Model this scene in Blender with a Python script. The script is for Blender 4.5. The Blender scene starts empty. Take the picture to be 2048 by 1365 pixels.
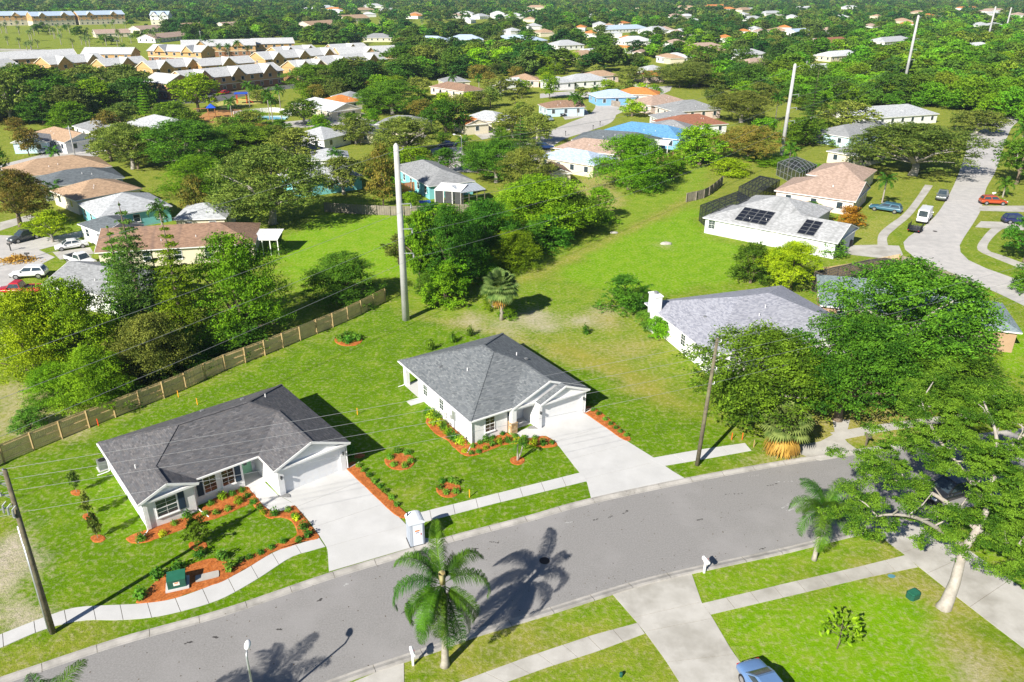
import bpy, math, random
import numpy as np
R = math.radians
HAZE = 0.00012
random.seed(7)
SC = bpy.context.scene
COL = SC.collection
# ---------------------------------------------------------------- camera
F, YH, CX, CY, VPX, CH = 1545.0, -37.0, 1024.0, 682.5, 1005.0, 38.0
PITCH = math.atan((CY - YH) / F)
ROLL = math.atan2(VPX - CX, 4002 - CY)
cp, sp, cr, sr = math.cos(PITCH), math.sin(PITCH), math.cos(ROLL), math.sin(ROLL)
D0 = np.array((0, -sp, -cp)); R0 = np.array((1.0, 0, 0)); FW = np.array((0, cp, -sp))
RIGHT = R0 * cr + D0 * sr
DOWN = -R0 * sr + D0 * cr
from mathutils import Matrix, Vector
cam = bpy.data.cameras.new('camera'); camo = bpy.data.objects.new('camera', cam); COL.objects.link(camo)
M = Matrix.Identity(4)
for i in range(3):
    M[i][0] = RIGHT[i]; M[i][1] = -DOWN[i]; M[i][2] = -FW[i]
M[2][3] = CH
camo.matrix_world = M
cam.sensor_width = 36; cam.lens = F / 2048 * 36; cam.clip_start = 0.5; cam.clip_end = 60000
SC.camera = camo
# ---------------------------------------------------------------- light
SUN_AZ, SUN_EL = 216.0, 34.7
w = bpy.data.worlds.new("World"); SC.world = w; w.use_nodes = True
nt = w.node_tree; bg = nt.nodes['Background']
sky = nt.nodes.new('ShaderNodeTexSky'); sky.sky_type = 'NISHITA'; sky.sun_disc = False
sky.sun_elevation = R(SUN_EL); sky.sun_rotation = R(SUN_AZ); sky.altitude = 10; sky.air_density = 0.6; sky.dust_density = 0.2; sky.ozone_density = 2.5
nt.links.new(sky.outputs[0], bg.inputs[0]); bg.inputs[1].default_value = 0.065
sl = bpy.data.lights.new('sun', 'SUN'); sl.energy = 5.0; sl.angle = R(0.53); sl.color = (1.0, 0.94, 0.84)
so = bpy.data.objects.new('sun', sl); COL.objects.link(so); so.location = (-60, -70, 80)
a = R(SUN_AZ)
sd = Vector((math.sin(a) * math.cos(R(SUN_EL)), math.cos(a) * math.cos(R(SUN_EL)), math.sin(R(SUN_EL))))
so.rotation_euler = sd.to_track_quat('Z', 'Y').to_euler()
vs = SC.view_settings
SC.display_settings.display_device = 'sRGB'
vs.view_transform = 'Standard'; vs.look = 'None'; vs.exposure = 0.82; vs.gamma = 1; vs.use_curve_mapping = False
SC.render.engine = 'CYCLES'
SC.cycles.max_bounces = 6; SC.cycles.diffuse_bounces = 3; SC.cycles.glossy_bounces = 3; SC.cycles.transmission_bounces = 3
SC.cycles.transparent_max_bounces = 8; SC.cycles.volume_bounces = 0
SC.cycles.use_denoising = True
SC.cycles.sample_clamp_indirect = 6

# ---------------------------------------------------------------- pixel <-> world
def ray(px, py):
    return FW + RIGHT * ((px - CX) / F) + DOWN * ((py - CY) / F)
def G(px, py, z=0.0):
    d = ray(px, py); t = (z - CH) / d[2]
    return Vector((d[0] * t, d[1] * t, z))
def PY(px, py, Y):
    d = ray(px, py); t = Y / d[1]
    return Vector((d[0] * t, Y, CH + d[2] * t))
def proj(x, y, z):
    p = np.array((x, y, z - CH)); f = p @ FW
    return CX + F * (p @ RIGHT) / f, CY + F * (p @ DOWN) / f, f
def top_z(g, ty):
    lo, hi = 0.0, 90.0
    for _ in range(40):
        m = (lo + hi) / 2
        if proj(g[0], g[1], m)[1] > ty: lo = m
        else: hi = m
    return lo
def mpp(g):
    return proj(g[0], g[1], 0)[2] / F     # metres per photo pixel there

# ---------------------------------------------------------------- materials
MATS = {}
def mat(name, c1, c2=None, scale=1.0, rough=0.85, bump=0.0, bscale=None, metal=0.0, c3=None, s3=0.1, coord='obj', spec=0.3, detail=5, rnd=0.0, alpha=1.0, lo=.35, hi=.65):
    if name in MATS: return MATS[name]
    m = bpy.data.materials.new(name); m.use_nodes = True
    n = m.node_tree; N = n.nodes; L = n.links
    b = N['Principled BSDF']
    b.inputs['Roughness'].default_value = rough; b.inputs['Metallic'].default_value = metal
    b.inputs['Specular IOR Level'].default_value = spec
    if alpha < 1: b.inputs['Alpha'].default_value = alpha
    if c2 is None: c2 = tuple(x * 0.88 for x in c1)
    if coord == 'obj':
        co = N.new('ShaderNodeTexCoord').outputs['Object']
    else:
        co = N.new('ShaderNodeNewGeometry').outputs['Position']
    def noise(s, d=detail):
        t = N.new('ShaderNodeTexNoise'); t.inputs['Scale'].default_value = s; t.inputs['Detail'].default_value = d; t.inputs['Roughness'].default_value = .62
        L.new(co, t.inputs['Vector']); return t.outputs['Fac']
    def ramp(f, l, h):
        r = N.new('ShaderNodeMapRange'); r.inputs[1].default_value = l; r.inputs[2].default_value = h; L.new(f, r.inputs[0]); return r.outputs[0]
    def mix(f, A, B):
        x = N.new('ShaderNodeMix'); x.data_type = 'RGBA'; L.new(f, x.inputs[0])
        for k, v in ((6, A), (7, B)):
            if isinstance(v, tuple): x.inputs[k].default_value = (*v, 1)
            else: L.new(v, x.inputs[k])
        return x.outputs[2]
    col = mix(ramp(noise(scale), lo, hi), c1, c2)
    if c3 is not None:
        col = mix(ramp(noise(s3, 4), .48, .72), col, c3)
    if rnd:
        oi = N.new('ShaderNodeObjectInfo'); hs = N.new('ShaderNodeHueSaturation')
        r = N.new('ShaderNodeMapRange'); r.inputs[3].default_value = 1 - rnd; r.inputs[4].default_value = 1 + rnd
        L.new(oi.outputs['Random'], r.inputs[0]); L.new(r.outputs[0], hs.inputs['Value']); L.new(col, hs.inputs['Color']); col = hs.outputs[0]
    L.new(col, b.inputs['Base Color'])
    if bump:
        bp = N.new('ShaderNodeBump'); bp.inputs['Strength'].default_value = 1; bp.inputs['Distance'].default_value = bump
        L.new(noise(bscale or scale * 3), bp.inputs['Height']); L.new(bp.outputs[0], b.inputs['Normal'])
    MATS[name] = m
    return m

def shingle(name, cols, w=0.33, h=0.145, rough=.9, streak=None):
    """asphalt shingles in rows up the slope (UV in metres along the eave / up the slope)"""
    if name in MATS: return MATS[name]
    m = bpy.data.materials.new(name); m.use_nodes = True
    n = m.node_tree; N = n.nodes; L = n.links; b = N['Principled BSDF']
    b.inputs['Roughness'].default_value = rough; b.inputs['Specular IOR Level'].default_value = .25
    uv = N.new('ShaderNodeUVMap')
    br = N.new('ShaderNodeTexBrick'); L.new(uv.outputs[0], br.inputs['Vector'])
    br.inputs['Scale'].default_value = 1; br.inputs['Brick Width'].default_value = w; br.inputs['Row Height'].default_value = h
    br.inputs['Mortar Size'].default_value = .009; br.inputs['Color1'].default_value = (0, 0, 0, 1); br.inputs['Color2'].default_value = (1, 1, 1, 1)
    br.inputs['Mortar'].default_value = (.1, .1, .1, 1); br.inputs['Bias'].default_value = 0
    cr_ = N.new('ShaderNodeValToRGB'); cr_.color_ramp.interpolation = 'LINEAR'
    k = len(cols); els = cr_.color_ramp.elements
    while len(els) < k: els.new(0.5)
    for i, c in enumerate(cols): els[i].position = i / (k - 1); els[i].color = (*c, 1)
    L.new(br.outputs['Color'], cr_.inputs[0])
    t = N.new('ShaderNodeTexNoise'); t.inputs['Scale'].default_value = 1.6; t.inputs['Detail'].default_value = 6; L.new(uv.outputs[0], t.inputs['Vector'])
    r = N.new('ShaderNodeMapRange'); r.inputs[1].default_value = .3; r.inputs[2].default_value = .7; r.inputs[3].default_value = .90; r.inputs[4].default_value = 1.08; L.new(t.outputs[0], r.inputs[0])
    hs = N.new('ShaderNodeHueSaturation'); L.new(cr_.outputs[0], hs.inputs['Color']); L.new(r.outputs[0], hs.inputs['Value'])
    col = hs.outputs[0]
    if streak:
        mp = N.new('ShaderNodeMapping'); mp.inputs['Scale'].default_value = (1.1, .12, 1); L.new(uv.outputs[0], mp.inputs[0])
        t2 = N.new('ShaderNodeTexNoise'); t2.inputs['Scale'].default_value = 1.0; t2.inputs['Detail'].default_value = 5; L.new(mp.outputs[0], t2.inputs['Vector'])
        r2 = N.new('ShaderNodeMapRange'); r2.inputs[1].default_value = .5; r2.inputs[2].default_value = .72; r2.inputs[4].default_value = .75; L.new(t2.outputs[0], r2.inputs[0])
        x = N.new('ShaderNodeMix'); x.data_type = 'RGBA'; L.new(r2.outputs[0], x.inputs[0]); L.new(col, x.inputs[6]); x.inputs[7].default_value = (*streak, 1); col = x.outputs[2]
    L.new(col, b.inputs['Base Color'])
    bp = N.new('ShaderNodeBump'); bp.inputs['Distance'].default_value = .012; bp.inputs['Strength'].default_value = .8
    L.new(br.outputs['Fac'], bp.inputs['Height']); bp.invert = True; L.new(bp.outputs[0], b.inputs['Normal'])
    MATS[name] = m
    return m

def leafmat(name, c1, c2, hue=.02, val=.22, trans=.2, scale=.6, rough=.55, isl=.9):
    """two leaf colours in irregular clumps, every leaf and every tree a little different"""
    if name in MATS: return MATS[name]
    m = bpy.data.materials.new(name); m.use_nodes = True
    n = m.node_tree; N = n.nodes; L = n.links; b = N['Principled BSDF']; out = N['Material Output']
    b.inputs['Roughness'].default_value = rough; b.inputs['Specular IOR Level'].default_value = .10
    g = N.new('ShaderNodeNewGeometry'); oi = N.new('ShaderNodeObjectInfo')
    t = N.new('ShaderNodeTexNoise'); t.inputs['Scale'].default_value = scale; t.inputs['Detail'].default_value = 3; L.new(g.outputs['Position'], t.inputs['Vector'])
    r = N.new('ShaderNodeMapRange'); r.inputs[1].default_value = .38; r.inputs[2].default_value = .62; L.new(t.outputs[0], r.inputs[0])
    ad = N.new('ShaderNodeMath'); ad.operation = 'MULTIPLY_ADD'; L.new(g.outputs['Random Per Island'], ad.inputs[0]); ad.inputs[1].default_value = isl
    sb = N.new('ShaderNodeMath'); sb.operation = 'ADD'; L.new(r.outputs[0], sb.inputs[0]); sb.inputs[1].default_value = -isl / 2; L.new(sb.outputs[0], ad.inputs[2])
    ad.use_clamp = True
    x = N.new('ShaderNodeMix'); x.data_type = 'RGBA'; L.new(ad.outputs[0], x.inputs[0]); x.inputs[6].default_value = (*c1, 1); x.inputs[7].default_value = (*c2, 1)
    hs = N.new('ShaderNodeHueSaturation'); L.new(x.outputs[2], hs.inputs['Color'])
    r1 = N.new('ShaderNodeMapRange'); r1.inputs[3].default_value = .5 - hue; r1.inputs[4].default_value = .5 + hue; L.new(oi.outputs['Random'], r1.inputs[0]); L.new(r1.outputs[0], hs.inputs['Hue'])
    m7 = N.new('ShaderNodeMath'); m7.operation = 'MULTIPLY'; m7.inputs[1].default_value = 7.31; L.new(oi.outputs['Random'], m7.inputs[0])
    fr = N.new('ShaderNodeMath'); fr.operation = 'FRACT'; L.new(m7.outputs[0], fr.inputs[0])
    r2 = N.new('ShaderNodeMapRange'); r2.inputs[3].default_value = 1 - val; r2.inputs[4].default_value = 1 + val; L.new(fr.outputs[0], r2.inputs[0]); L.new(r2.outputs[0], hs.inputs['Value'])
    L.new(hs.outputs[0], b.inputs['Base Color'])
    tr = N.new('ShaderNodeBsdfTranslucent'); h2 = N.new('ShaderNodeHueSaturation'); h2.inputs['Value'].default_value = 1.35; h2.inputs['Hue'].default_value = .485
    L.new(hs.outputs[0], h2.inputs['Color']); L.new(h2.outputs[0], tr.inputs[0])
    mx = N.new('ShaderNodeMixShader'); mx.inputs[0].default_value = trans; L.new(b.outputs[0], mx.inputs[1]); L.new(tr.outputs[0], mx.inputs[2])
    L.new(mx.outputs[0], out.inputs['Surface'])
    MATS[name] = m
    return m

# ---------------------------------------------------------------- mesh builder
class MB:
    def __init__(s): s.v = []; s.f = []
    def poly(s, pts):
        i = len(s.v); s.v += [tuple(p) for p in pts]; s.f.append(tuple(range(i, i + len(pts)))); return s
    def box(s, x0, x1, y0, y1, z0, z1):
        i = len(s.v)
        s.v += [(x0, y0, z0), (x1, y0, z0), (x1, y1, z0), (x0, y1, z0), (x0, y0, z1), (x1, y0, z1), (x1, y1, z1), (x0, y1, z1)]
        for q in ((3, 2, 1, 0), (4, 5, 6, 7), (0, 1, 5, 4), (1, 2, 6, 5), (2, 3, 7, 6), (3, 0, 4, 7)): s.f.append(tuple(i + k for k in q))
        return s
    def prism(s, P, z0, z1, bottom=True):
        """P: 2D outline (either winding)"""
        ar = sum(P[k][0] * P[(k + 1) % len(P)][1] - P[(k + 1) % len(P)][0] * P[k][1] for k in range(len(P)))
        if ar < 0: P = P[::-1]
        n = len(P); i = len(s.v)
        s.v += [(p[0], p[1], z0) for p in P] + [(p[0], p[1], z1) for p in P]
        if bottom: s.f.append(tuple(i + k for k in range(n - 1, -1, -1)))
        s.f.append(tuple(i + n + k for k in range(n)))
        for k in range(n):
            j = (k + 1) % n; s.f.append((i + k, i + j, i + n + j, i + n + k))
        return s
    def bar(s, p, q, w, h, up=(0, 0, 1)):
        """a beam with a w x h section from p to q"""
        p, q = Vector(p), Vector(q); d = (q - p).normalized(); u = Vector(up)
        x = d.cross(u)
        if x.length < 1e-4: x = d.cross(Vector((1, 0, 0)))
        x.normalize(); y = x.cross(d); x *= w / 2; y *= h / 2
        i = len(s.v)
        for c in (p, q): s.v += [tuple(c - x - y), tuple(c + x - y), tuple(c + x + y), tuple(c - x + y)]
        for f in ((3, 2, 1, 0), (4, 5, 6, 7), (0, 1, 5, 4), (1, 2, 6, 5), (2, 3, 7, 6), (3, 0, 4, 7)): s.f.append(tuple(i + k for k in f))
        return s
    def tube(s, path, rad, n=8, caps=True):
        path = [Vector(p) for p in path]
        if not isinstance(rad, (list, tuple)): rad = [rad] * len(path)
        rings = []; ref = None
        for k, p in enumerate(path):
            d = (path[min(k + 1, len(path) - 1)] - path[max(k - 1, 0)]).normalized()
            if ref is None: ref = Vector((1, 0, 0)) if abs(d.x) < .8 else Vector((0, 1, 0))
            x = (ref - d * ref.dot(d)).normalized(); y = d.cross(x); ref = x
            i = len(s.v); rings.append(i)
            for a in range(n):
                t = 2 * math.pi * a / n
                s.v.append(tuple(p + (x * math.cos(t) + y * math.sin(t)) * rad[k]))
        for a, b in zip(rings, rings[1:]):
            for k in range(n):
                j = (k + 1) % n; s.f.append((a + k, a + j, b + j, b + k))
        if caps:
            s.f.append(tuple(rings[0] + k for k in range(n - 1, -1, -1))); s.f.append(tuple(rings[-1] + k for k in range(n)))
        return s
    def lathe(s, prof, n=16, c=(0, 0, 0)):
        return s.tube([(c[0], c[1], c[2] + z) for r, z in prof], [max(r, .001) for r, z in prof], n)
    def ball(s, c, r, nu=10, nv=6, sc=(1, 1, 1)):
        i = len(s.v)
        for a in range(nv + 1):
            t = math.pi * a / nv
            for b in range(nu):
                p = 2 * math.pi * b / nu
                s.v.append((c[0] + r * sc[0] * math.sin(t) * math.cos(p), c[1] + r * sc[1] * math.sin(t) * math.sin(p), c[2] - r * sc[2] * math.cos(t)))
        for a in range(nv):
            for b in range(nu):
                j = (b + 1) % nu; s.f.append((i + a * nu + b, i + a * nu + j, i + (a + 1) * nu + j, i + (a + 1) * nu + b))
        return s
    def mesh(s, name, m, smooth=False, uv=False):
        me = bpy.data.meshes.new(name); me.from_pydata(s.v, [], s.f); me.update()
        if m is not None: me.materials.append(m)
        if smooth: me.shade_smooth()
        if uv:
            l = me.uv_layers.new(name='UVMap')
            for p in me.polygons:
                nn = p.normal; t = Vector((-nn.y, nn.x, 0))
                if t.length < 1e-3: t = Vector((1, 0, 0))
                t.normalize(); bb = nn.cross(t)
                for li in p.loop_indices:
                    co = me.vertices[me.loops[li].vertex_index].co; l.data[li].uv = (co.dot(t), co.dot(bb))
        return me
    def build(s, name, m, parent=None, smooth=False, uv=False):
        return obj(name, s.mesh(name, m, smooth, uv), parent)

def obj(name, me, parent=None, loc=None, rz=None, scale=None):
    o = bpy.data.objects.new(name, me); COL.objects.link(o)
    if parent is not None: o.parent = parent
    if loc is not None: o.location = loc
    if rz is not None: o.rotation_euler = (0, 0, rz)
    if scale is not None: o.scale = scale
    return o
def tag(o, label, cat, group=None):
    o['label'] = label; o['category'] = cat
    if group: o['group'] = group
    return o
def thing(name, label, cat, loc=(0, 0, 0), rz=0.0, group=None):
    o = bpy.data.objects.new(name, None); COL.objects.link(o); o.empty_display_size = .2
    o.location = loc; o.rotation_euler = (0, 0, rz)
    return tag(o, label, cat, group)
def struct(o):
    o['kind'] = 'structure'; return o
def copy_tree(o, parent=None):
    c = o.copy(); COL.objects.link(c)
    if parent is not None: c.parent = parent
    for ch in list(KIDS.get(o.name, o.children)): copy_tree(ch, c)
    return c
KIDS = {}
def quads_mesh(name, V, m):
    """V: (N,4,3) array of separate leaves"""
    n = len(V); me = bpy.data.meshes.new(name)
    me.vertices.add(n * 4); me.vertices.foreach_set('co', np.ascontiguousarray(V, dtype=np.float32).ravel())
    me.loops.add(n * 4); me.loops.foreach_set('vertex_index', np.arange(n * 4, dtype=np.int32))
    me.polygons.add(n); me.polygons.foreach_set('loop_start', np.arange(0, n * 4, 4, dtype=np.int32))
    me.materials.append(m); me.update(calc_edges=True); me.validate(); return me
def catmull(P, k=6):
    P = [Vector((p[0], p[1], p[2] if len(p) > 2 else 0)) for p in P]
    out = []
    for i in range(len(P) - 1):
        p0, p1, p2, p3 = P[max(i - 1, 0)], P[i], P[i + 1], P[min(i + 2, len(P) - 1)]
        for j in range(k):
            t = j / k
            out.append(.5 * ((2 * p1) + (p2 - p0) * t + (2 * p0 - 5 * p1 + 4 * p2 - p3) * t * t + (3 * p1 - p0 - 3 * p2 + p3) * t ** 3))
    out.append(P[-1]); return out
def resample(P, n):
    L = [0]
    for a, b in zip(P, P[1:]): L.append(L[-1] + (b - a).length)
    out = []; j = 0
    for i in range(n + 1):
        d = L[-1] * i / n
        while j < len(P) - 2 and L[j + 1] < d: j += 1
        t = (d - L[j]) / max(L[j + 1] - L[j], 1e-9); out.append(P[j].lerp(P[j + 1], min(max(t, 0), 1)))
    return out
def plen(P): return sum((b - a).length for a, b in zip(P, P[1:]))
def inside(x, y, P):
    c = False; n = len(P)
    for i in range(n):
        a, b = P[i], P[i - 1]
        if (a[1] > y) != (b[1] > y) and x < (b[0] - a[0]) * (y - a[1]) / (b[1] - a[1]) + a[0]: c = not c
    return c
# ================================================================ material palette
m_asph = mat('asphalt', (.215, .209, .204), (.285, .278, .272), 9, .9, .006, 60, coord='pos', c3=(.30, .291, .288), s3=.16, detail=9)
m_asph2 = mat('pale_asphalt', (.52, .50, .48), (.42, .41, .40), .8, .9, .006, 50, coord='pos', c3=(.38, .37, .36), s3=.05)
m_conc = mat('new_concrete', (.56, .56, .555), (.49, .49, .485), .5, .85, .003, 30, coord='pos', c3=(.51, .51, .50), s3=.3)
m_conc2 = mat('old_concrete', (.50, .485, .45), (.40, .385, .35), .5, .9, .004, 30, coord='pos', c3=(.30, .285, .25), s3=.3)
m_curb = mat('kerb_concrete', (.44, .42, .39), (.34, .325, .30), .9, .9, .004, 25, coord='pos', c3=(.24, .23, .21), s3=.7)
m_soil = mat('soil', (.20, .16, .10), (.12, .10, .06), 2, .95, .02, 12, coord='pos')
m_mulch = mat('red_mulch', (.56, .165, .03), (.27, .075, .018), 9, .9, .05, 28, coord='pos', c3=(.60, .21, .06), s3=3)
m_white = mat('white_stucco', (.80, .80, .80), (.74, .745, .75), 1.5, .9, .004, 60)
m_trim = mat('white_trim', (.82, .82, .82), (.78, .78, .78), 3, .5)
m_glass = mat('dark_glass', (.025, .04, .055), (.05, .07, .08), .8, .06, spec=.8)
m_glassr = mat('warm_glass', (.10, .05, .035), (.03, .03, .03), 2.5, .08, spec=.8)
m_shut = mat('navy_shutter', (.025, .05, .085), (.02, .04, .07), 4, .6)
m_mint = mat('mint_door', (.30, .62, .40), (.27, .58, .37), 4, .5)
m_black = mat('black_metal', (.02, .02, .022), (.03, .03, .03), 5, .4)
m_grey = mat('grey_metal', (.35, .36, .37), (.28, .29, .30), 3, .45, metal=.5)
m_galv = mat('galvanised', (.50, .52, .54), (.40, .42, .45), 2, .4, metal=.6)
m_wood = mat('pole_wood', (.17, .145, .10), (.10, .085, .06), 3, .9, .01, 12, c3=(.21, .22, .11), s3=.5)
m_fence = mat('fence_pine', (.80, .60, .33), (.66, .48, .25), 1.2, .9, .004, 30, coord='pos', rnd=.12)
m_post = mat('fence_post', (.46, .34, .17), (.38, .28, .13), 2, .9, rnd=.12)
m_oldf = mat('grey_fence', (.32, .28, .23), (.22, .19, .16), 1.5, .95, rnd=.1)
m_cpole = mat('pole_concrete', (.50, .50, .49), (.40, .40, .395), .6, .85, .004, 20, c3=(.33, .33, .32), s3=.25)
m_bark = mat('grey_bark', (.40, .37, .33), (.26, .235, .20), 2.5, .95, .02, 9, c3=(.55, .52, .47), s3=1.2)
m_bark2 = mat('brown_bark', (.20, .155, .11), (.12, .095, .07), 2.5, .95, .02, 9)
m_palmtr = mat('palm_trunk', (.40, .37, .31), (.27, .24, .20), 3, .95, .015, 14)
m_wire = mat('wire_metal', (.42, .44, .46), (.36, .36, .36), 3, .4, metal=.5)
m_rubber = mat('tyre_rubber', (.018, .018, .018), (.025, .025, .025), 5, .85)
m_rim = mat('wheel_rim', (.45, .46, .48), (.4, .4, .42), 5, .3, metal=.7)
sh1 = shingle('charcoal_brown_shingle', [(.083, .083, .09), (.110, .108, .117), (.150, .142, .142), (.103, .107, .120), (.18, .175, .178)])
sh2 = shingle('slate_grey_shingle', [(.11, .123, .134), (.15, .165, .177), (.20, .216, .226), (.133, .148, .163), (.24, .255, .262)])
sh3 = shingle('pale_blue_grey_shingle', [(.23, .24, .29), (.32, .33, .385), (.41, .42, .475), (.28, .29, .34)])
sh_teal = shingle('teal_grey_shingle', [(.16, .21, .23), (.22, .28, .30), (.29, .35, .36)])
def shc(name, c, streak=None):
    return shingle(name, [tuple(x * .78 for x in c), c, tuple(min(1, x * 1.2) for x in c)], w=.4, h=.2, streak=streak)

# ================================================================ ground sheet
def axis(fine, far):
    a, b, st = fine
    x = list(np.arange(a, b + .01, st)); s = st
    lo = []; p = a
    while p > far[0]:
        s *= 1.35; p -= s; lo.append(p)
    s = st; hi = []; p = b
    while p < far[1]:
        s *= 1.35; p += s; hi.append(p)
    return np.array(lo[::-1] + x + hi)
gx = axis((-62, 72, .55), (-9000, 9000)); gy = axis((28, 170, .55), (-600, 14000))
X, Y = np.meshgrid(gx, gy); nx, ny = len(gx), len(gy)
rng = np.random.default_rng(3)
def smooth(A, k):
    for _ in range(k):
        A = (A + np.roll(A, 1, 0) + np.roll(A, -1, 0) + np.roll(A, 1, 1) + np.roll(A, -1, 1)) / 5
    return A
jx = smooth(rng.normal(0, 1, X.shape), 6) * 5; jy = smooth(rng.normal(0, 1, X.shape), 6) * 5
def np_inside(P):
    x, y = X + jx, Y + jy
    c = np.zeros(X.shape, bool); n = len(P)
    for i in range(n):
        a, b = P[i], P[i - 1]
        if a[1] == b[1]: continue
        c ^= ((a[1] > y) != (b[1] > y)) & (x < (b[0] - a[0]) * (y - a[1]) / (b[1] - a[1]) + a[0])
    return c
def W(P): return [tuple(G(*p)[:2]) for p in P]
dry = np.full(X.shape, .30); bare = np.zeros(X.shape); lush = np.full(X.shape, .25)
ZONES = [  # outline on the photo, dry, bare, lush
    ([(0, 925), (300, 810), (770, 606), (880, 640), (1010, 666), (1330, 800), (1520, 900), (1380, 962), (660, 1158), (0, 1380)], .02, .0, .22),
    ([(870, 640), (1000, 575), (1200, 520), (1290, 600), (1290, 690), (1380, 760), (1335, 800), (1015, 668)], .24, .02, .45),
    ([(800, 455), (1400, 310), (1420, 380), (1390, 420), (1200, 470), (1100, 530), (950, 590), (900, 620), (800, 600)], .28, .0, .55),
    ([(1215, 475), (1390, 415), (1410, 470), (1500, 500), (1470, 580), (1310, 590), (1190, 575), (1110, 560)], .08, .0, .8),
    ([(560, 480), (650, 425), (930, 430), (860, 520), (790, 560), (690, 560), (600, 600), (570, 560)], .12, .0, .9),
    ([(810, 1365), (808, 1315), (1220, 1185), (1275, 1247), (1060, 1330), (1010, 1365)], .62, .05, .2),
    ([(1085, 1245), (1220, 1187), (1275, 1247), (1130, 1290)], .12, 0, .8),
    ([(1010, 1400), (1292, 1268), (1365, 1365), (1365, 1420)], .35, 0, .7),
    ([(1382, 1145), (1640, 1080), (1720, 1060), (1815, 1110), (1403, 1208)], .22, 0, .75),
    ([(1700, 1075), (1745, 1072), (1815, 1110), (1740, 1128)], .8, .1, .1),
    ([(1421, 1230), (1740, 1156), (1837, 1135), (1905, 1190), (2060, 1330), (2060, 1420), (1540, 1420), (1480, 1320)], .1, 0, .95),
    ([(1740, 1158), (1837, 1137), (1905, 1190), (1990, 1260), (2048, 1310), (2048, 1365), (1960, 1365), (1900, 1260), (1830, 1200)], .8, .12, .15),
    ([(1900, 1090), (2100, 1000), (2100, 1170), (2048, 1175)], .2, 0, .8),
    ([(0, 1040), (40, 1030), (80, 1080), (100, 1230), (60, 1250), (0, 1262)], .5, .85, 0),
    ([(0, 770), (130, 740), (150, 860), (0, 900)], .7, .32, .1),
    ([(0, 1310), (30, 1290), (90, 1275), (60, 1330), (0, 1365)], .75, .1, .1),
    ([(1480, 905), (1620, 880), (1700, 905), (1520, 925)], .75, .25, 0),
    ([(1640, 830), (1850, 800), (1850, 880), (1690, 905), (1600, 880)], .9, .1, 0),
    ([(1690, 440), (1800, 430), (1770, 500), (1690, 500), (1660, 470)], .6, .05, .4),
    ([(1990, 690), (2060, 640), (2060, 780), (2010, 740)], .05, 0, 1),
    ([(1120, 380), (1200, 330), (1250, 420), (1180, 440)], .8, .15, .1),
    ([(900, 640), (960, 655), (1040, 690), (1010, 660), (900, 630)], .8, .3, 0),
    ([(0, 55), (240, 60), (330, 40), (330, 85), (290, 100), (0, 110)], .25, 0, .75),
    ([(700, 40), (850, 30), (850, 70), (700, 75)], .3, 0, .6),
    ([(0, 310), (70, 300), (90, 330), (30, 350), (0, 350)], .3, 0, .6),
    ([(0, 425), (60, 415), (70, 470), (0, 500)], .2, 0, .8),
]
vil = np.hypot(X, Y) > 150; dry[vil] = .46; lush[vil] = .08
for P, d_, b_, l_ in ZONES:
    k = np_inside(W(P)); dry[k] = d_; bare[k] = b_; lush[k] = l_
for (px, py, r, d_, b_, l_) in [
    (1060, 640, 3.2, .5, .8, 0), (950, 645, 2.0, .8, .7, 0), (1010, 655, 1.5, .8, .5, 0), (1215, 630, 2.2, .8, .6, 0), (1165, 643, 1.6, .8, .8, 0),
    (1340, 490, 1.6, .6, .5, .2), (1225, 640, 2.5, .9, .2, 0), (1110, 690, 5, .5, .05, .3), (1250, 700, 4, .8, .15, .1), (1290, 780, 3, .8, .1, .1),
    (800, 1000, 3, .3, 0, .3), (690, 1200, 1.0, .6, 0, .1), (150, 1290, 3.5, .6, 0, .2), (40, 1190, 1.6, .2, .1, .5), (50, 1120, 1.5, .4, .5, .2), (1180, 1290, 1.5, .7, 0, .3),
    (1300, 1300, 1.6, .6, 0, .3), (1650, 1270, 2, .2, 0, .8), (1960, 1360, 2.2, 1, .5, 0), (1560, 1330, 2.0, .3, 0, .8), (1500, 430, 6, .35, 0, .6)]:
    c = G(px, py); q = np.exp(-(((X + jx - c.x) ** 2 + (Y + jy - c.y) ** 2) / r ** 2) * 1.2)
    dry = dry * (1 - q) + d_ * q; bare = bare * (1 - q) + b_ * q; lush = lush * (1 - q) + l_ * q
# a worn band where the new turf meets the old field, and a mown swathe
def band(P, wd, d_, b_, l_):
    global dry, bare, lush
    Q = catmull([G(*p) for p in P], 5); best = np.full(X.shape, 1e9)
    for a_, b2 in zip(Q, Q[1:]):
        dx, dy = b2.x - a_.x, b2.y - a_.y; L2 = dx * dx + dy * dy + 1e-9
        t = np.clip(((X - a_.x) * dx + (Y - a_.y) * dy) / L2, 0, 1)
        best = np.minimum(best, np.hypot(X + jx * .25 - a_.x - t * dx, Y + jy * .25 - a_.y - t * dy))
    q = np.clip(1.3 - best / wd, 0, 1)
    dry = dry * (1 - q) + d_ * q; bare = bare * (1 - q) + b_ * q; lush = lush * (1 - q) + l_ * q
band([(800, 625), (900, 645), (1010, 668), (1100, 705), (1200, 745), (1270, 775), (1330, 803)], .55, .95, .2, 0)
band([(1130, 700), (1250, 745), (1330, 800)], 1.4, .85, .0, .2)
band([(1010, 575), (1110, 530), (1220, 480), (1320, 430), (1400, 385)], 1.1, .8, .05, .2)
band([(0, 948), (100, 902), (260, 835), (440, 758), (620, 685), (770, 618)], .25, .8, .2, .1)
band([(805, 1322), (950, 1262), (1220, 1190)], .35, .8, .15, .1)
dry = smooth(dry, 4); bare = smooth(bare, 2); lush = smooth(lush, 8)
far = np.hypot(X, Y) > 190
verts = np.stack([X, Y, np.zeros_like(X)], -1).reshape(-1, 3)
gm = bpy.data.meshes.new('ground')
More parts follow.
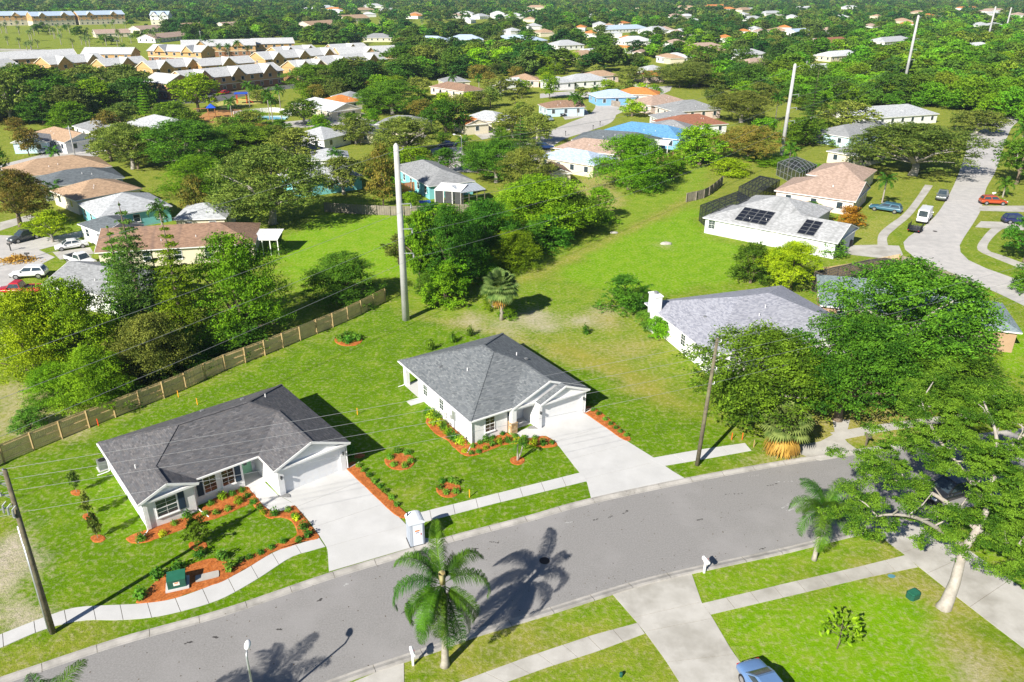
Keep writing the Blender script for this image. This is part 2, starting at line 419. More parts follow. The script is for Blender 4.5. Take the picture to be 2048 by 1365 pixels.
gm.vertices.add(nx * ny); gm.vertices.foreach_set('co', verts.astype(np.float32).ravel())
ii = (np.arange(ny - 1)[:, None] * nx + np.arange(nx - 1)[None, :]).ravel()
fq = np.stack([ii, ii + 1, ii + 1 + nx, ii + nx], -1)
gm.loops.add(len(fq) * 4); gm.loops.foreach_set('vertex_index', fq.astype(np.int32).ravel())
gm.polygons.add(len(fq)); gm.polygons.foreach_set('loop_start', np.arange(0, len(fq) * 4, 4, dtype=np.int32)); gm.update(calc_edges=True)
at = gm.color_attributes.new('turf', 'FLOAT_COLOR', 'POINT')
at.data.foreach_set('color', np.stack([dry, bare, lush, np.ones_like(dry)], -1).astype(np.float32).ravel())
mg = bpy.data.materials.new('turf'); mg.use_nodes = True
N = mg.node_tree.nodes; L = mg.node_tree.links; b = N['Principled BSDF']; b.inputs['Roughness'].default_value = .95; b.inputs['Specular IOR Level'].default_value = .02
ps = N.new('ShaderNodeNewGeometry').outputs['Position']
va = N.new('ShaderNodeVertexColor'); va.layer_name = 'turf'; sx = N.new('ShaderNodeSeparateColor'); L.new(va.outputs[0], sx.inputs[0])
def nz(s, d=5, ro=.6):
    t = N.new('ShaderNodeTexNoise'); t.inputs['Scale'].default_value = s; t.inputs['Detail'].default_value = d; t.inputs['Roughness'].default_value = ro; L.new(ps, t.inputs['Vector']); return t.outputs[0]
def mth(op, a_, c_, cl=False):
    t = N.new('ShaderNodeMath'); t.operation = op; t.use_clamp = cl
    for k, v in ((0, a_), (1, c_)):
        if isinstance(v, (int, float)): t.inputs[k].default_value = v
        else: L.new(v, t.inputs[k])
    return t.outputs[0]
def mixc(f, A, B):
    x = N.new('ShaderNodeMix'); x.data_type = 'RGBA'; L.new(f, x.inputs[0])
    for k, v in ((6, A), (7, B)):
        if isinstance(v, tuple): x.inputs[k].default_value = (*v, 1)
        else: L.new(v, x.inputs[k])
    return x.outputs[2]
def soft(f, n_, amp): # shift a mask by noise so that its edge is ragged
    return mth('ADD', f, mth('MULTIPLY', mth('SUBTRACT', n_, .5), amp), True)
n1, n2, n3 = nz(.55, 6), nz(2.6, 6, .7), nz(11, 4, .7)
green = mixc(mth('MULTIPLY', n3, 1.0), (.034, .098, .002), (.160, .285, .005))
green = mixc(soft(sx.outputs[2], n1, 1.1), green, mixc(n2, (.120, .295, .003), (.245, .45, .005)))
col = mixc(mth('MULTIPLY', soft(sx.outputs[0], mth('MULTIPLY', mth('ADD', n1, n2), .5), 2.4), .9), green, mixc(n3, (.25, .24, .03), (.44, .37, .085)))
col = mixc(soft(mth('MULTIPLY', sx.outputs[1], 1.1), n2, 2.0), col, mixc(n3, (.42, .36, .26), (.60, .54, .44)))
L.new(col, b.inputs['Base Color'])
bp = N.new('ShaderNodeBump'); bp.inputs['Distance'].default_value = .09; bp.inputs['Strength'].default_value = 1
L.new(mth('ADD', nz(7, 6, .75), mth('MULTIPLY', n2, .5)), bp.inputs['Height']); L.new(bp.outputs[0], b.inputs['Normal'])
gm.materials.append(mg)
struct(obj('ground', gm))

# ================================================================ roads, kerbs, walks
def sheet(name, pts, m, z, smooth_k=0):
    P = [G(*p) for p in pts]
    if smooth_k: P = catmull(P + [P[0]], smooth_k)[:-1]
    mb = MB(); mb.poly([(p.x, p.y, z) for p in P]); return struct(mb.build(name, m))
def ribbon(A, B, z):
    mb = MB(); n = len(A)
    for i in range(n - 1): mb.poly([(A[i].x, A[i].y, z), (A[i + 1].x, A[i + 1].y, z), (B[i + 1].x, B[i + 1].y, z), (B[i].x, B[i].y, z)])
    return mb
NC = catmull([G(*p) for p in [(-420, 1500), (-200, 1440), (20, 1365), (240, 1291), (450, 1232), (656, 1161), (800, 1117), (905, 1084), (1060, 1043), (1180, 1009), (1375, 967), (1560, 933), (1755, 903), (1920, 882), (2120, 858), (2400, 830)]], 6)
SK = catmull([G(*p) for p in [(200, 1560), (430, 1450), (680, 1353), (868, 1290), (947, 1261), (1097, 1216), (1261, 1165), (1380, 1136), (1553, 1099), (1655, 1074), (1760, 1048), (1900, 1012), (2100, 965), (2400, 900)]], 6)
rA, rB = resample(SK, 60), resample(NC, 60)
struct(ribbon(rA, rB, .006).build('road', m_asph))
def kerb(path, side, name, step=3.05):
    """rolled kerb with a flat gutter, cast in sections"""
    prof = [(-.02, .007), (.0, .016), (.16, .012), (.32, .06), (.45, .105), (.62, .10), (.64, -.02)]
    P = resample(path, int(plen(path) / .75)); root = None
    base = MB()
    nrm = []
    for i, p in enumerate(P):
        d = (P[min(i + 1, len(P) - 1)] - P[max(i - 1, 0)]).normalized(); nrm.append(Vector((-d.y, d.x, 0)) * side)
    for i in range(len(P) - 1):
        a_, b_ = P[i], P[i + 1]
        q = [a_ + nrm[i] * .02, b_ + nrm[i + 1] * .02, b_ + nrm[i + 1] * .6, a_ + nrm[i] * .6]
        base.poly([(v.x, v.y, .009) for v in (q if side > 0 else q[::-1])])
    root = struct(base.build(name, m_soil))
    for s in range(0, len(P) - 4, 4):
        mb = MB(); st = [P[s + k] for k in range(5)]; sn = [nrm[s + k] for k in range(5)]
        st[0] = st[0].lerp(st[1], .02); st[4] = st[4].lerp(st[3], .02)
        for k in range(4):
            for (o1, z1), (o2, z2) in zip(prof, prof[1:]):
                q = [st[k] + sn[k] * o1, st[k + 1] + sn[k + 1] * o1, st[k + 1] + sn[k + 1] * o2, st[k] + sn[k] * o2]
                q = [(v.x, v.y, z) for v, z in zip(q, (z1, z1, z2, z2))]
                mb.poly(q if side > 0 else q[::-1])
        mb.build('kerb_section', m_curb, root)
kerb(NC, 1, 'north_kerb'); kerb(SK, -1, 'south_kerb')

def slabs(name, A, B, n, m, z=.035, gap=.04, sub=3, base=True):
    """a walk between two edges, cut into n slabs by open joints"""
    A, B = resample(A, n * sub), resample(B, n * sub)
    root = struct(ribbon(A, B, .010).build(name, m_soil))
    for i in range(n):
        a_ = [A[i * sub + k] for k in range(sub + 1)]; b_ = [B[i * sub + k] for k in range(sub + 1)]
        for S_ in (a_, b_):
            for e, f in ((0, 1), (sub, sub - 1)):
                S_[e] = S_[e] + (S_[f] - S_[e]).normalized() * gap / 2
        MB().prism([(p.x, p.y) for p in a_] + [(p.x, p.y) for p in b_[::-1]], .004, z + .004 * (i % 2)).build('slab', m, root)
    return root
def gp(*P): return [G(*p) for p in P]
slabs('left_pavement', catmull(gp((-60, 1290), (0, 1270), (92, 1234), (147, 1217), (205, 1212), (273, 1209), (342, 1200), (410, 1177), (478, 1147), (547, 1106), (600, 1088), (639, 1077))),
      catmull(gp((-60, 1318), (0, 1297), (85, 1261), (164, 1242), (239, 1241), (308, 1235), (376, 1220), (444, 1198), (513, 1160), (581, 1116), (620, 1103), (651, 1094))), 13, m_conc)
slabs('middle_pavement', gp((812, 1033), (980, 991), (1165, 945)), gp((815, 1054), (985, 1009), (1174, 963)), 8, m_conc)
slabs('right_pavement', gp((1297, 918), (1400, 900), (1490, 887)), gp((1326, 933), (1420, 917), (1503, 902)), 4, m_conc)
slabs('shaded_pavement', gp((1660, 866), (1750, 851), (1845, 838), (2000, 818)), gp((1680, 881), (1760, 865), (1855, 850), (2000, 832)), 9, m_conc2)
slabs('near_pavement', gp((916, 1366), (1060, 1313), (1186, 1271), (1275, 1247)), gp((960, 1385), (1090, 1337), (1193, 1304), (1290, 1268)), 7, m_conc2)
slabs('lawn_pavement', gp((1404, 1208), (1567, 1169), (1724, 1133), (1812, 1111)), gp((1421, 1230), (1587, 1191), (1738, 1155), (1836, 1135)), 9, m_conc2)
def panels(name, outline, m, cuts, z=.03):
    """a drive: outline on the photo as two edges (left, right), cut across at the given fractions"""
    Lf, Rt = outline; Lf, Rt = resample(gp(*Lf), 24), resample(gp(*Rt), 24)
    root = struct(ribbon(Rt, Lf, .011).build(name, m_soil))
    cuts = [0] + cuts + [24]
    for a_, b_ in zip(cuts, cuts[1:]):
        l = [Lf[k].copy() for k in range(a_, b_ + 1)]; r = [Rt[k].copy() for k in range(a_, b_ + 1)]
        for S_ in (l, r):
            S_[0] = S_[0] + (S_[1] - S_[0]).normalized() * .012; S_[-1] = S_[-1] + (S_[-2] - S_[-1]).normalized() * .012
        MB().prism([(p.x, p.y) for p in l] + [(p.x, p.y) for p in r[::-1]], .005, z).build('concrete_panel', m, root)
    return root
panels('left_driveway', ([(560, 992), (585, 1006), (616, 1040), (640, 1074), (655, 1098), (658, 1144)], [(700, 930), (750, 985), (812, 1050), (826, 1064), (850, 1077), (880, 1079)]), m_conc, [5, 12, 18])
panels('right_driveway', ([(1060, 858), (1096, 874), (1118, 893), (1150, 935), (1173, 962), (1184, 1004)], [(1162, 822), (1205, 852), (1262, 888), (1312, 919), (1340, 940), (1377, 962)]), m_conc, [6, 12, 18])
panels('near_driveway', ([(1221, 1185), (1275, 1247), (1292, 1268), (1330, 1320), (1365, 1375), (1400, 1430)], [(1381, 1142), (1404, 1208), (1421, 1230), (1462, 1300), (1520, 1380), (1560, 1430)]), m_conc2, [6, 9, 15])
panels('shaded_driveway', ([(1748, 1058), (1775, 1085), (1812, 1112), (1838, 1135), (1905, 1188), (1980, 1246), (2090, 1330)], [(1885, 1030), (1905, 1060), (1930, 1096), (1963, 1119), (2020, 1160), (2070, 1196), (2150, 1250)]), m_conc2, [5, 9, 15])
panels('corner_driveway', ([(420, 1480), (560, 1420), (690, 1372), (808, 1322)], [(440, 1530), (600, 1470), (720, 1410), (809, 1400)]), m_conc2, [12])
panels('oak_driveway', ([(1560, 896), (1640, 884), (1670, 868), (1665, 840)], [(1640, 922), (1725, 908), (1690, 882), (1700, 840)]), m_conc2, [12])
sheet('entry_walk', [(492, 971), (526, 962), (556, 991), (590, 1010), (585, 1017), (566, 1022), (545, 1023), (530, 1015), (513, 995)], m_conc, .034)
sheet('entry_path', [(1032, 866), (1066, 852), (1092, 872), (1085, 877), (1060, 877), (1040, 875)], m_conc, .034)
# side street on the right and the village street
LE = catmull(gp((2010, 235), (1945, 262), (1930, 310), (1908, 370), (1880, 420), (1852, 450), (1812, 478), (1808, 496), (1830, 516), (1881, 537), (1963, 572), (2048, 612), (2200, 690)))
RE = catmull(gp((2050, 235), (2022, 258), (1992, 340), (1973, 376), (1960, 424), (1924, 482), (1920, 503), (1946, 527), (1975, 538), (2010, 550), (2048, 566), (2110, 590), (2300, 660)))
struct(ribbon(resample(RE, 50), resample(LE, 50), .007).build('side_street', m_asph2))
slabs('side_pavement', catmull(gp((1755, 492), (1757, 470), (1775, 452), (1805, 430), (1830, 400), (1850, 370))), catmull(gp((1776, 492), (1775, 474), (1795, 455), (1822, 432), (1845, 402), (1866, 372))), 10, m_conc2)
slabs('far_side_pavement', catmull(gp((2040, 430), (1990, 452), (1962, 480), (1955, 500), (1985, 515), (2048, 540))), catmull(gp((2060, 440), (2010, 456), (1982, 480), (1975, 500), (2000, 510), (2060, 532))), 8, m_conc2)
sheet('apron_drive', [(1683, 508), (1672, 492), (1752, 490), (1798, 492), (1806, 510), (1790, 520)], m_conc2, .02)
sheet('orange_car_drive', [(1960, 412), (2060, 412), (2060, 425), (1956, 422)], m_conc2, .02)
sheet('right_edge_drive', [(1962, 443), (2060, 446), (2060, 462), (1950, 455)], m_conc2, .02)
VL = catmull(gp((870, 345), (880, 310), (900, 292), (960, 300), (1040, 285), (1100, 262), (1140, 245), (1180, 228), (1190, 205), (1150, 192), (1080, 197)))
VR = catmull(gp((960, 345), (965, 320), (985, 312), (1020, 318), (1075, 310), (1130, 278), (1180, 262), (1228, 240), (1225, 205), (1170, 183), (1080, 188)))
struct(ribbon(resample(VR, 40), resample(VL, 40), .007).build('village_street', m_asph2))
sheet('village_street_arm', [(1215, 238), (1190, 212), (1300, 175), (1345, 172), (1340, 182)], m_asph2, .012)
sheet('left_street', [(-40, 560), (0, 500), (60, 492), (110, 515), (60, 540), (0, 590)], m_asph2, .007)
sheet('left_lane', [(-20, 470), (100, 475), (175, 460), (178, 470), (110, 492), (20, 515), (-20, 512)], m_asph2, .012)
sheet('far_left_lane', [(0, 330), (140, 296), (215, 300), (190, 315), (40, 348), (0, 352)], m_asph2, .007)
sheet('far_left_drive', [(0, 445), (60, 430), (75, 437), (0, 462)], m_conc2, .008)
sheet('far_left_walk', [(105, 290), (180, 283), (215, 300), (150, 300)], m_conc2, .014)
sheet('car_park', [(300, 195), (370, 188), (480, 183), (640, 160), (660, 170), (540, 182), (430, 205), (310, 210)], mat('dark_asphalt', (.10, .10, .105), (.13, .13, .135), 1, .9, coord='pos'), .007)
sheet('play_area', [(395, 235), (420, 222), (470, 218), (520, 225), (500, 243), (430, 250)], mat('orange_bark', (.45, .22, .07), (.38, .2, .08), 2, .95, coord='pos'), .01)
sheet('basketball_ground', [(430, 205), (520, 195), (525, 207), (440, 218)], mat('yellow_court', (.45, .42, .12), (.4, .38, .1), 2, .95, coord='pos'), .01)
sheet('golf_path', [(0, 98), (120, 100), (120, 103), (0, 102)], m_conc2, .01)

for q in ([(940, 262), (982, 250), (1010, 268), (965, 280)], [(1000, 247), (1030, 243), (1045, 255), (1012, 262)], [(1120, 226), (1172, 218), (1180, 232), (1130, 240)], [(1270, 168), (1300, 166), (1290, 178), (1255, 180)], [(1105, 172), (1150, 168), (1150, 182), (1112, 182)],
          [(1045, 312), (1100, 300), (1110, 312), (1060, 325)], [(170, 285), (205, 280), (235, 296), (205, 303)], [(105, 312), (150, 305), (150, 320), (110, 328)], [(105, 505), (180, 495), (188, 508), (120, 520)], [(860, 300), (880, 292), (890, 305), (868, 312)], [(640, 232), (700, 222), (735, 228), (650, 245)], [(590, 300), (640, 292), (660, 305), (600, 315)]):
    sheet('house_driveway', q, m_conc2, .018)
sheet('lane_between_houses', [(560, 245), (700, 232), (860, 262), (850, 276), (700, 250), (565, 258)], m_asph2, .009)
# mulch beds: a low mound with a ragged edge
def mulch(pts, label, group=None, z=.07):
    P = catmull(gp(*pts) + [G(*pts[0])], 5)[:-1]
    c = sum(P, Vector()) / len(P); mb = MB(); n = len(P); rr = random.Random(len(pts) * 77 + int(pts[0][0]))
    rings = []
    for inset, zz in ((0, .006), (.035, z * .8), (.08, z)):
        ring = []
        for i, p in enumerate(P):
            d = (P[(i + 1) % n] - P[i - 1]).normalized(); nn = Vector((-d.y, d.x, 0))
            ring.append(p + nn * (inset * sgn(P)) + Vector((rr.uniform(-.03, .03), rr.uniform(-.03, .03), 0)) + Vector((0, 0, zz)))
        rings.append(ring)
    for a_, b_ in zip(rings, rings[1:]):
        for i in range(n): mb.poly([a_[i], a_[(i + 1) % n], b_[(i + 1) % n], b_[i]] if sgn(P) > 0 else [b_[i], b_[(i + 1) % n], a_[(i + 1) % n], a_[i]])
    mb.poly(rings[-1] if sgn(P) > 0 else rings[-1][::-1])
    return tag(mb.build('mulch_bed', m_mulch), label, 'mulch bed', group)
def sgn(P): return 1 if sum(P[i].x * P[(i + 1) % len(P)].y - P[(i + 1) % len(P)].x * P[i].y for i in range(len(P))) > 0 else -1
mulch([(251, 1078), (270, 1068), (292, 1061), (345, 1043), (398, 1026), (410, 1010), (440, 992), (491, 974), (503, 984), (513, 995), (500, 1008), (470, 1022), (437, 1036), (400, 1046), (340, 1069), (294, 1085), (263, 1087)], 'orange mulch bed along the front wall of the brown roofed new house')
mulch([(515, 996), (528, 1012), (545, 1024), (566, 1023), (588, 1012), (604, 1028), (622, 1052), (639, 1077), (600, 1084), (578, 1082), (594, 1068), (583, 1043), (560, 1036), (538, 1038), (520, 1024), (506, 1010)], 'curved orange mulch bed between the entry walk and the left driveway')
mulch([(600, 1085), (620, 1081), (600, 1087), (574, 1097), (547, 1105), (512, 1127), (478, 1146), (445, 1165), (410, 1176), (342, 1199), (275, 1208), (283, 1192), (300, 1175), (328, 1152), (376, 1132), (420, 1118), (455, 1122), (472, 1131), (490, 1118), (514, 1106), (545, 1092), (575, 1082)], 'long orange mulch bed round the transformer beside the left pavement')
mulch([(912, 899), (942, 888), (975, 876), (1008, 866), (1024, 872), (1055, 878), (1090, 873), (1116, 891), (1083, 896), (1050, 887), (1008, 891), (977, 902), (946, 913), (925, 910)], 'orange mulch bed across the front of the grey roofed new house')
mulch([(851, 845), (858, 826), (870, 828), (893, 845), (935, 884), (912, 898), (895, 882), (870, 868)], 'orange mulch bed along the left wall of the grey roofed new house')
mulch([(688, 935), (712, 925), (748, 968), (813, 1028), (793, 1033), (740, 985)], 'straight orange mulch strip between the left driveway and the lawn')
mulch([(1161, 822), (1186, 815), (1258, 872), (1247, 881), (1200, 848)], 'straight orange mulch strip along the right driveway')
def ring(px, py, rx, ry, label, group=None):
    mulch([(px + rx * math.cos(t) * (1 + .06 * math.sin(3 * t)), py - ry * math.sin(t)) for t in np.linspace(0, 6.283, 11)[:-1]], label, group, .06)
ring(800, 924, 31, 17, 'larger round orange mulch ring on the lawn between the two new houses')
ring(897, 980, 25, 16, 'smaller round orange mulch ring beside the middle pavement')
ring(1035, 922, 15, 9, 'small round mulch ring under the double stemmed palm')
ring(396, 1092, 19, 10, 'mulch ring under the small tree in front of the brown roofed house')
ring(154, 986, 13, 6, 'small mulch ring of the rearmost young tree by the left wall')
ring(178, 1034, 13, 7, 'small mulch ring of the middle young tree by the left wall')
ring(196, 1078, 15, 8, 'small mulch ring of the front young tree by the left wall')
ring(697, 682, 28, 11, 'round mulch ring of yellow shrubs behind the two new houses')
ring(716, 912, 14, 5, 'mulch patch at the right rear corner of the left garage')
# road marks that lie on the asphalt
mb = MB(); mb.lathe([(.0, .0), (.36, .0), (.38, .012), (.30, .016), (.29, .008), (0.01, .008)], 20)
mh = mb.build('manhole_cover', mat('cast_iron', (.05, .035, .03), (.03, .025, .025), 8, .7)); mh.location = G(1089, 1122, .008); tag(mh, 'round iron manhole cover in the asphalt under the palm shadow', 'manhole')
mb = MB(); mb.lathe([(.0, .0), (.34, .0), (.36, .012), (.30, .016), (0.01, .010)], 16)
mh = mb.build('manhole_cover', MATS['cast_iron']); mh.location = G(1870, 463, .009); tag(mh, 'round dark manhole cover in the side street by the van', 'manhole')
# ================================================================ buildings
_win = {}
def window_meshes(w, h, mf, mg, muntin=True, simple=False):
    k = (round(w, 2), round(h, 2), mf.name, mg.name, muntin, simple)
    if k in _win: return _win[k]
    f = MB(); t = .07          # faces -y; wall plane at y=0
    f.box(-w / 2 - t, w / 2 + t, -.05, .0, -t, 0); f.box(-w / 2 - t, w / 2 + t, -.05, .0, h, h + t)
    f.box(-w / 2 - t, -w / 2, -.05, .0, 0, h); f.box(w / 2, w / 2 + t, -.05, .0, 0, h)
    if not simple:
        f.box(-w / 2, w / 2, -.045, -.004, h * .49, h * .53)
        if muntin:
            f.box(-.012, .012, -.035, -.006, 0, h * .49); f.box(-.012, .012, -.035, -.006, h * .53, h)
            f.box(-w / 2, w / 2, -.034, -.007, h * .24, h * .255); f.box(-w / 2, w / 2, -.034, -.007, h * .76, h * .775)
    fm = f.mesh('window', mf)
    p = MB(); p.box(-w / 2, w / 2, -.025, -.001, 0, h); pm = p.mesh('pane', mg)
    s = MB(); s.box(-w / 2 - .12, w / 2 + .12, -.10, .0, -t - .09, -t); sm = s.mesh('sill', mf)
    _win[k] = (fm, pm, sm); return _win[k]
def window(parent, x, y, z, ang, w=.95, h=1.35, mf=None, mg=None, muntin=True, simple=False, sill=True):
    """on a wall through (x, y) whose outside is turned ANG from -y"""
    fm, pm, sm = window_meshes(w, h, mf or m_trim, mg or m_glass, muntin, simple)
    o = obj('window', fm, parent, (x, y, z), ang); obj('pane', pm, o)
    if sill and not simple: obj('sill', sm, o)
    return o
def plain(name, mb, m, parent, uv=False, smooth=False): return mb.build(name, m, parent, smooth, uv)
def roof_faces(faces, s, E):
    """faces: (list of (u,v), height function)"""
    mb = MB()
    for pts, fn in faces: mb.poly([(u, v, E + s * fn(u, v)) for u, v in pts])
    return mb
def vent(parent, x, y, z, m):
    mb = MB(); mb.box(-.16, .16, -.16, .16, 0, .06).box(-.13, .13, -.13, .13, .06, .14)
    o = mb.build('roof_vent', m, parent); o.location = (x, y, z)
def stack(parent, x, y, z):
    o = MB().tube([(0, 0, -.1), (0, 0, .32)], .05, 8).build('vent_pipe', m_trim, parent); o.location = (x, y, z)
def lamp(parent, x, y, z, ang):
    mb = MB(); mb.box(-.06, .06, -.03, 0, -.12, .14); mb.bar((0, -.02, .1), (0, -.13, .16), .03, .03)
    o = mb.build('wall_lantern', m_black, parent); o.location = (x, y, z); o.rotation_euler = (0, 0, ang)
    k = MB().lathe([(.03, -.16), (.07, -.12), (.085, .1), (.02, .17)], 6, (0, -.13, 0)).build('lantern_glass', m_glass, o)
    MB().lathe([(.1, .09), (.06, .15), (.01, .19)], 6, (0, -.13, 0)).build('lantern_cap', m_black, o)
def downspout(parent, x, y, E, dx, dy):
    mb = MB(); mb.tube([(x, y, E - .15), (x, y, .15), (x + dx * .2, y + dy * .2, .08), (x + dx, y + dy, .06)], .05, 6)
    mb.build('downspout', m_trim, parent)
def garage_door(parent, x0, x1, y, h, m=None):
    m = m or MATS['garage_white']
    d = MB(); d.box(x0, x1, y, y + .03, .02, h); root = d.build('garage_door', m_grey, parent)
    k = h / 4
    for i in range(4):
        p = MB(); a_, b_ = i * k + .03, (i + 1) * k + .012; n = 8; wd = (x1 - x0) / n
        p.box(x0 + .01, x1 - .01, y - .03, y - .002, a_, b_)
        for j in range(n):
            p.box(x0 + j * wd + .1, x0 + (j + 1) * wd - .1, y - .042, y - .03, a_ + .1, b_ - .1)
        p.build('door_panel', m, root)
mat('garage_white', (.78, .79, .80), (.74, .75, .77), 2, .5)
s = .42
# ---------------- left new house
H1 = thing('house', 'new white house with brown-charcoal shingle roof, navy shutters and mint front door', 'house', G(275, 1013, 2.6).xy.to_3d(), R(40.0))
E = 2.74
W1 = [(.4, .25), (4.1, .25), (4.1, 1.0), (8.3, 1.0), (8.3, 2.8), (9.95, 2.8), (9.95, -2.1), (10.45, -2.1), (10.45, -1.9), (15.5, -1.9), (15.5, -2.1), (16, -2.1), (16, 10.55), (.4, 10.55)]
wb = MB(); wb.prism(W1, 0, E - .2)
wb.box(10.45, 15.5, -2.099, -1.9, 2.2, E - .2)
for (a_, b_, v, ap) in ((.25, 4.25, .25, 2.25), (9.85, 16.1, -2.1, 12.985)):
    zz = E - .2; top = E + s * (ap - (0 if ap < 5 else 9.57)) - .17
    wb.poly([(a_, v, zz), (b_, v, zz), (ap, v, top)]); wb.poly([(b_, v + .3, zz), (a_, v + .3, zz), (ap, v + .3, top)])
wb.build('wall', m_white, H1)
fr = [([(0, -.1), (2.25, -.1), (2.25, 2.8), (5.2, 5.75), (0, 10.95)], lambda u, v: u),
      ([(2.25, -.1), (4.5, -.1), (4.5, .55), (2.25, 2.8)], lambda u, v: 4.5 - u),
      ([(4.5, .55), (9.57, .55), (12.985, 3.965), (11.2, 5.75), (5.2, 5.75), (2.25, 2.8)], lambda u, v: v - .55),
      ([(9.57, -2.4), (12.985, -2.4), (12.985, 3.965), (9.57, .55)], lambda u, v: u - 9.57),
      ([(12.985, -2.4), (16.4, -2.4), (16.4, 10.95), (11.2, 5.75), (12.985, 3.965)], lambda u, v: 16.4 - u),
      ([(16.4, 10.95), (0, 10.95), (5.2, 5.75), (11.2, 5.75)], lambda u, v: 10.95 - v)]
rf = roof_faces(fr, s, E).build('roof', sh1, H1, uv=True)
rc = MB()
for p, q in (((5.2, 5.75), (11.2, 5.75)), ((0, 10.95), (5.2, 5.75)), ((16.4, 10.95), (11.2, 5.75)), ((5.2, 5.75), (2.25, 2.8)), ((11.2, 5.75), (12.985, 3.965)), ((2.25, -.1), (2.25, 2.8)), ((12.985, -2.4), (12.985, 3.965))):
    def zz(u, v): return E + s * max(min(u, v - .55, 16.4 - u, 10.95 - v), min(u, 4.5 - u) if v < 2.81 and u < 4.6 else -9, min(u - 9.57, 16.4 - u) if v < 3.97 and u > 9 else -9)
    rc.bar((*p, zz(*p) + .012), (*q, zz(*q) + .012), .26, .03)
rc.build('ridge_cap', sh1, rf, uv=True)
soff = [(0.02, -.08), (4.48, -.08), (4.48, .57), (9.55, .57), (9.59, -2.38), (16.38, -2.38), (16.38, 10.93), (.02, 10.93)]
fa = MB().prism(soff, E - .2, E - .012)
def rake(mb, a, b, v, ap, za, zt):
    for e in (a, b): mb.bar((e, v, za - .09), (ap, v, zt - .09), .05, .2)
rake(fa, 0, 4.5, -.12, 2.25, E, E + s * 2.25); rake(fa, 9.57, 16.4, -2.42, 12.985, E, E + s * 3.415)
fa.build('fascia', m_trim, H1)
gt = MB()
gt.box(-.11, -.0, -.08, 10.95, E - .13, E - .005).box(4.55, 9.5, .44, .55, E - .13, E - .005)
gt.build('gutter', m_trim, H1)
garage_door(H1, 10.5, 15.45, -1.86, 2.18)
for x in (2.0,): window(H1, x, .25, .85, 0, 1.5, 1.4)
window(H1, 5.6, 1.0, .85, 0, .95, 1.4, mg=m_glassr); window(H1, 7.05, 1.0, .85, 0, .95, 1.4, mg=m_glassr)
for x, y in ((3.12, .25), (4.78, 1.0), (7.87, 1.0)):
    sh = MB(); sh.box(x - .24, x + .24, y - .05, y - .002, .78, 2.32)
    for i in range(9): sh.box(x - .19, x + .19, y - .062, y - .05, .86 + i * .155, .96 + i * .155)
    sh.build('shutter', m_shut, H1)
MB().box(8.62, 9.62, 2.72, 2.797, .06, 2.2).build('door', m_mint, H1)
MB().box(8.95, 9.25, 2.705, 2.72, .9, 1.9).build('door_glass', m_glass, H1)
df = MB(); df.box(8.5, 8.62, 2.74, 2.798, .06, 2.3).box(9.62, 9.74, 2.74, 2.798, .06, 2.3).box(8.5, 9.74, 2.74, 2.798, 2.2, 2.32); df.build('door_frame', m_trim, H1)
MB().box(8.1, 9.95, 0.6, 2.8, .005, .06).build('entry_step', m_conc, H1)
for x, y in ((10.2, -2.1), (15.75, -2.1)): lamp(H1, x, y, 1.75, 0)
MB().box(12.8, 13.17, -2.13, -2.1, 3.15, 3.6).build('gable_vent', m_trim, H1)
vent(H1, 11.7, 8.6, E + s * 2.3, m_grey); stack(H1, 13.3, 7.2, E + s * 3.1); stack(H1, 1.2, 4.2, E + s * 1.2); vent(H1, 8.4, 9.7, E + s * 1.2, m_grey)
downspout(H1, .32, .12, E, -1.0, -.9); downspout(H1, 4.2, .5, E, .3, -1.6); downspout(H1, 16.1, -2.1, E, 1.2, .25); downspout(H1, .3, 10.4, E, -1.0, .0)
for v in (4.2, 8.2): window(H1, .4, v, .9, R(-90), .9, 1.2)
for u in (3, 7, 12): window(H1, u, 10.55, .9, R(180), 1.2, 1.3)
# ---------------- right new house
H2 = thing('house', 'new white house with slate grey roof, stone based entry column and straight driveway', 'house', G(940, 846.5, 2.6).xy.to_3d(), R(33.5))
s = .417; E = 2.74
W2 = [(.4, .4), (4.2, .4), (4.2, 1.9), (6.95, 1.9), (6.95, -.75), (7.3, -.75), (7.3, -.55), (12.0, -.55), (12.0, -.75), (12.3, -.75), (12.3, 14.0), (3.6, 14.0), (3.6, 10.9), (.4, 10.9)]
wb = MB().prism(W2, 0, E - .2); wb.box(7.3, 12.0, -.749, -.55, 2.2, E - .2)
zz = E - .2
wb.poly([(7.05, -.75, zz), (12.5, -.75, zz), (9.8, -.75, E + s * 2.9 - .17)]); wb.poly([(12.5, -.5, zz), (7.05, -.5, zz), (9.8, -.5, E + s * 2.9 - .17)])
wb.poly([(4.55, .0, zz), (12.5, .0, zz), (8.55, .0, E + s * 4.15 - .17)]); wb.poly([(12.5, .3, zz), (4.55, .3, zz), (8.55, .3, E + s * 4.15 - .17)])
wb.box(4.21, 6.94, .0, .3, E - .45, E - .201)
wb.build('wall', m_white, H2)
fr = [([(0, 0), (6.35, 6.35), (6.35, 8.05), (0, 14.4)], lambda u, v: u),
      ([(0, 0), (4.4, 0), (8.55, 4.15), (6.35, 6.35)], lambda u, v: v),
      ([(4.4, -.2), (8.55, -.2), (8.55, 4.15), (4.4, 0)], lambda u, v: u - 4.4),
      ([(9.8, -1), (12.7, -1), (12.7, 14.4), (6.35, 8.05), (6.35, 6.35), (8.55, 4.15), (8.55, -.2), (9.8, -.2)], lambda u, v: 12.7 - u),
      ([(6.9, -1), (9.8, -1), (9.8, -.2), (6.9, -.2)], lambda u, v: u - 6.9),
      ([(12.7, 14.4), (0, 14.4), (6.35, 8.05)], lambda u, v: 14.4 - v)]
rf = roof_faces(fr, s, E).build('roof', sh2, H2, uv=True)
rc = MB(); zr = E + s * 6.35
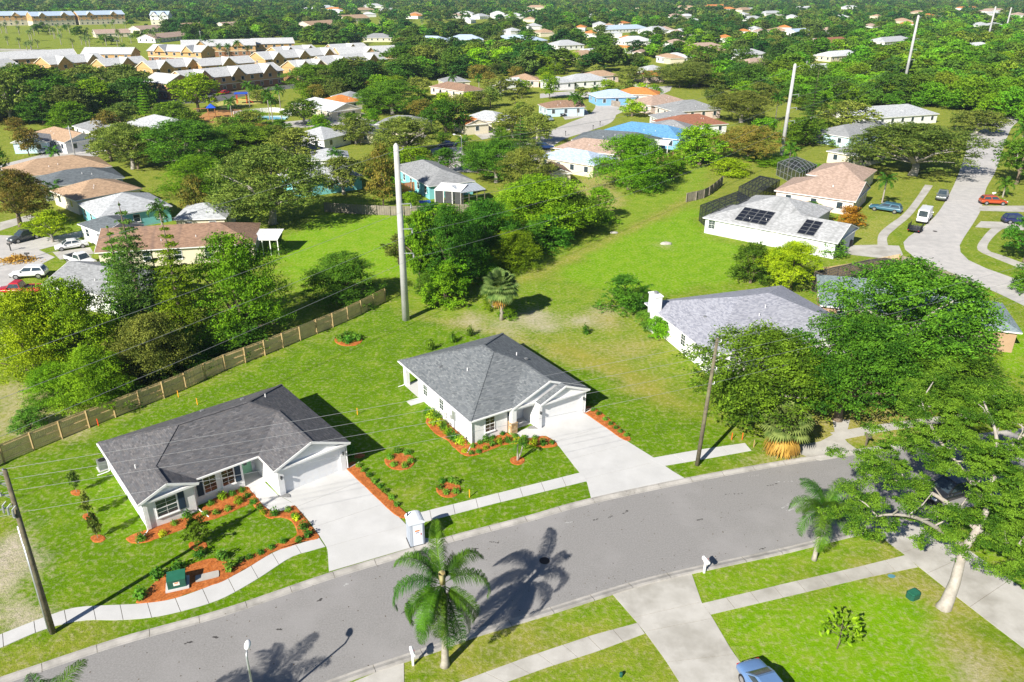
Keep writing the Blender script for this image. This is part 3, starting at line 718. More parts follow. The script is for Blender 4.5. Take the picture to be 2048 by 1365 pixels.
for p, q in (((6.35, 6.35, zr), (6.35, 8.05, zr)), ((0, 0, E), (6.35, 6.35, zr)), ((0, 14.4, E), (6.35, 8.05, zr)), ((12.7, 14.4, E), (6.35, 8.05, zr)), ((8.55, 4.15, E + s * 4.15), (6.35, 6.35, zr)), ((8.55, -.2, E + s * 4.15), (8.55, 4.15, E + s * 4.15))):
    rc.bar((p[0], p[1], p[2] + .012), (q[0], q[1], q[2] + .012), .26, .03)
rc.build('ridge_cap', sh2, rf, uv=True)
fa = MB().prism([(.02, .02), (4.38, .02), (4.42, -.18), (6.9, -.18), (6.92, -.98), (12.68, -.98), (12.68, 14.38), (.02, 14.38)], E - .2, E - .012)
rake(fa, 4.4, 12.7, -.22, 8.55, E, E + s * 4.15); rake(fa, 6.9, 12.7, -1.02, 9.8, E, E + s * 2.9)
fa.build('fascia', m_trim, H2)
gt = MB().box(-.11, 0, 0, 14.4, E - .13, E - .005).box(0, 4.3, -.11, 0, E - .13, E - .005); gt.build('gutter', m_trim, H2)
garage_door(H2, 7.35, 11.95, -.51, 2.18)
window(H2, 2.3, .4, .85, 0, .95, 1.4, mg=m_glassr)
window(H2, .4, 6.0, .95, R(-90), .8, 1.15); window(H2, .4, 9.3, .95, R(-90), .8, 1.15)
for v in (3, 8): window(H2, 12.3, v, .9, R(90), .9, 1.2)
col = MB().box(4.35, 4.85, -.15, .35, 1.2, E - .2); col.build('entry_column', m_white, H2)
cb = MB().box(4.28, 4.92, -.22, .42, 0, 1.12).box(4.24, 4.96, -.26, .46, 1.12, 1.2); stn = cb.build('column_base', mat('tan_stone', (.42, .28, .14), (.30, .20, .10), 3, .9), H2)
rs = random.Random(5)
for fc in range(4):
    for row in range(5):
        u = 0
        while u < .62:
            l = rs.uniform(.14, .26); l = min(l, .62 - u)
            if l > .05:
                mb = MB(); t_ = rs.uniform(.015, .035); z0 = .02 + row * .22
                if fc == 0: mb.box(4.29 + u, 4.28 + u + l, -.22 - t_, -.221, z0, z0 + .205)
                elif fc == 1: mb.box(4.279 - t_, 4.279, -.21 + u, -.22 + u + l, z0, z0 + .205)
                elif fc == 2: mb.box(4.921, 4.921 + t_, -.21 + u, -.22 + u + l, z0, z0 + .205)
                else: mb.box(4.29 + u, 4.28 + u + l, .421, .421 + t_, z0, z0 + .205)
                mb.build('stone', MATS['tan_stone'] if rs.random() < .6 else mat('pale_stone', (.55, .42, .26), (.46, .33, .18), 4, .9), stn)
            u += l
MB().box(.35, .75, 13.55, 13.95, 0, E - .2).build('porch_column', m_white, H2)
MB().box(.3, 3.6, 10.9, 14.05, .005, .05).build('porch_slab', m_conc, H2)
MB().box(4.2, 6.95, .5, 1.9, .005, .05).build('entry_step', m_conc, H2)
MB().box(5.2, 6.1, 1.84, 1.897, .05, 2.15).build('door', m_shut, H2)
for x in (7.12, 12.15): lamp(H2, x, -.75, 1.75, 0)
MB().box(9.62, 9.98, -.78, -.75, 3.0, 3.45).build('gable_vent', m_trim, H2)
vent(H2, 2.1, 9.3, E + s * 2.1, m_grey); stack(H2, 9.2, 6.4, E + s * 3.5); vent(H2, 9.8, 5.6, E + s * 2.9, m_grey); stack(H2, 3.4, 6.2, E + s * 3.4)
downspout(H2, .3, .3, E, -1.0, -.9); downspout(H2, .3, 13.9, E, -.7, .0); downspout(H2, 12.4, -.75, E, .9, .15); downspout(H2, 4.3, .1, E, -.05, -.2)
mb = MB().box(.24, .4, 3.2, 3.75, 1.1, 2.0).box(.3, .4, 4.0, 4.2, .9, 1.3); mb.tube([(.32, 3.5, 1.1), (.32, 3.5, .05)], .04, 6); mb.build('electric_meter', m_galv, H2)
MB().tube([(.2 + .02 * 0, 4.9 + .25 * math.cos(t), .9 + .25 * math.sin(t)) for t in np.linspace(0, 6.28, 14)], .025, 6).build('hose_reel', m_black, H2)

# ---------------- the other village houses
def house(A, B, depth, roof, wallc, label, hip=(1, 1), pitch=.36, eave=2.7, wings=(), group=None, wins=True, name='house', ov=.4, garage=None, storeys=1, winm=None):
    a_, b_ = G(*A, eave), G(*B, eave); d = (b_ - a_); Lh = d.xy.length; ang = math.atan2(d.y, d.x)
    root = thing(name, label, 'house' if name == 'house' else 'building', (a_.x, a_.y, 0), ang, group)
    wall, rf, fas = MB(), MB(), MB()
    vols = [(0, Lh, 0, depth, hip)] + [w_ for w_ in wings]
    dist = math.hypot(a_.x, a_.y)
    for k, (x0, x1, y0, y1, hp) in enumerate(vols):
        e = k * .006; o = ov + e
        wall.prism([(x0 + o, y0 + o), (x1 - o, y0 + o), (x1 - o, y1 - o), (x0 + o, y1 - o)], 0, eave - .15 - e)
        fas.prism([(x0 + .02 + e, y0 + .02 + e), (x1 - .02 - e, y0 + .02 + e), (x1 - .02 - e, y1 - .02 - e), (x0 + .02 + e, y1 - .02 - e)], eave - .17 - e, eave - .012 - e)
        z = eave - e; sw = (y1 - y0) > (x1 - x0)
        W_, D_ = (x1 - x0, y1 - y0) if not sw else (y1 - y0, x1 - x0)
        def T2(u, v, zz): return (x0 + u, y0 + v, zz) if not sw else (x1 - v, y0 + u, zz)
        h = D_ / 2 * pitch; r0 = D_ / 2 if hp[0] else 0; r1 = W_ - (D_ / 2 if hp[1] else 0)
        if r1 < r0: r0 = r1 = W_ / 2
        rf.poly([T2(0, 0, z), T2(W_, 0, z), T2(r1, D_ / 2, z + h), T2(r0, D_ / 2, z + h)])
        rf.poly([T2(W_, D_, z), T2(0, D_, z), T2(r0, D_ / 2, z + h), T2(r1, D_ / 2, z + h)])
        for end, hh, xx, rr in ((0, hp[0], 0, r0), (1, hp[1], W_, r1)):
            tri = [T2(xx, D_, z), T2(xx, 0, z), T2(rr, D_ / 2, z + h)]
            if end: tri = [tri[1], tri[0], tri[2]]
            if hh: rf.poly(tri)
            else:
                i_ = .25 if not end else -.25
                t3 = [T2(xx + i_, D_ - .1, z - .03), T2(xx + i_, .1, z - .03), T2(xx + i_, D_ / 2, z + h - .05)]
                if end: t3 = [t3[1], t3[0], t3[2]]
                wall.poly(t3)
                for y_ in (0, D_): fas.bar(T2(xx, y_, z - .06), T2(xx, D_ / 2, z + h - .06), .05, .14)
    wall.build('wall', wallc, root); rf.build('roof', roof, root, uv=True); fas.build('fascia', m_trim, root)
    if wins:
        sm = dist > 150; g_ = winm or m_glass
        x0, x1, y0, y1 = ov, Lh - ov, ov, depth - ov
        def row(L_, f):
            n = max(1, int(L_ / 3.6)); 
            for i in range(n):
                t = (i + .5) / n * L_
                for st in range(storeys): f(t, st * 2.7)
        row(x1 - x0, lambda t, zz: window(root, x0 + t, y0, .95 + zz, 0, 1.0, 1.2, mg=g_, muntin=False, simple=sm))
        ax = (a_.x + b_.x) / 2
        row(y1 - y0, lambda t, zz: window(root, x1, y0 + t, .95 + zz, R(90), 1.0, 1.2, mg=g_, muntin=False, simple=sm))
        row(y1 - y0, lambda t, zz: window(root, x0, y0 + t, .95 + zz, R(-90), 1.0, 1.2, mg=g_, muntin=False, simple=sm))
    if dist < 260 and name == 'house':
        rs = random.Random(int(A[0] * 7 + A[1]))
        for _ in range(2):
            u = rs.uniform(.3, .7) * Lh; v = depth * rs.uniform(.15, .3)
            if Lh > depth: stack(root, u, v, eave + v * pitch)
    return root
def wm(n, c): return mat('wall_' + n, c, tuple(x * .93 for x in c), 1.2, .9)
wW, wC, wT, wB, wP, wG, wTan, wBr = wm('white', (.76, .76, .76)), wm('cream', (.66, .60, .46)), wm('teal', (.22, .58, .62)), wm('blue', (.20, .42, .68)), wm('pink', (.70, .56, .50)), wm('grey', (.55, .58, .62)), wm('tan', (.56, .34, .15)), wm('brown', (.30, .15, .08))
wLB = wm('pale_blue', (.52, .68, .80))
rG, rLG, rDG, rTan, rPk, rBrn, rOr, rBl, rLB, rRB, rWt = (shc('roof_grey', (.28, .29, .30)), shc('roof_light_grey', (.44, .46, .48)), shc('roof_dark_grey', (.13, .15, .165)), shc('roof_tan', (.42, .29, .19)), shc('roof_pink_tan', (.42, .31, .25), (.30, .22, .17)), shc('roof_brown', (.30, .19, .13), (.16, .11, .09)), shc('roof_orange', (.58, .22, .06)), shc('roof_blue', (.12, .30, .52)), shc('roof_light_blue', (.42, .52, .66)), shc('roof_red_brown', (.30, .13, .08)), shc('roof_white', (.58, .60, .63)))
rStk = shc('roof_stained_grey', (.40, .41, .42), (.22, .23, .23))
rApt = shc('roof_apartment', (.50, .51, .52))
# house with a chimney by the big oaks
a3 = G(1424, 714, 2.6)
h3 = thing('house', 'white house with big pale blue-grey hipped roof and white chimney behind the oaks', 'house', (a3.x, a3.y, 0), R(18.2))
E = 2.7; s = .36
MB().prism([(.4, .4), (19.2, .4), (19.2, 15.1), (.4, 15.1)], 0, E - .15).build('wall', m_white, h3)
W_, D_ = 19.6, 15.5
rf = roof_faces([([(0, 0), (W_, 0), (W_ - 7.75, 7.75), (7.75, 7.75)], lambda u, v: v), ([(W_, D_), (0, D_), (7.75, 7.75), (W_ - 7.75, 7.75)], lambda u, v: D_ - v),
                 ([(0, D_), (0, 0), (7.75, 7.75)], lambda u, v: u), ([(W_, 0), (W_, D_), (W_ - 7.75, 7.75)], lambda u, v: W_ - u)], s, E).build('roof', sh3, h3, uv=True)
MB().prism([(.02, .02), (W_ - .02, .02), (W_ - .02, D_ - .02), (.02, D_ - .02)], E - .17, E - .012).build('fascia', m_trim, h3)
ch = MB().box(-.35, .55, 12.2, 13.8, 0, 4.6).box(-.45, .65, 12.1, 13.9, 4.6, 4.75).build('chimney', m_white, h3)
MB().lathe([(.2, 4.75), (.2, 5.0), (.28, 5.02), (.05, 5.12)], 10, (.1, 13.0, 0)).build('chimney_cap', m_grey, ch)
for v in (2.0, 6.5, 10.4): window(h3, .4, v, .95, R(-90), .9, 1.3)
for u in (3, 8, 12, 16): window(h3, u, .4, .95, 0, 1.0, 1.3)
for x, y in ((8.5, 4.5), (10, 5.6), (6.6, 3.2)): stack(h3, x, y, E + s * y)
vent(h3, 3.2, 7.0, E + s * 3.2, m_grey)
# house on the bend behind the oaks
h4 = house((1640, 611), (1985, 650), 11.5, sh_teal, wm('brown_stucco', (.40, .27, .17)), 'brown stuccoed house with teal-grey roof on the bend behind the oaks', wings=[(14.0, 21.3, -1.5, 8, (1, 1))])
# solar house
h5 = house((1405, 435), (1676, 487), 10.5, rStk, wm('solar_grey', (.58, .60, .63)), 'pale grey house with two banks of black solar panels on its roof', hip=(1, 0), wings=[(.9, 15, 7.5, 20, (1, 1))], wins=False, pitch=.34)
for u in (1.6,): window(h5, u, .4, 1.0, 0, 1.1, 1.3)
shut = MB()
for u in (9.3, 12.4):
    mb = MB(); mb.box(u - .65, u + .65, .355, .397, .9, 2.3)
    for i in range(8): mb.box(u - .6, u + .6, .34, .355, .95 + i * .17, 1.05 + i * .17)
    mb.build('storm_shutter', m_trim, h5)
m_sol = mat('solar_black', (.012, .014, .02), (.018, .02, .03), 6, .15, spec=.6)
def solar(u0, n, v0, v1):
    for i in range(n):
        u = u0 + i * 1.32; mb = MB(); z = lambda v: 2.7 + .34 * v + .10
        mb.poly([(u, v0, z(v0)), (u + 1.2, v0, z(v0)), (u + 1.2, v1, z(v1)), (u, v1, z(v1))]); mb.poly([(u, v1, z(v1) - .06), (u + 1.2, v1, z(v1) - .06), (u + 1.2, v0, z(v0) - .06), (u, v0, z(v0) - .06)])
        mb.poly([(u, v0, z(v0) - .06), (u + 1.2, v0, z(v0) - .06), (u + 1.2, v0, z(v0)), (u, v0, z(v0))])
        o = mb.build('solar_panel', m_sol, h5)
        e = MB(); 
        for k in (.0, 1.2): e.bar((u + k, v0, z(v0) + .01), (u + k, v1, z(v1) + .01), .04, .05)
        for k in np.linspace(v0, v1, 5): e.bar((u, k, z(k) + .005), (u + 1.2, k, z(k) + .005), .03, .03)
        e.build('panel_frame', m_grey, o)
solar(5.2, 4, .9, 4.6); solar(15.6, 2, .5, 4.3)
HS = [
 ((82, 570), (251, 600), 9.5, rG, wW, 'white house with plain grey roof behind the red pickup', (0, 1)),
 ((188, 506), (511, 487), 11, rBrn, wC, 'long cream house with stained brown roof behind the conifers', (0, 1)),
 ((205, 468), (288, 449), 8.5, rDG, wW, 'white gabled house with dark grey roof behind the green bins', (0, 1)),
 ((196, 437), (345, 412), 12, rLG, wT, 'teal walled house with wide pale grey roof at the left', (1, 1)),
 ((150, 402), (285, 377), 11, rTan, wC, 'tan roofed house just behind the teal walled one', (1, 1)),
 ((84, 376), (250, 355), 10, rDG, wG, 'house with dark slate roof between two tan roofs', (1, 1)),
 ((20, 358), (225, 333), 12, rTan, wC, 'wide tan roofed house at the left beside the lane', (1, 1)),
 ((20, 286), (95, 284), 9, rG, wLB, 'pale blue house with grey roof at the far left lane', (0, 1)),
 ((345, 440), (452, 437), 9, rLG, wC, 'beige house with grey roof between the magnolia and the teal walled house', (1, 1)),
 ((680, 262), (747, 268), 9, rG, wC, 'grey roofed house left of the bronze tree', (1, 1)),
 ((748, 249), (850, 252), 10, rG, wC, 'long grey roofed house behind the olive tree above the cul-de-sac', (1, 1)),
 ((612, 322), (700, 318), 9, rLG, wW, 'white walled house behind the bright turquoise one', (1, 1)),
 ((0, 205), (38, 203), 9, rLG, wW, 'pale roof glimpsed at the left edge of the wooded lot', (1, 1)),
 ((1500, 132), (1560, 128), 14, rPk, wC, 'far tan roof left of the second transmission pole', (1, 1)),
 ((1470, 112), (1540, 108), 14, rLG, wW, 'far pale grey roof behind the oaks left of the transmission line', (1, 1)),
 ((1340, 118), (1390, 116), 13, rWt, wW, 'far white roofed house right of the broad grey-green oak', (1, 1)),
 ((1250, 84), (1310, 82), 16, rWt, wW, 'far long white roof above the village', (1, 1)),
 ((1115, 92), (1170, 90), 15, rLG, wW, 'far grey roof right of the blue-grey cluster', (1, 1)),
 ((58, 267), (128, 286), 9, rTan, wW, 'white house with tan gabled roof and open garage at the lane', (1, 0)),
 ((143, 252), (198, 269), 9, rG, wW, 'white house with dull grey gabled roof behind the utility pole', (1, 0)),
 ((246, 246), (318, 262), 12, rLG, wW, 'white house with pale grey roof beside the wooded lot', (1, 0)),
 ((580, 272), (648, 280), 11, rLG, wW, 'white house with pale grey hipped roof under the oaks', (1, 1)),
 ((604, 305), (656, 297), 8, rG, wW, 'low grey roofed house between oak crowns', (1, 1)),
 ((582, 207), (662, 224), 11, rWt, wC, 'house with nearly white roof beside the pool fence', (1, 0)),
 ((664, 208), (727, 202), 10, rOr, wC, 'house with bright orange roof beside the white roofed one', (1, 1)),
 ((690, 199), (742, 194), 10, rG, wP, 'grey hipped house just behind the bright orange roof', (1, 1)),
 ((592, 370), (728, 352), 11, rLG, wT, 'bright turquoise house with light roof half hidden by the oak', (1, 1)),
 ((856, 373), (951, 362), 20, rG, wT, 'turquoise house with grey roof and a white lanai behind the picket fence', (1, 1)),
 ((922, 236), (1000, 243), 10, rLG, wC, 'pale grey hipped house behind the small orange garage', (1, 1)),
 ((930, 251), (981, 247), 9, rOr, wC, 'small orange roofed house with white garage door', (0, 0)),
 ((1093, 217), (1172, 214), 9, rBrn, wLB, 'brown roofed house with blue porch by the parked cars', (1, 0)),
 ((858, 173), (928, 184), 10, rBrn, wP, 'pink house with brown hipped roof beside the leafy thicket', (1, 1)),
 ((888, 165), (942, 163), 10, rG, wC, 'grey roofed house just behind the brown hipped one', (1, 1)),
 ((998, 169), (1048, 166), 9, rWt, wW, 'white house with very pale roof left of the street trees', (1, 0)),
 ((1022, 161), (1080, 161), 11, rTan, wP, 'pink house with tan hipped roof at the street end', (1, 1)),
 ((1106, 167), (1152, 164), 10, rLG, wW, 'white house with grey hipped roof and parked black car', (1, 1)),
 ((1140, 164), (1221, 160), 12, rLG, wW, 'long white house with pale grey roof at the street end', (1, 1)),
 ((1183, 154), (1240, 151), 10, rTan, wP, 'tan roofed house behind the long white one', (1, 1)),
 ((1290, 153), (1332, 151), 9, rOr, wP, 'terracotta roofed house half behind a round tree', (1, 1)),
 ((1295, 141), (1335, 139), 9, rLG, wW, 'pale roofed house behind the terracotta one', (1, 1)),
 ((1195, 196), (1275, 194), 11, rLB, wB, 'blue walled house with pale bluish roof and fence', (1, 1)),
 ((1232, 188), (1318, 191), 10, rOr, wP, 'wide orange-tan roof behind the blue walled house', (1, 1)),
 ((1302, 212), (1382, 204), 12, rPk, wP, 'pink house with wide brown-grey roof by the yellow tree', (1, 1)),
 ((1350, 224), (1445, 219), 13, rG, wP, 'house with long slate grey roof behind the pink one', (1, 1)),
 ((1348, 255), (1458, 248), 12, rRB, wW, 'white house with red-brown hipped roof by the easement', (1, 1)),
 ((1318, 240), (1400, 238), 9, rG, wW, 'grey roofed house behind the red-brown roof', (1, 1)),
 ((1290, 262), (1392, 266), 12, rG, wW, 'white house with grey hipped roof behind the blue one', (1, 1)),
 ((1200, 262), (1360, 280), 12, rBl, wB, 'bright blue house with blue hipped roof', (1, 1)),
 ((1142, 280), (1308, 292), 11, rDG, wG, 'dark slate roofed house in front of the bright blue one', (1, 1)),
 ((1105, 296), (1242, 311), 11, rPk, wC, 'tan-pink roofed house between slate roof and sky-blue roof', (1, 1)),
 ((1072, 313), (1188, 332), 10, rLB, wC, 'cream house with sky-blue roof beside the vine covered tree', (1, 1)),
 ((1098, 349), (1146, 347), 8, rBrn, wC, 'small dark brown gabled house behind the bushes', (0, 0)),
 ((1548, 381), (1712, 404), 13, rPk, wP, 'pink walled house with stained pink-brown roof behind the solar house', (1, 0)),
 ((1612, 349), (1725, 364), 13, rPk, wC, 'second pink-brown roofed house next to the small pool cage', (1, 1)),
 ((1652, 302), (1722, 314), 12, rG, wC, 'grey roofed house just left of the big street oak', (1, 1)),
 ((1700, 276), (1806, 256), 11, rG, wLB, 'house with long grey roof and blue trimmed porch', (1, 1)),
 ((1735, 238), (1880, 228), 13, rLG, wW, 'long pale roofed house at the far end of the side street', (1, 1)),
 ((1388, 97), (1456, 95), 14, rPk, wP, 'pink house with tan roof far behind the village', (1, 1)),
 ((1632, 143), (1692, 137), 12, rWt, wP, 'far house with whitish flat pitched roof near the tall poles', (1, 1)),
 ((1663, 114), (1728, 109), 12, rWt, wC, 'far house with bright whitish roof beyond the tall poles', (1, 1)),
 ((1648, 88), (1708, 84), 16, rRB, wP, 'far terracotta tiled house beyond the tall poles', (0, 0)),
 ((1595, 66), (1625, 64), 14, rLB, wW, 'far white house with bluish gabled roof among dark trees', (0, 0)),
 ((820, 82), (890, 84), 16, rLB, wW, 'far white house with blue-grey roof, leftmost of the blue-grey cluster', (1, 1)),
 ((895, 80), (968, 80), 16, rLB, wW, 'far blue-grey roofed house in the middle of the blue-grey cluster', (1, 1)),
 ((975, 80), (1055, 84), 18, rLB, wW, 'far wide blue-grey roofed house in the blue-grey cluster', (1, 1)),
 ((1050, 84), (1097, 81), 12, rLB, wW, 'far small blue-grey roofed house, rightmost of its cluster', (1, 1)),
 ((1150, 113), (1205, 109), 12, rTan, wC, 'far tan roofed house beside white gabled houses', (1, 1)),
 ((1180, 108), (1238, 104), 12, rWt, wW, 'far white house with pale gabled roof', (0, 0)),
 ((1210, 60), (1300, 57), 16, rLB, wW, 'far long blue-grey roof between dense trees', (1, 1)),
 ((1305, 62), (1345, 60), 16, rLG, wW, 'far grey roof to the right of the long blue-grey one', (1, 1)),
 ((725, 76), (785, 76), 14, rG, wC, 'far slate roof at the edge of the golf course trees', (1, 1)),
 ((1360, 66), (1400, 64), 14, rWt, wW, 'far whitish roof left of the tan roofs', (1, 1)),
 ((190, 68), (262, 66), 14, rPk, wC, 'far tan roofed house at the edge of the golf course', (0, 0)),
 ((280, 60), (330, 57), 14, rPk, wC, 'far pinkish roofed house behind the golf course palms', (0, 0)),
 ((310, 78), (380, 71), 14, rPk, wW, 'far house with pink-grey roof and white gable', (0, 0)),
 ((370, 54), (410, 52), 14, rTan, wC, 'far tan roof behind the dark round trees', (0, 0)),
 ((450, 52), (490, 50), 14, rPk, wC, 'far tan roof to the right of the dark round trees', (0, 0)),
 ((622, 52), (680, 48), 18, rTan, wC, 'far tan two storey house beyond the apartments', (0, 0)),
 ((690, 38), (740, 36), 18, rTan, wC, 'far tan house at the golf course edge', (0, 0)),
 ((1950, 95), (1990, 92), 12, rWt, wW, 'far small white roof at the right edge among trees', (1, 1)),
 ((1770, 85), (1830, 80), 14, rLG, wW, 'far long pale roof behind the tall concrete pole', (1, 1)),
]
for A, B, d_, r_, w_, lab, hp in HS: house(A, B, d_, r_, w_, lab, hp)
_r = random.Random(11)
for i in range(120):      # roofs that show between the crowns toward the horizon
    px = _r.uniform(560, 2040); py = _r.choice([_r.uniform(12, 34), _r.uniform(30, 70), _r.uniform(60, 118)])
    if (px < 900 and py > 36) or (py > 70 and (px < 1240 or 1480 < px)) or (1560 < px and py > 60 and px < 2048 and _r.random() < .7): continue
    q = 15 + _r.uniform(0, 15)
    rr, nm = _r.choice([(rTan, 'tan'), (rWt, 'whitish'), (rOr, 'terracotta'), (rLG, 'pale grey'), (rPk, 'pinkish')])
    house((px, py), (px + q * (1 + 20 / py * .4), py - _r.uniform(-1, 1)), _r.uniform(11, 17), rr, wW if nm != 'tan' else wC, 'distant house with %s roof between treetops' % nm, (1, 1), group='distant houses with %s roofs among the trees' % nm, wins=False, eave=3.0)
# garden apartments: long two storey blocks with cross gables
def apartments(A, B, depth, label, ends=(0, 0), gables=2, storeys=2, roof=None, w1=None, w2=None, group=None):
    ev = 2.75 * storeys; a_, b_ = G(*A, ev), G(*B, ev); d = b_ - a_; L_ = d.xy.length
    root = thing('apartment_building', label, 'apartment building', (a_.x, a_.y, 0), math.atan2(d.y, d.x), group)
    roof = roof or rApt; w1 = w1 or wTan; w2 = w2 or wBr
    o = .5; half = ev / 2
    MB().prism([(o, o), (L_ - o, o), (L_ - o, depth - o), (o, depth - o)], 0, half).build('lower_wall', w2, root)
    up = MB(); up.prism([(o - .05, o - .05), (L_ - o + .05, o - .05), (L_ - o + .05, depth - o + .05), (o - .05, depth - o + .05)], half, ev - .1)
    h = depth / 2 * .42; rf = MB()
    rf.poly([(0, 0, ev), (L_, 0, ev), (L_, depth / 2, ev + h), (0, depth / 2, ev + h)]); rf.poly([(L_, depth, ev), (0, depth, ev), (0, depth / 2, ev + h), (L_, depth / 2, ev + h)])
    rf.poly([(L_, 0, ev - .12), (0, 0, ev - .12), (0, depth / 2, ev + h - .12), (L_, depth / 2, ev + h - .12)])
    rf.poly([(0, depth, ev - .12), (L_, depth, ev - .12), (L_, depth / 2, ev + h - .12), (0, depth / 2, ev + h - .12)])
    for x, sg in ((.3, 1), (L_ - .3, -1)):
        t = [(x, depth - .2, ev - .13), (x, .2, ev - .13), (x, depth / 2, ev + h - .2)]
        up.poly(t if sg > 0 else [t[1], t[0], t[2]])
    tr = MB()
    for g in range(gables):
        x = L_ * (g + .5) / gables; gw = 3.4
        zt = ev + gw * .85; vy = min(depth / 2, (zt - ev) / .42)
        rf.poly([(x - gw, -.6, ev - .3), (x, -.6, zt), (x, vy, zt), (x - gw, .0, ev)]); rf.poly([(x, -.6, zt), (x + gw, -.6, ev - .3), (x + gw, 0, ev), (x, vy, zt)])
        up.poly([(x - gw + .3, -.3, ev - .3), (x + gw - .3, -.3, ev - .3), (x, -.3, zt - .3)])
        for e in (-gw, gw): tr.bar((x + e, -.62, ev - .38), (x, -.62, zt - .08), .1, .22)
    for x in (0, L_):
        for y in (0, depth): tr.bar((x, y, ev - .1), (x, depth / 2, ev + h - .1), .1, .25)
    tr.box(o - .12, L_ - o + .12, o - .14, o - .06, half - .15, half + .15)
    up.build('upper_wall', w1, root); rf.build('roof', roof, root, uv=True); tr.build('trim', mat('pale_trim', (.70, .64, .50), (.66, .60, .46), 2, .7), root)
    n = max(2, int(L_ / 4.2))
    for st in range(storeys):
        for i in range(n): window(root, o + (i + .5) * (L_ - 2 * o) / n, o - (.06 if st else .0), .9 + st * 2.75, 0, 1.3, 1.3, simple=True)
    for sd, x in ((R(-90), o - .06), (R(90), L_ - o + .06)):
        for st in range(1, storeys): window(root, x, depth * .5, .9 + st * 2.75, sd, 1.0, 1.2, simple=True)
    return root
AP = [((374, 161), (569, 141), 13, 'tan and brown apartment block facing the playground, nearest of the complex', 3), ((283, 163), (333, 168), 12, 'brown end block of the apartments beside the wooded lot', 0),
 ((304, 139), (412, 130), 13, 'apartment block with long pale roof behind the playground block', 2), ((210, 133), (300, 126), 12, 'apartment block partly hidden by the wooded lot', 1),
 ((530, 120), (682, 108), 14, 'long apartment block with brown gable facing the court', 3), ((595, 138), (656, 133), 13, 'short apartment block right of the playground block', 2),
 ((402, 133), (512, 125), 12, 'apartment block with plain pale roof in the middle row', 1), ((-30, 122), (157, 113), 14, 'long apartment block at the far left of the complex', 0),
 ((160, 109), (262, 109), 13, 'apartment block with wide white roof beside the golf course', 0), ((292, 102), (402, 105), 13, 'apartment block with brown gables behind the palms', 2),
 ((362, 94), (512, 91), 14, 'apartment block in the rear row behind the palm row', 2), ((505, 89), (590, 87), 13, 'rear apartment block with white roof beside the hedge', 0),
 ((655, 130), (775, 119), 14, 'apartment block behind the right hand oak with long pale roof', 2), ((680, 110), (800, 105), 14, 'rearmost right apartment block beside the dark round tree', 1),
 ((100, 130), (215, 121), 13, 'apartment block behind the wooded lot, roof only', 2), ((670, 102), (740, 98), 13, 'short rear apartment block with pale roof', 1),
 ((-20, 137), (42, 131), 12, 'low apartment wing at the left edge above the woods', 0), ((560, 108), (640, 102), 13, 'apartment block between the long block and the rear row', 2)]
for A, B, d_, lab, g_ in AP: apartments(A, B, d_, lab, gables=g_)
wA3 = wm('condo_tan', (.55, .33, .14))
for A, B, lab in (((-60, 33), (60, 31), 'far three storey condo block, leftmost behind the golf course'), ((62, 33), (150, 31), 'far three storey condo block, second from the left behind the golf course'), ((155, 31), (250, 29), 'far three storey condo block with tan gables behind the golf course'), ((298, 31), (336, 31), 'far white condo tower block behind the round trees')):
    apartments(A, B, 16, lab, gables=2, storeys=3, w1=wA3 if 'white' not in lab else wW, w2=wC, roof=rLB)

# ---------------- lanai, awnings, cages
def awning(A, B, depth, z, roofm, label, posts=4, name='patio_roof', wallm=None):
    a_, b_ = G(*A, z), G(*B, z); d = b_ - a_; L_ = d.xy.length
    root = thing(name, label, 'patio cover', (a_.x, a_.y, 0), math.atan2(d.y, d.x))
    mb = MB(); n = int(L_ / .6)
    mb.poly([(0, 0, z), (L_, 0, z), (L_, depth, z + .5), (0, depth, z + .5)]); mb.poly([(L_, 0, z - .1), (0, 0, z - .1), (0, depth, z + .4), (L_, depth, z + .4)]); mb.poly([(0, 0, z - .1), (L_, 0, z - .1), (L_, 0, z), (0, 0, z)])
    for i in range(n + 1): mb.bar((i * L_ / n, 0, z + .02), (i * L_ / n, depth, z + .52), .06, .05)
    mb.build('roof', roofm, root)
    for i in range(posts):
        x = .1 + i * (L_ - .2) / (posts - 1); MB().box(x - .06, x + .06, .1, .22, 0, z - .1).build('post', wallm or m_trim, root)
    return root
la = awning((868, 380), (922, 384), 4, 2.5, m_trim, 'white metal lanai roof on the turquoise house')
for i in range(3): MB().box(.2 + i * 1.9, 1.9 + i * 1.9, .13, .17, .1, 2.3).build('screen', mat('dark_screen', (.05, .055, .06), (.07, .07, .07), 3, .6), la)
awning((922, 386), (971, 379), 4, 2.4, mat('grey_panel', (.36, .40, .45), (.30, .33, .37), 2, .4), 'grey panelled awning beside the white lanai', wallm=m_wood)
awning((506, 480), (555, 480), 4, 2.5, m_trim, 'white carport roof at the right end of the long cream house')
awning((1282, 287), (1336, 291), 4, 2.6, m_trim, 'white screened patio roof behind the bright blue house')
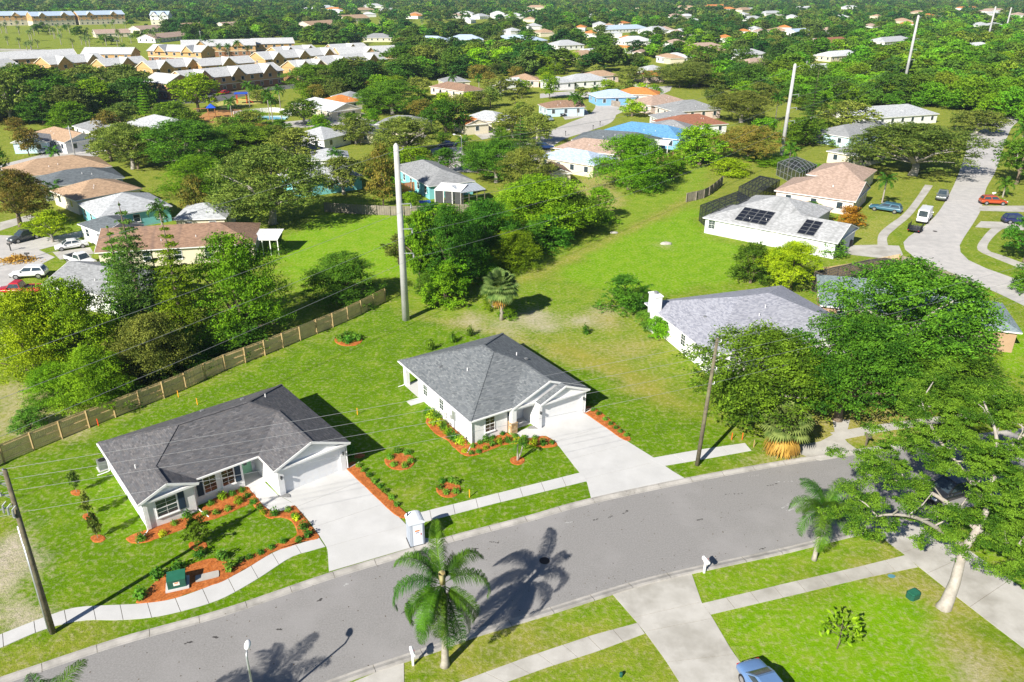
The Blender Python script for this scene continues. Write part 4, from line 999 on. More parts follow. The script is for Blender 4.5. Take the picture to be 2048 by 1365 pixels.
def cage(P, z, h, label, m=None):
    """screened pool cage: outline at eave height z, hipped frame above"""
    Q = [G(*p, z) for p in P]; c = sum(Q, Vector()) / 4
    root = thing('pool_cage', label, 'pool cage', (c.x, c.y, 0))
    q = [p - Vector((c.x, c.y, 0)) for p in Q]; m = m or m_black
    fr = MB(); sc = MB()
    def lerp2(s_, t): return q[0].lerp(q[1], s_).lerp(q[3].lerp(q[2], s_), t)
    def zz(s_, t): return z + h * min(1, 3.2 * min(s_, 1 - s_, t, 1 - t))
    n = 6
    for i in range(n + 1):
        for j in range(n):
            for (s1, t1, s2, t2) in ((i / n, j / n, i / n, (j + 1) / n), (j / n, i / n, (j + 1) / n, i / n)):
                if i % 1 == 0:
                    A_, B_ = lerp2(s1, t1), lerp2(s2, t2); A_.z = zz(s1, t1); B_.z = zz(s2, t2); fr.bar(A_, B_, .08, .08)
    for k in range(4):
        A_, B_ = q[k], q[(k + 1) % 4]
        for j in range(6):
            p = A_.lerp(B_, j / 6); fr.bar((p.x, p.y, 0), (p.x, p.y, z), .08, .08)
        for zz_ in (.05, z * .45): fr.bar((A_.x, A_.y, zz_), (B_.x, B_.y, zz_), .06, .06)
    for i in range(n):
        for j in range(n):
            pp = []
            for s_, t in ((i, j), (i + 1, j), (i + 1, j + 1), (i, j + 1)):
                v = lerp2(s_ / n, t / n); pp.append((v.x, v.y, zz(s_ / n, t / n)))
            sc.poly(pp)
    for k in range(4):
        A_, B_ = q[k], q[(k + 1) % 4]; sc.poly([(A_.x, A_.y, 0), (B_.x, B_.y, 0), (B_.x, B_.y, z), (A_.x, A_.y, z)])
    fr.build('cage_frame', m, root); sc.build('screen_mesh', mat('insect_screen', (.03, .035, .04), (.04, .045, .05), 3, .7, alpha=.5), root)
    return root
cage([(1401, 411), (1432, 436), (1512, 402), (1476, 383)], 2.8, .5, 'black screened pool cage at the left of the solar house')
cage([(1478, 374), (1520, 386), (1560, 360), (1520, 352)], 2.8, .8, 'dark pool cage behind the first one beside the pink-brown roof')
cage([(1556, 325), (1600, 346), (1634, 330), (1590, 313)], 2.8, .9, 'pool cage with pale frame by the leaning transmission pole', m_galv)
cage([(1630, 543), (1672, 560), (1803, 523), (1770, 516)], 2.8, .6, 'long dark pool cage in front of the wooden fence on the bend', mat('bronze_frame', (.16, .13, .10), (.12, .1, .08), 3, .5))
# ================================================================ vegetation
lf_oak = leafmat('oak_leaves', (.042, .105, .008), (.150, .29, .018))
lf_oak2 = leafmat('olive_leaves', (0.069, 0.117, 0.017), (0.261, 0.326, 0.051))
lf_lush = leafmat('lush_leaves', (.085, .20, .007), (.22, .40, .012))
lf_lime = leafmat('lime_leaves', (0.138, 0.276, 0.006), (0.377, 0.580, 0.014))
lf_dark = leafmat('dark_leaves', (0.030, 0.096, 0.008), (0.109, 0.246, 0.016))
lf_mag = leafmat('magnolia_leaves', (0.090, 0.124, 0.013), (0.319, 0.246, 0.046))
lf_pine = leafmat('conifer_needles', (0.041, 0.103, 0.015), (0.145, 0.261, 0.036))
lf_palm = leafmat('palm_fronds', (.024, .082, .007), (.09, .215, .013), scale=.9, rough=.4)
lf_sabal = leafmat('sabal_fronds', (.085, .15, .035), (.23, .31, .085), scale=.9)
lf_dead = leafmat('dead_fronds', (0.342, 0.190, 0.040), (0.500, 0.310, 0.063), hue=.01)
lf_orange = leafmat('orange_shrub', (0.247, 0.085, 0.010), (0.500, 0.200, 0.021))
lf_shrub = leafmat('shrub_leaves', (0.041, 0.138, 0.012), (0.160, 0.348, 0.030))
lf_yel = leafmat('yellow_shrub', (0.165, 0.276, 0.010), (0.493, 0.580, 0.020))

def leaf_quads(C, Nrm, size, rg, asp=.6):
    """little pointed leaf blades at C, facing about Nrm"""
    n = len(C); Nn = Nrm / (np.linalg.norm(Nrm, axis=1, keepdims=True) + 1e-9)
    r = rg.normal(size=(n, 3)); T = r - Nn * (r * Nn).sum(1, keepdims=True); T /= np.linalg.norm(T, axis=1, keepdims=True) + 1e-9
    Bq = np.cross(Nn, T); s_ = (size * rg.uniform(.7, 1.3, n))[:, None]
    return np.stack([C - T * s_, C + Bq * s_ * asp - T * s_ * .1, C + T * s_, C - Bq * s_ * asp + T * s_ * .1], 1)
def blob_cloud(blobs, per, leaf, rg, hz=.75, flat=1.0, shell=.55, clump=16):
    """leaves in sprays: blobs = (x, y, z, r) limbs, each carrying many small ragged leaf sprays"""
    Cs, Ns = [], []
    for (x, y, z, r) in blobs:
        k = max(6, int(per * r * r)); ns = max(4, k // clump); d = rg.normal(size=(ns, 3)); d /= np.linalg.norm(d, axis=1, keepdims=True)
        d[:, 2] = np.where(d[:, 2] < -.4, -d[:, 2], d[:, 2])
        rad = r * (shell + (1.25 - shell) * rg.uniform(0, 1, ns) ** .8); sp = np.repeat(d * rad[:, None], clump, 0)[:k]; dd = np.repeat(d, clump, 0)[:k]
        if len(sp) < k: sp = np.concatenate([sp, sp[:k - len(sp)]]); dd = np.concatenate([dd, dd[:k - len(dd)]])
        p = sp + rg.normal(size=sp.shape) * r * np.array((.17, .17, .10)); p[:, 2] *= hz; p += np.array((x, y, z))
        Cs.append(p); Ns.append(dd * .65 + rg.normal(size=p.shape) * .8 + np.array((0, 0, .35)))
    return leaf_quads(np.concatenate(Cs), np.concatenate(Ns), leaf, rg)
def dome_blobs(n, rg, zb, rb, kind='dome'):
    out = []
    while len(out) < n:
        t = rg.uniform(0, 2 * math.pi); h = rg.uniform(0, 1)
        if kind == 'dome': rm = math.sqrt(max(0, 1 - ((h - .30) / .72) ** 2)) if h > .3 else .78 + .22 * h / .3
        elif kind == 'bush': rm = math.sqrt(max(0, 1 - (h / 1.02) ** 2)) ** .8
        elif kind == 'oval': rm = math.sin(math.pi * (h * .86 + .10)) ** .8
        elif kind == 'airy': rm = (.35 + .65 * math.sin(math.pi * (h * .8 + .15))) * rg.uniform(.4, 1)
        else: rm = (1 - h) ** .9
        rr = rm * (1 if rg.uniform() < .72 else rg.uniform(.15, .85))
        r = rb * rg.uniform(.5, 1.45); rr = max(0, rr * rg.uniform(.43, .56) - r * .72)
        ecc = 1 + .12 * math.sin(2 * t + n)
        out.append((rr * math.cos(t) * ecc, rr * math.sin(t) / ecc, zb + (1 - zb) * (h * (1 - r * .8)) + r * .25, r))
    return out
_crown = {}
def crown_mesh(kind, lod, var, m):
    k = (kind, lod, var, m.name)
    if k in _crown: return _crown[k]
    rg = np.random.default_rng(hash((kind, lod, var)) % 99991 if False else sum(map(ord, kind)) * 31 + lod * 1009 + var * 7919)
    nb, tot, leaf = {0: (78, 38000, .0102), 1: (52, 10500, .018), 2: (34, 4600, .0255), 3: (22, 1500, .046), 4: (14, 300, .095)}[lod]
    zb = {'dome': .22, 'bush': .02, 'oval': .14, 'airy': .22}[kind]; rb = {'dome': .125, 'bush': .14, 'oval': .15, 'airy': .10}[kind] * (1.0 if lod < 2 else 1.25)
    bl = dome_blobs(nb, rg, zb, rb, kind)
    per = tot / sum(b_[3] ** 2 for b_ in bl)
    V = blob_cloud(bl, per, leaf, rg, clump={0: 18, 1: 12, 2: 7, 3: 4, 4: 3}[lod])
    me = quads_mesh('crown', V, m); _crown[k] = (me, bl); return _crown[k]
_trunk = {}
def trunk_mesh(kind, lod, var, bl, m):
    k = (kind, lod, var, m.name)
    if k in _trunk: return _trunk[k]
    mb = MB(); rr = random.Random(var * 13 + lod); n = 8 if lod < 2 else 5
    fork = .28 if kind != 'bush' else .08
    if kind in ('oval', 'airy'):
        mb.tube([(0, 0, -.02), (.01, .0, .3), (.0, .01, .6), (0, 0, .85)], [.026, .02, .013, .005], n)
    else:
        mb.tube([(0, 0, -.02), (.004, .0, .04), (.0, .01, fork * .6), (0, 0, fork)], [.05, .036, .03, .027], n)
    if lod < 3:
        for b_ in bl[:(12 if lod < 2 else 6)]:
            z0 = fork * rr.uniform(.75, 1) if kind in ('dome', 'bush') else b_[2] * .6
            p0 = (0, 0, z0); p2 = (b_[0], b_[1], b_[2]); p1 = (b_[0] * .45, b_[1] * .45, z0 + (b_[2] - z0) * .62)
            mb.tube([p0, p1, p2], [.02, .012, .004], 5 if lod < 2 else 4, False)
    me = mb.mesh('trunk', m, True); _trunk[k] = me; return me
NTREE = [0]
def tree_at(g, wd, h, kind, m, label, group=None, bark=None, lod=None, name='tree', cat='tree', rz=None):
    dist = math.hypot(g[0], g[1])
    q_ = wd / dist
    if lod is None: lod = 0 if q_ > .07 else 1 if q_ > .04 else 2 if q_ > .021 else 3
    var = NTREE[0] % (2 if lod == 0 else 3); NTREE[0] += 1
    me, bl = crown_mesh(kind, lod, var, m); tm = trunk_mesh(kind, lod, var, bl, bark or m_bark)
    rr = random.Random(NTREE[0] * 17)
    root = thing(name, label, cat, (g[0], g[1], 0), rr.uniform(0, 6.28) if rz is None else rz, group)
    obj('trunk', tm, root, scale=(wd, wd, h)); obj('crown', me, root, scale=(wd, wd, h))
    return root
FENCE = catmull([G(*p) for p in [(-110, 985), (0, 930), (102, 887), (267, 821), (437, 747), (629, 670), (771, 603)]], 4)
def off_fence(g, r):
    """keep a crown behind the long fence"""
    best = min(((Vector((g[0], g[1], 0)) - p).length, k) for k, p in enumerate(FENCE)); p = FENCE[best[1]]; q = FENCE[min(best[1] + 1, len(FENCE) - 1)] - FENCE[max(best[1] - 1, 0)]; n = Vector((-q.y, q.x, 0)).normalized()
    d = (Vector((g[0], g[1], 0)) - p).dot(n)
    if best[0] < r + 3 and d < r * .95 and d > -4: return Vector((g[0], g[1], 0)) + n * (r * .95 - d)
    return Vector((g[0], g[1], 0))
def tree(box, kind, m, label, group=None, bark=None, drop=.25, name='tree', cat='tree', lod=None):
    """box = the crown's outline on the photo (x0, y0, x1, y1)"""
    x0, y0, x1, y1 = box; w_ = x1 - x0
    g = G((x0 + x1) / 2, y1 - w_ * (.24 if kind == 'bush' else .17)); g_w = w_ * mpp(g) * 1.03
    g = off_fence(g, g_w * .5)
    gb = Vector((g.x, g.y + g_w * .12, 0)); h = max(1.0, top_z(gb, y0) * (1.22 if kind == 'bush' else 1.05))
    return tree_at(g, g_w, h, kind, m, label, group, bark, lod, name, cat)

# ---- palms
def frond_mesh(L_, droop, lift, nl, m, seed, plume=.55, width=.05, curl=.5):
    """one feather frond: arching midrib with hanging leaflets"""
    rg = np.random.default_rng(seed); P = []; ang = lift; p = np.array((0., 0., 0.)); st = 14
    for i in range(st + 1):
        P.append(p.copy()); ang -= droop / st * (0.4 + 1.2 * i / st); p = p + np.array((math.cos(ang), 0, math.sin(ang))) * L_ / st
    P = np.array(P); Q = []
    for i in range(st):   # midrib as thin blades
        wv = .035 * (1 - i / st) + .006
        Q.append([P[i] + (0, -wv, 0), P[i + 1] + (0, -wv * .9, 0), P[i + 1] + (0, wv * .9, 0), P[i] + (0, wv, 0)])
    for k in range(nl):
        t = .10 + .9 * (k + rg.uniform(-.3, .3)) / nl; t = min(max(t, .05), .995); i = min(int(t * st), st - 1); f = t * st - i
        o = P[i] * (1 - f) + P[i + 1] * f; tg = P[i + 1] - P[i]; tg /= np.linalg.norm(tg)
        ll = plume * (math.sin(math.pi * (.18 + .80 * t)) ** .7) * rg.uniform(.8, 1.15) * L_ / 3.2
        for sd in (-1, 1):
            up = rg.uniform(-.25, .55); d1 = np.array((0, sd, 0)) * .8 + tg * .55 + np.array((0, 0, up)); d1 /= np.linalg.norm(d1)
            d2 = d1 * .6 + np.array((0, 0, -curl - rg.uniform(0, .5))); d2 /= np.linalg.norm(d2)
            a_ = o; b_ = o + d1 * ll * .5; c_ = b_ + d2 * ll * .5; wv = tg * width * L_ / 3.2 * rg.uniform(.7, 1.2)
            Q.append([a_ - wv * .4, b_ - wv * .5, b_ + wv * .5, a_ + wv * .4]); Q.append([b_ - wv * .5, c_ - wv * .08, c_ + wv * .08, b_ + wv * .5])
    return quads_mesh('frond', np.array(Q), m)
_fr = {}
def fronds(kind, lod, m):
    k = (kind, lod, m.name)
    if k not in _fr:
        nl = {0: 120, 1: 34, 2: 14, 3: 8}[lod]; wd = {0: .026, 1: .08, 2: .22, 3: .36}[lod]
        _fr[k] = [frond_mesh(1.0 * 3.2, dr, lf, nl, m, 10 + i, .9, wd) for i, (dr, lf) in enumerate([(1.5, 1.25), (2.0, .95), (2.3, .65), (2.2, .25), (1.5, -.25)])]
    return _fr[k]
def palm_at(g, h, fl, n, label, group=None, name='palm_tree', lod=None, m=None, trad=.16, lean=(0, 0), skirt=0, single=None):
    dist = math.hypot(g[0], g[1]); m = m or lf_palm
    if lod is None: lod = 0 if dist < 80 else 1 if dist < 150 else 2
    root = thing(name, label, 'palm', (g[0], g[1], 0), 0, group); rr = random.Random(int(g[0] * 31 + g[1] * 17))
    tx, ty = lean
    MB().tube([(0, 0, -.1), (tx * .05, ty * .05, .3), (tx * .4, ty * .4, h * .5), (tx, ty, h)], [trad * 1.5, trad * 1.1, trad * .9, trad * .75], 10 if lod < 2 else 6).build('trunk', m_palmtr, root, True)
    FR = fronds('feather', lod, m)
    joined = lod >= 2
    Vs = []
    for i in range(n):
        lv = i / n; k = min(4, int(lv * 5)); az = i * 2.39996 + rr.uniform(-.2, .2); sc = fl / 3.2 * rr.uniform(.85, 1.1)
        if not joined:
            o = obj('frond', FR[k], root, (tx, ty, h + .25 * (1 - lv)), None); o.rotation_euler = (rr.uniform(-.15, .15), rr.uniform(-.12, .12), az); o.scale = (sc, sc, sc)
        else:
            me = FR[k]; V = np.empty(len(me.vertices) * 3, np.float32); me.vertices.foreach_get('co', V); V = V.reshape(-1, 4, 3) * sc
            c_, s_ = math.cos(az), math.sin(az); V = np.stack([V[..., 0] * c_ - V[..., 1] * s_, V[..., 0] * s_ + V[..., 1] * c_, V[..., 2]], -1); Vs.append(V + np.array((tx, ty, h)))
    if joined: obj('crown', quads_mesh('crown', np.concatenate(Vs), m), root)
    return root
_pal = {}
def small_palm(px, py, ty, label, group=None, fl=2.6, n=14, m=None, tr=.14):
    """far palms share one mesh"""
    g = G(px, py); h = max(1.5, top_z(g, ty) - fl * .45); key = (n, (m or lf_palm).name)
    dist = math.hypot(g.x, g.y)
    if dist < 110: return palm_at(g, h, fl, n, label, group, m=m, trad=tr)
    if key not in _pal:
        Vs = []; FR = fronds('feather', 2, m or lf_palm)
        for i in range(n):
            k = min(4, int(i / n * 5)); az = i * 2.39996; me = FR[k]; V = np.empty(len(me.vertices) * 3, np.float32); me.vertices.foreach_get('co', V); V = V.reshape(-1, 4, 3) / 3.2
            c_, s_ = math.cos(az), math.sin(az); Vs.append(np.stack([V[..., 0] * c_ - V[..., 1] * s_, V[..., 0] * s_ + V[..., 1] * c_, V[..., 2]], -1))
        cm = quads_mesh('crown', np.concatenate(Vs), m or lf_palm)
        tm = MB().tube([(0, 0, -.02), (0, 0, .5), (0, 0, 1.0)], [1.25, 1, .8], 6).mesh('trunk', m_palmtr, True); _pal[key] = (cm, tm)
    cm, tm = _pal[key]
    root = thing('palm_tree', label, 'palm', (g.x, g.y, 0), (px * 1.7) % 6.28, group)
    obj('trunk', tm, root, scale=(tr, tr, h)); obj('crown', cm, root, (0, 0, h), scale=(fl, fl, fl))
    return root
def fan_crown(n, r, rg, nl=16, droop=.6, up=(-.5, 1.2)):
    """fan leaves (sabal): a stalk and a pleated fan of blades"""
    Q = []
    for i in range(n):
        az = i * 2.39996 + rg.uniform(-.2, .2); el = up[0] + (up[1] - up[0]) * (1 - i / n) + rg.uniform(-.12, .12)
        d = np.array((math.cos(az) * math.cos(el), math.sin(az) * math.cos(el), math.sin(el))); side = np.array((-math.sin(az), math.cos(az), 0)); nn = np.cross(d, side)
        c = d * r * rg.uniform(.4, .6); w_ = .025
        Q.append([-side * w_, c - side * w_ * .6, c + side * w_ * .6, side * w_])
        for k in range(nl):
            a_ = -1.9 + 3.8 * (k + .5) / nl; e = d * math.cos(a_) + side * math.sin(a_); fl_ = r * .55 * (1 - .25 * abs(a_) / 1.9); mid = c + e * fl_ * .6; tip = c + e * fl_ + np.array((0, 0, -droop * fl_ * .5)) - nn * 0
            ws = np.cross(e, nn) * .05 * r
            Q.append([c, mid - ws, tip, mid + ws])
    return np.array(Q)

# ================================================================ hero palm by the road
hp = G(890, 1331)
pal = thing('queen_palm', 'tall queen palm with shaggy drooping fronds on the near verge', 'palm', (hp.x, hp.y, 0))
ph = 6.5
MB().tube([(0, 0, -.1), (.02, .0, .25), (.05, .05, 2), (.08, .12, 4.5), (.05, .1, 6.6), (.02, .05, ph)], [.36, .25, .19, .175, .17, .14], 14).build('trunk', m_palmtr, pal, True)
cs = MB().tube([(.05, .1, 6.4), (.03, .06, 7.2), (.02, .05, ph + .25)], [.18, .2, .09], 12).build('crownshaft', mat('palm_boot', (.30, .30, .14), (.36, .28, .12), 3, .7), pal, True)
fspec = []
rr = random.Random(4)
for az, k, sc in [(95, 0, 1.1), (40, 1, 1.0), (12, 2, 1.05), (-30, 3, 1.0), (-60, 4, 1.05), (-92, 3, 1.0), (-118, 4, 1.05), (-150, 3, 1.0), (186, 2, 1.1), (158, 1, 1.05), (212, 3, 1.0), (128, 1, 1.0), (70, 2, 1.0), (-78, 4, 1.1), (242, 3, 1.0), (-12, 4, 1.0), (105, 3, .95), (-105, 2, .9)]:
    fspec.append((az, k, sc))
HFR = [frond_mesh(3.7, dr, lf, 210, lf_palm, 40 + i, .78, .020, 1.3) for i, (dr, lf) in enumerate([(1.7, 1.3), (2.4, .95), (2.7, .6), (2.5, .15), (1.1, -.75)])]
for az, k, sc in fspec:
    o = obj('frond', HFR[k], pal, (.02 + .1 * math.cos(R(az)), .05 + .1 * math.sin(R(az)), ph + .1 - .1 * k)); o.rotation_euler = (rr.uniform(-.25, .25), rr.uniform(-.08, .1), R(az)); o.scale = (sc, sc, sc)
st_ = MB(); q = frond_mesh(.9, 1.2, .2, 40, lf_dead, 9, 1.4, .10)
o = obj('flower_stalk', q, pal, (.15, -.05, ph - .9)); o.rotation_euler = (0, 0, R(20))
# second queen palm beside the oak
g2 = G(1628, 1120)
p2 = palm_at((g2.x, g2.y), 3.9, 3.1, 17, 'queen palm with ragged fronds beside the leaning oak', name='queen_palm', trad=.15, lean=(.3, .6))
# palms cut by the bottom of the frame
p3 = palm_at(G(172, 1655), 6.8, 3.3, 16, 'palm crown cut off by the bottom edge of the picture', name='queen_palm')
# sabal palm in the vacant lot, half covered by a vine
sg = G(1003, 640)
sb_ = thing('sabal_palm', 'shaggy cabbage palm with a vine covered base in the open lot', 'palm', (sg.x, sg.y, 0))
MB().tube([(0, 0, -.1), (.05, .1, 1.5), (-.1, .1, 3.9)], [.3, .24, .22], 10).build('trunk', m_palmtr, sb_, True)
rg = np.random.default_rng(8)
obj('crown', quads_mesh('crown', fan_crown(46, 2.6, rg, 18) + np.array((-.1, .1, 4.3)), lf_sabal), sb_)
obj('dead_skirt', quads_mesh('dead_skirt', fan_crown(18, 1.9, rg, 12, 1.2, (-1.3, -.5)) + np.array((-.1, .1, 4.1)), lf_dead), sb_)
tree_at(G(985, 618), 2.8, 3.0, 'bush', lf_lush, 'dark vine mound against the cabbage palm trunk', name='vine_mound', cat='vine', lod=1)
tree_at(G(1014, 638), 2.3, 1.6, 'bush', lf_lush, 'low leafy mound at the foot of the cabbage palm', name='vine_mound', cat='vine', lod=1)
# low palm with golden dead skirt on the verge
sg = G(1562, 905)
sb2 = thing('sabal_palm', 'low palm with golden dead skirt on the verge beside the old driveway', 'palm', (sg.x, sg.y, 0))
MB().tube([(0, 0, -.1), (0, 0, 2.6)], [.32, .26], 10).build('trunk', m_palmtr, sb2, True)
obj('crown', quads_mesh('crown', fan_crown(34, 2.4, rg, 18, .7, (-.2, 1.3)) + np.array((0, 0, 2.8)), lf_sabal), sb2)
obj('dead_skirt', quads_mesh('dead_skirt', fan_crown(70, 2.0, rg, 26, .9, (-1.45, -.75)) * rg.uniform(.75, 1.25, (70 * 27, 1, 1)) + np.array((0, 0, 2.6)), lf_dead), sb2)

# ================================================================ the leaning oak
ob = G(1888, 1213)
ok = thing('oak_tree', 'big leaning oak with pale bare trunk at the right edge', 'tree', (ob.x, ob.y, 0))
def rel(px, py, dy): return tuple(PY(px, py, ob.y + dy) - Vector((ob.x, ob.y, 0)))
t0 = [(-.1, -.1, -.2), (.1, 0, .3), rel(1910, 1165, .3), rel(1920, 1125, .8), rel(1930, 1095, 1.4), rel(1955, 1060, 2.2), rel(1978, 1010, 3.0), rel(1985, 960, 3.8), rel(1995, 905, 4.6)]
mb = MB().tube(t0, [.55, .42, .34, .30, .27, .23, .19, .15, .11], 14)
rt = random.Random(21); tips = []
def limb(st, pts, r0):
    P = [st] + pts; P = [tuple(p) for p in catmull(P, 4)]
    mb.tube(P, [r0 * (1 - .85 * i / (len(P) - 1)) for i in range(len(P))], 8, False)
    for i in range(3, len(P), 2):
        b_ = Vector(P[i]); e = b_ + Vector((rt.uniform(-1.6, 1.6), rt.uniform(-1.4, 1.4), rt.uniform(.1, 1.5)))
        m_ = b_.lerp(e, .5) + Vector((rt.uniform(-.2, .2), rt.uniform(-.2, .2), rt.uniform(0, .3)))
        mb.tube([b_, m_, e], [r0 * .35, r0 * .22, .02], 5, False); tips.append(e)
    tips.append(Vector(P[-1]))
limb(t0[4], [rel(1880, 1060, 1.0), rel(1830, 1035, .2), rel(1770, 1030, -.2), rel(1715, 1045, -.4)], .2)
limb(t0[5], [rel(1900, 1010, 3.2), rel(1850, 980, 3.8), rel(1790, 960, 4.2), rel(1750, 920, 4.6)], .2)
limb(t0[6], [rel(1940, 960, 4.2), rel(1900, 910, 5.0), rel(1860, 850, 6), rel(1840, 790, 7)], .2)
limb(t0[6], [rel(2020, 1000, 2.5), rel(2070, 980, 1.5), rel(2130, 960, 1)], .2)
limb(t0[7], [rel(2020, 900, 5), rel(2070, 850, 6), rel(2120, 800, 7)], .18)
limb(t0[8], [rel(1990, 860, 5.2), rel(1970, 810, 6.5), rel(1960, 770, 8)], .15)
limb(t0[5], [rel(2000, 1080, .6), rel(2050, 1090, -.4), rel(2110, 1080, -1)], .16)
mb.build('trunk', mat('pale_bark', (.42, .39, .35), (.28, .255, .22), 2.2, .9, .02, 9, c3=(.34, .30, .26), s3=1.0), ok, True)
bl = []
rg = np.random.default_rng(77)
for tpt in tips: bl.append((tpt.x, tpt.y, tpt.z, rg.uniform(.55, 1.0)))
for px, py, dy in [(1700, 1045, -.3), (1735, 1010, 0), (1740, 935, 3.5), (1720, 960, 2.5), (1775, 905, 4.6), (1800, 870, 5.5), (1780, 990, 2), (1830, 830, 6.5), (1870, 800, 7), (1900, 840, 6), (1930, 790, 8), (1960, 830, 6), (1990, 780, 8), (2030, 810, 7), (2060, 780, 8),
                   (1850, 930, 4.5), (1890, 950, 4.2), (1920, 900, 5), (1830, 960, 3.8), (2010, 860, 5.5), (2040, 900, 4), (2060, 960, 2), (2020, 960, 2.6), (2000, 1050, 1.6), (2040, 1050, .4), (2080, 1040, 0), (2100, 900, 4), (2110, 850, 5), (2040, 1100, -.3), (2005, 1090, .5), (1970, 880, 4.8), (1950, 930, 4),
                   (1840, 1010, 1), (1880, 1010, 2), (1800, 1050, .2), (1760, 1055, -.3), (1870, 1075, .8), (1905, 870, 5.4), (1860, 890, 5), (1815, 920, 4.6), (2090, 990, 1), (2090, 1100, -.8), (2130, 1020, 0), (1985, 960, 2), (1970, 1010, 1.2), (1950, 1065, .6), (1990, 905, 3), (1900, 1040, .8), (1930, 1000, 1.5), (2010, 1120, -.6), (1760, 880, 5), (1730, 900, 4.5), (1900, 760, 8.5), (1840, 810, 7), (1700, 990, 1.5)]:
    p = rel(px, py, dy); 
    for _ in range(7 if px > 1840 else 3):
        bl.append((p[0] + rg.normal(0, .8), p[1] + rg.normal(0, 1.0), p[2] + rg.normal(0, .5), rg.uniform(.35, .8)))
def clear_of_car(q):   # the crown is open above the parked car
    u, v, _ = proj(q[0] + ob.x, q[1] + ob.y, q[2]); return not (1852 < u < 1948 and 958 < v < 1016)
bl = [q for q in bl if clear_of_car(q)]
V = blob_cloud(bl, 1700, .056, rg, .5, shell=.2, clump=30)
obj('crown', quads_mesh('crown', V, leafmat('near_oak_leaves', (.032, .090, .007), (.135, .245, .018), scale=.8)), ok)

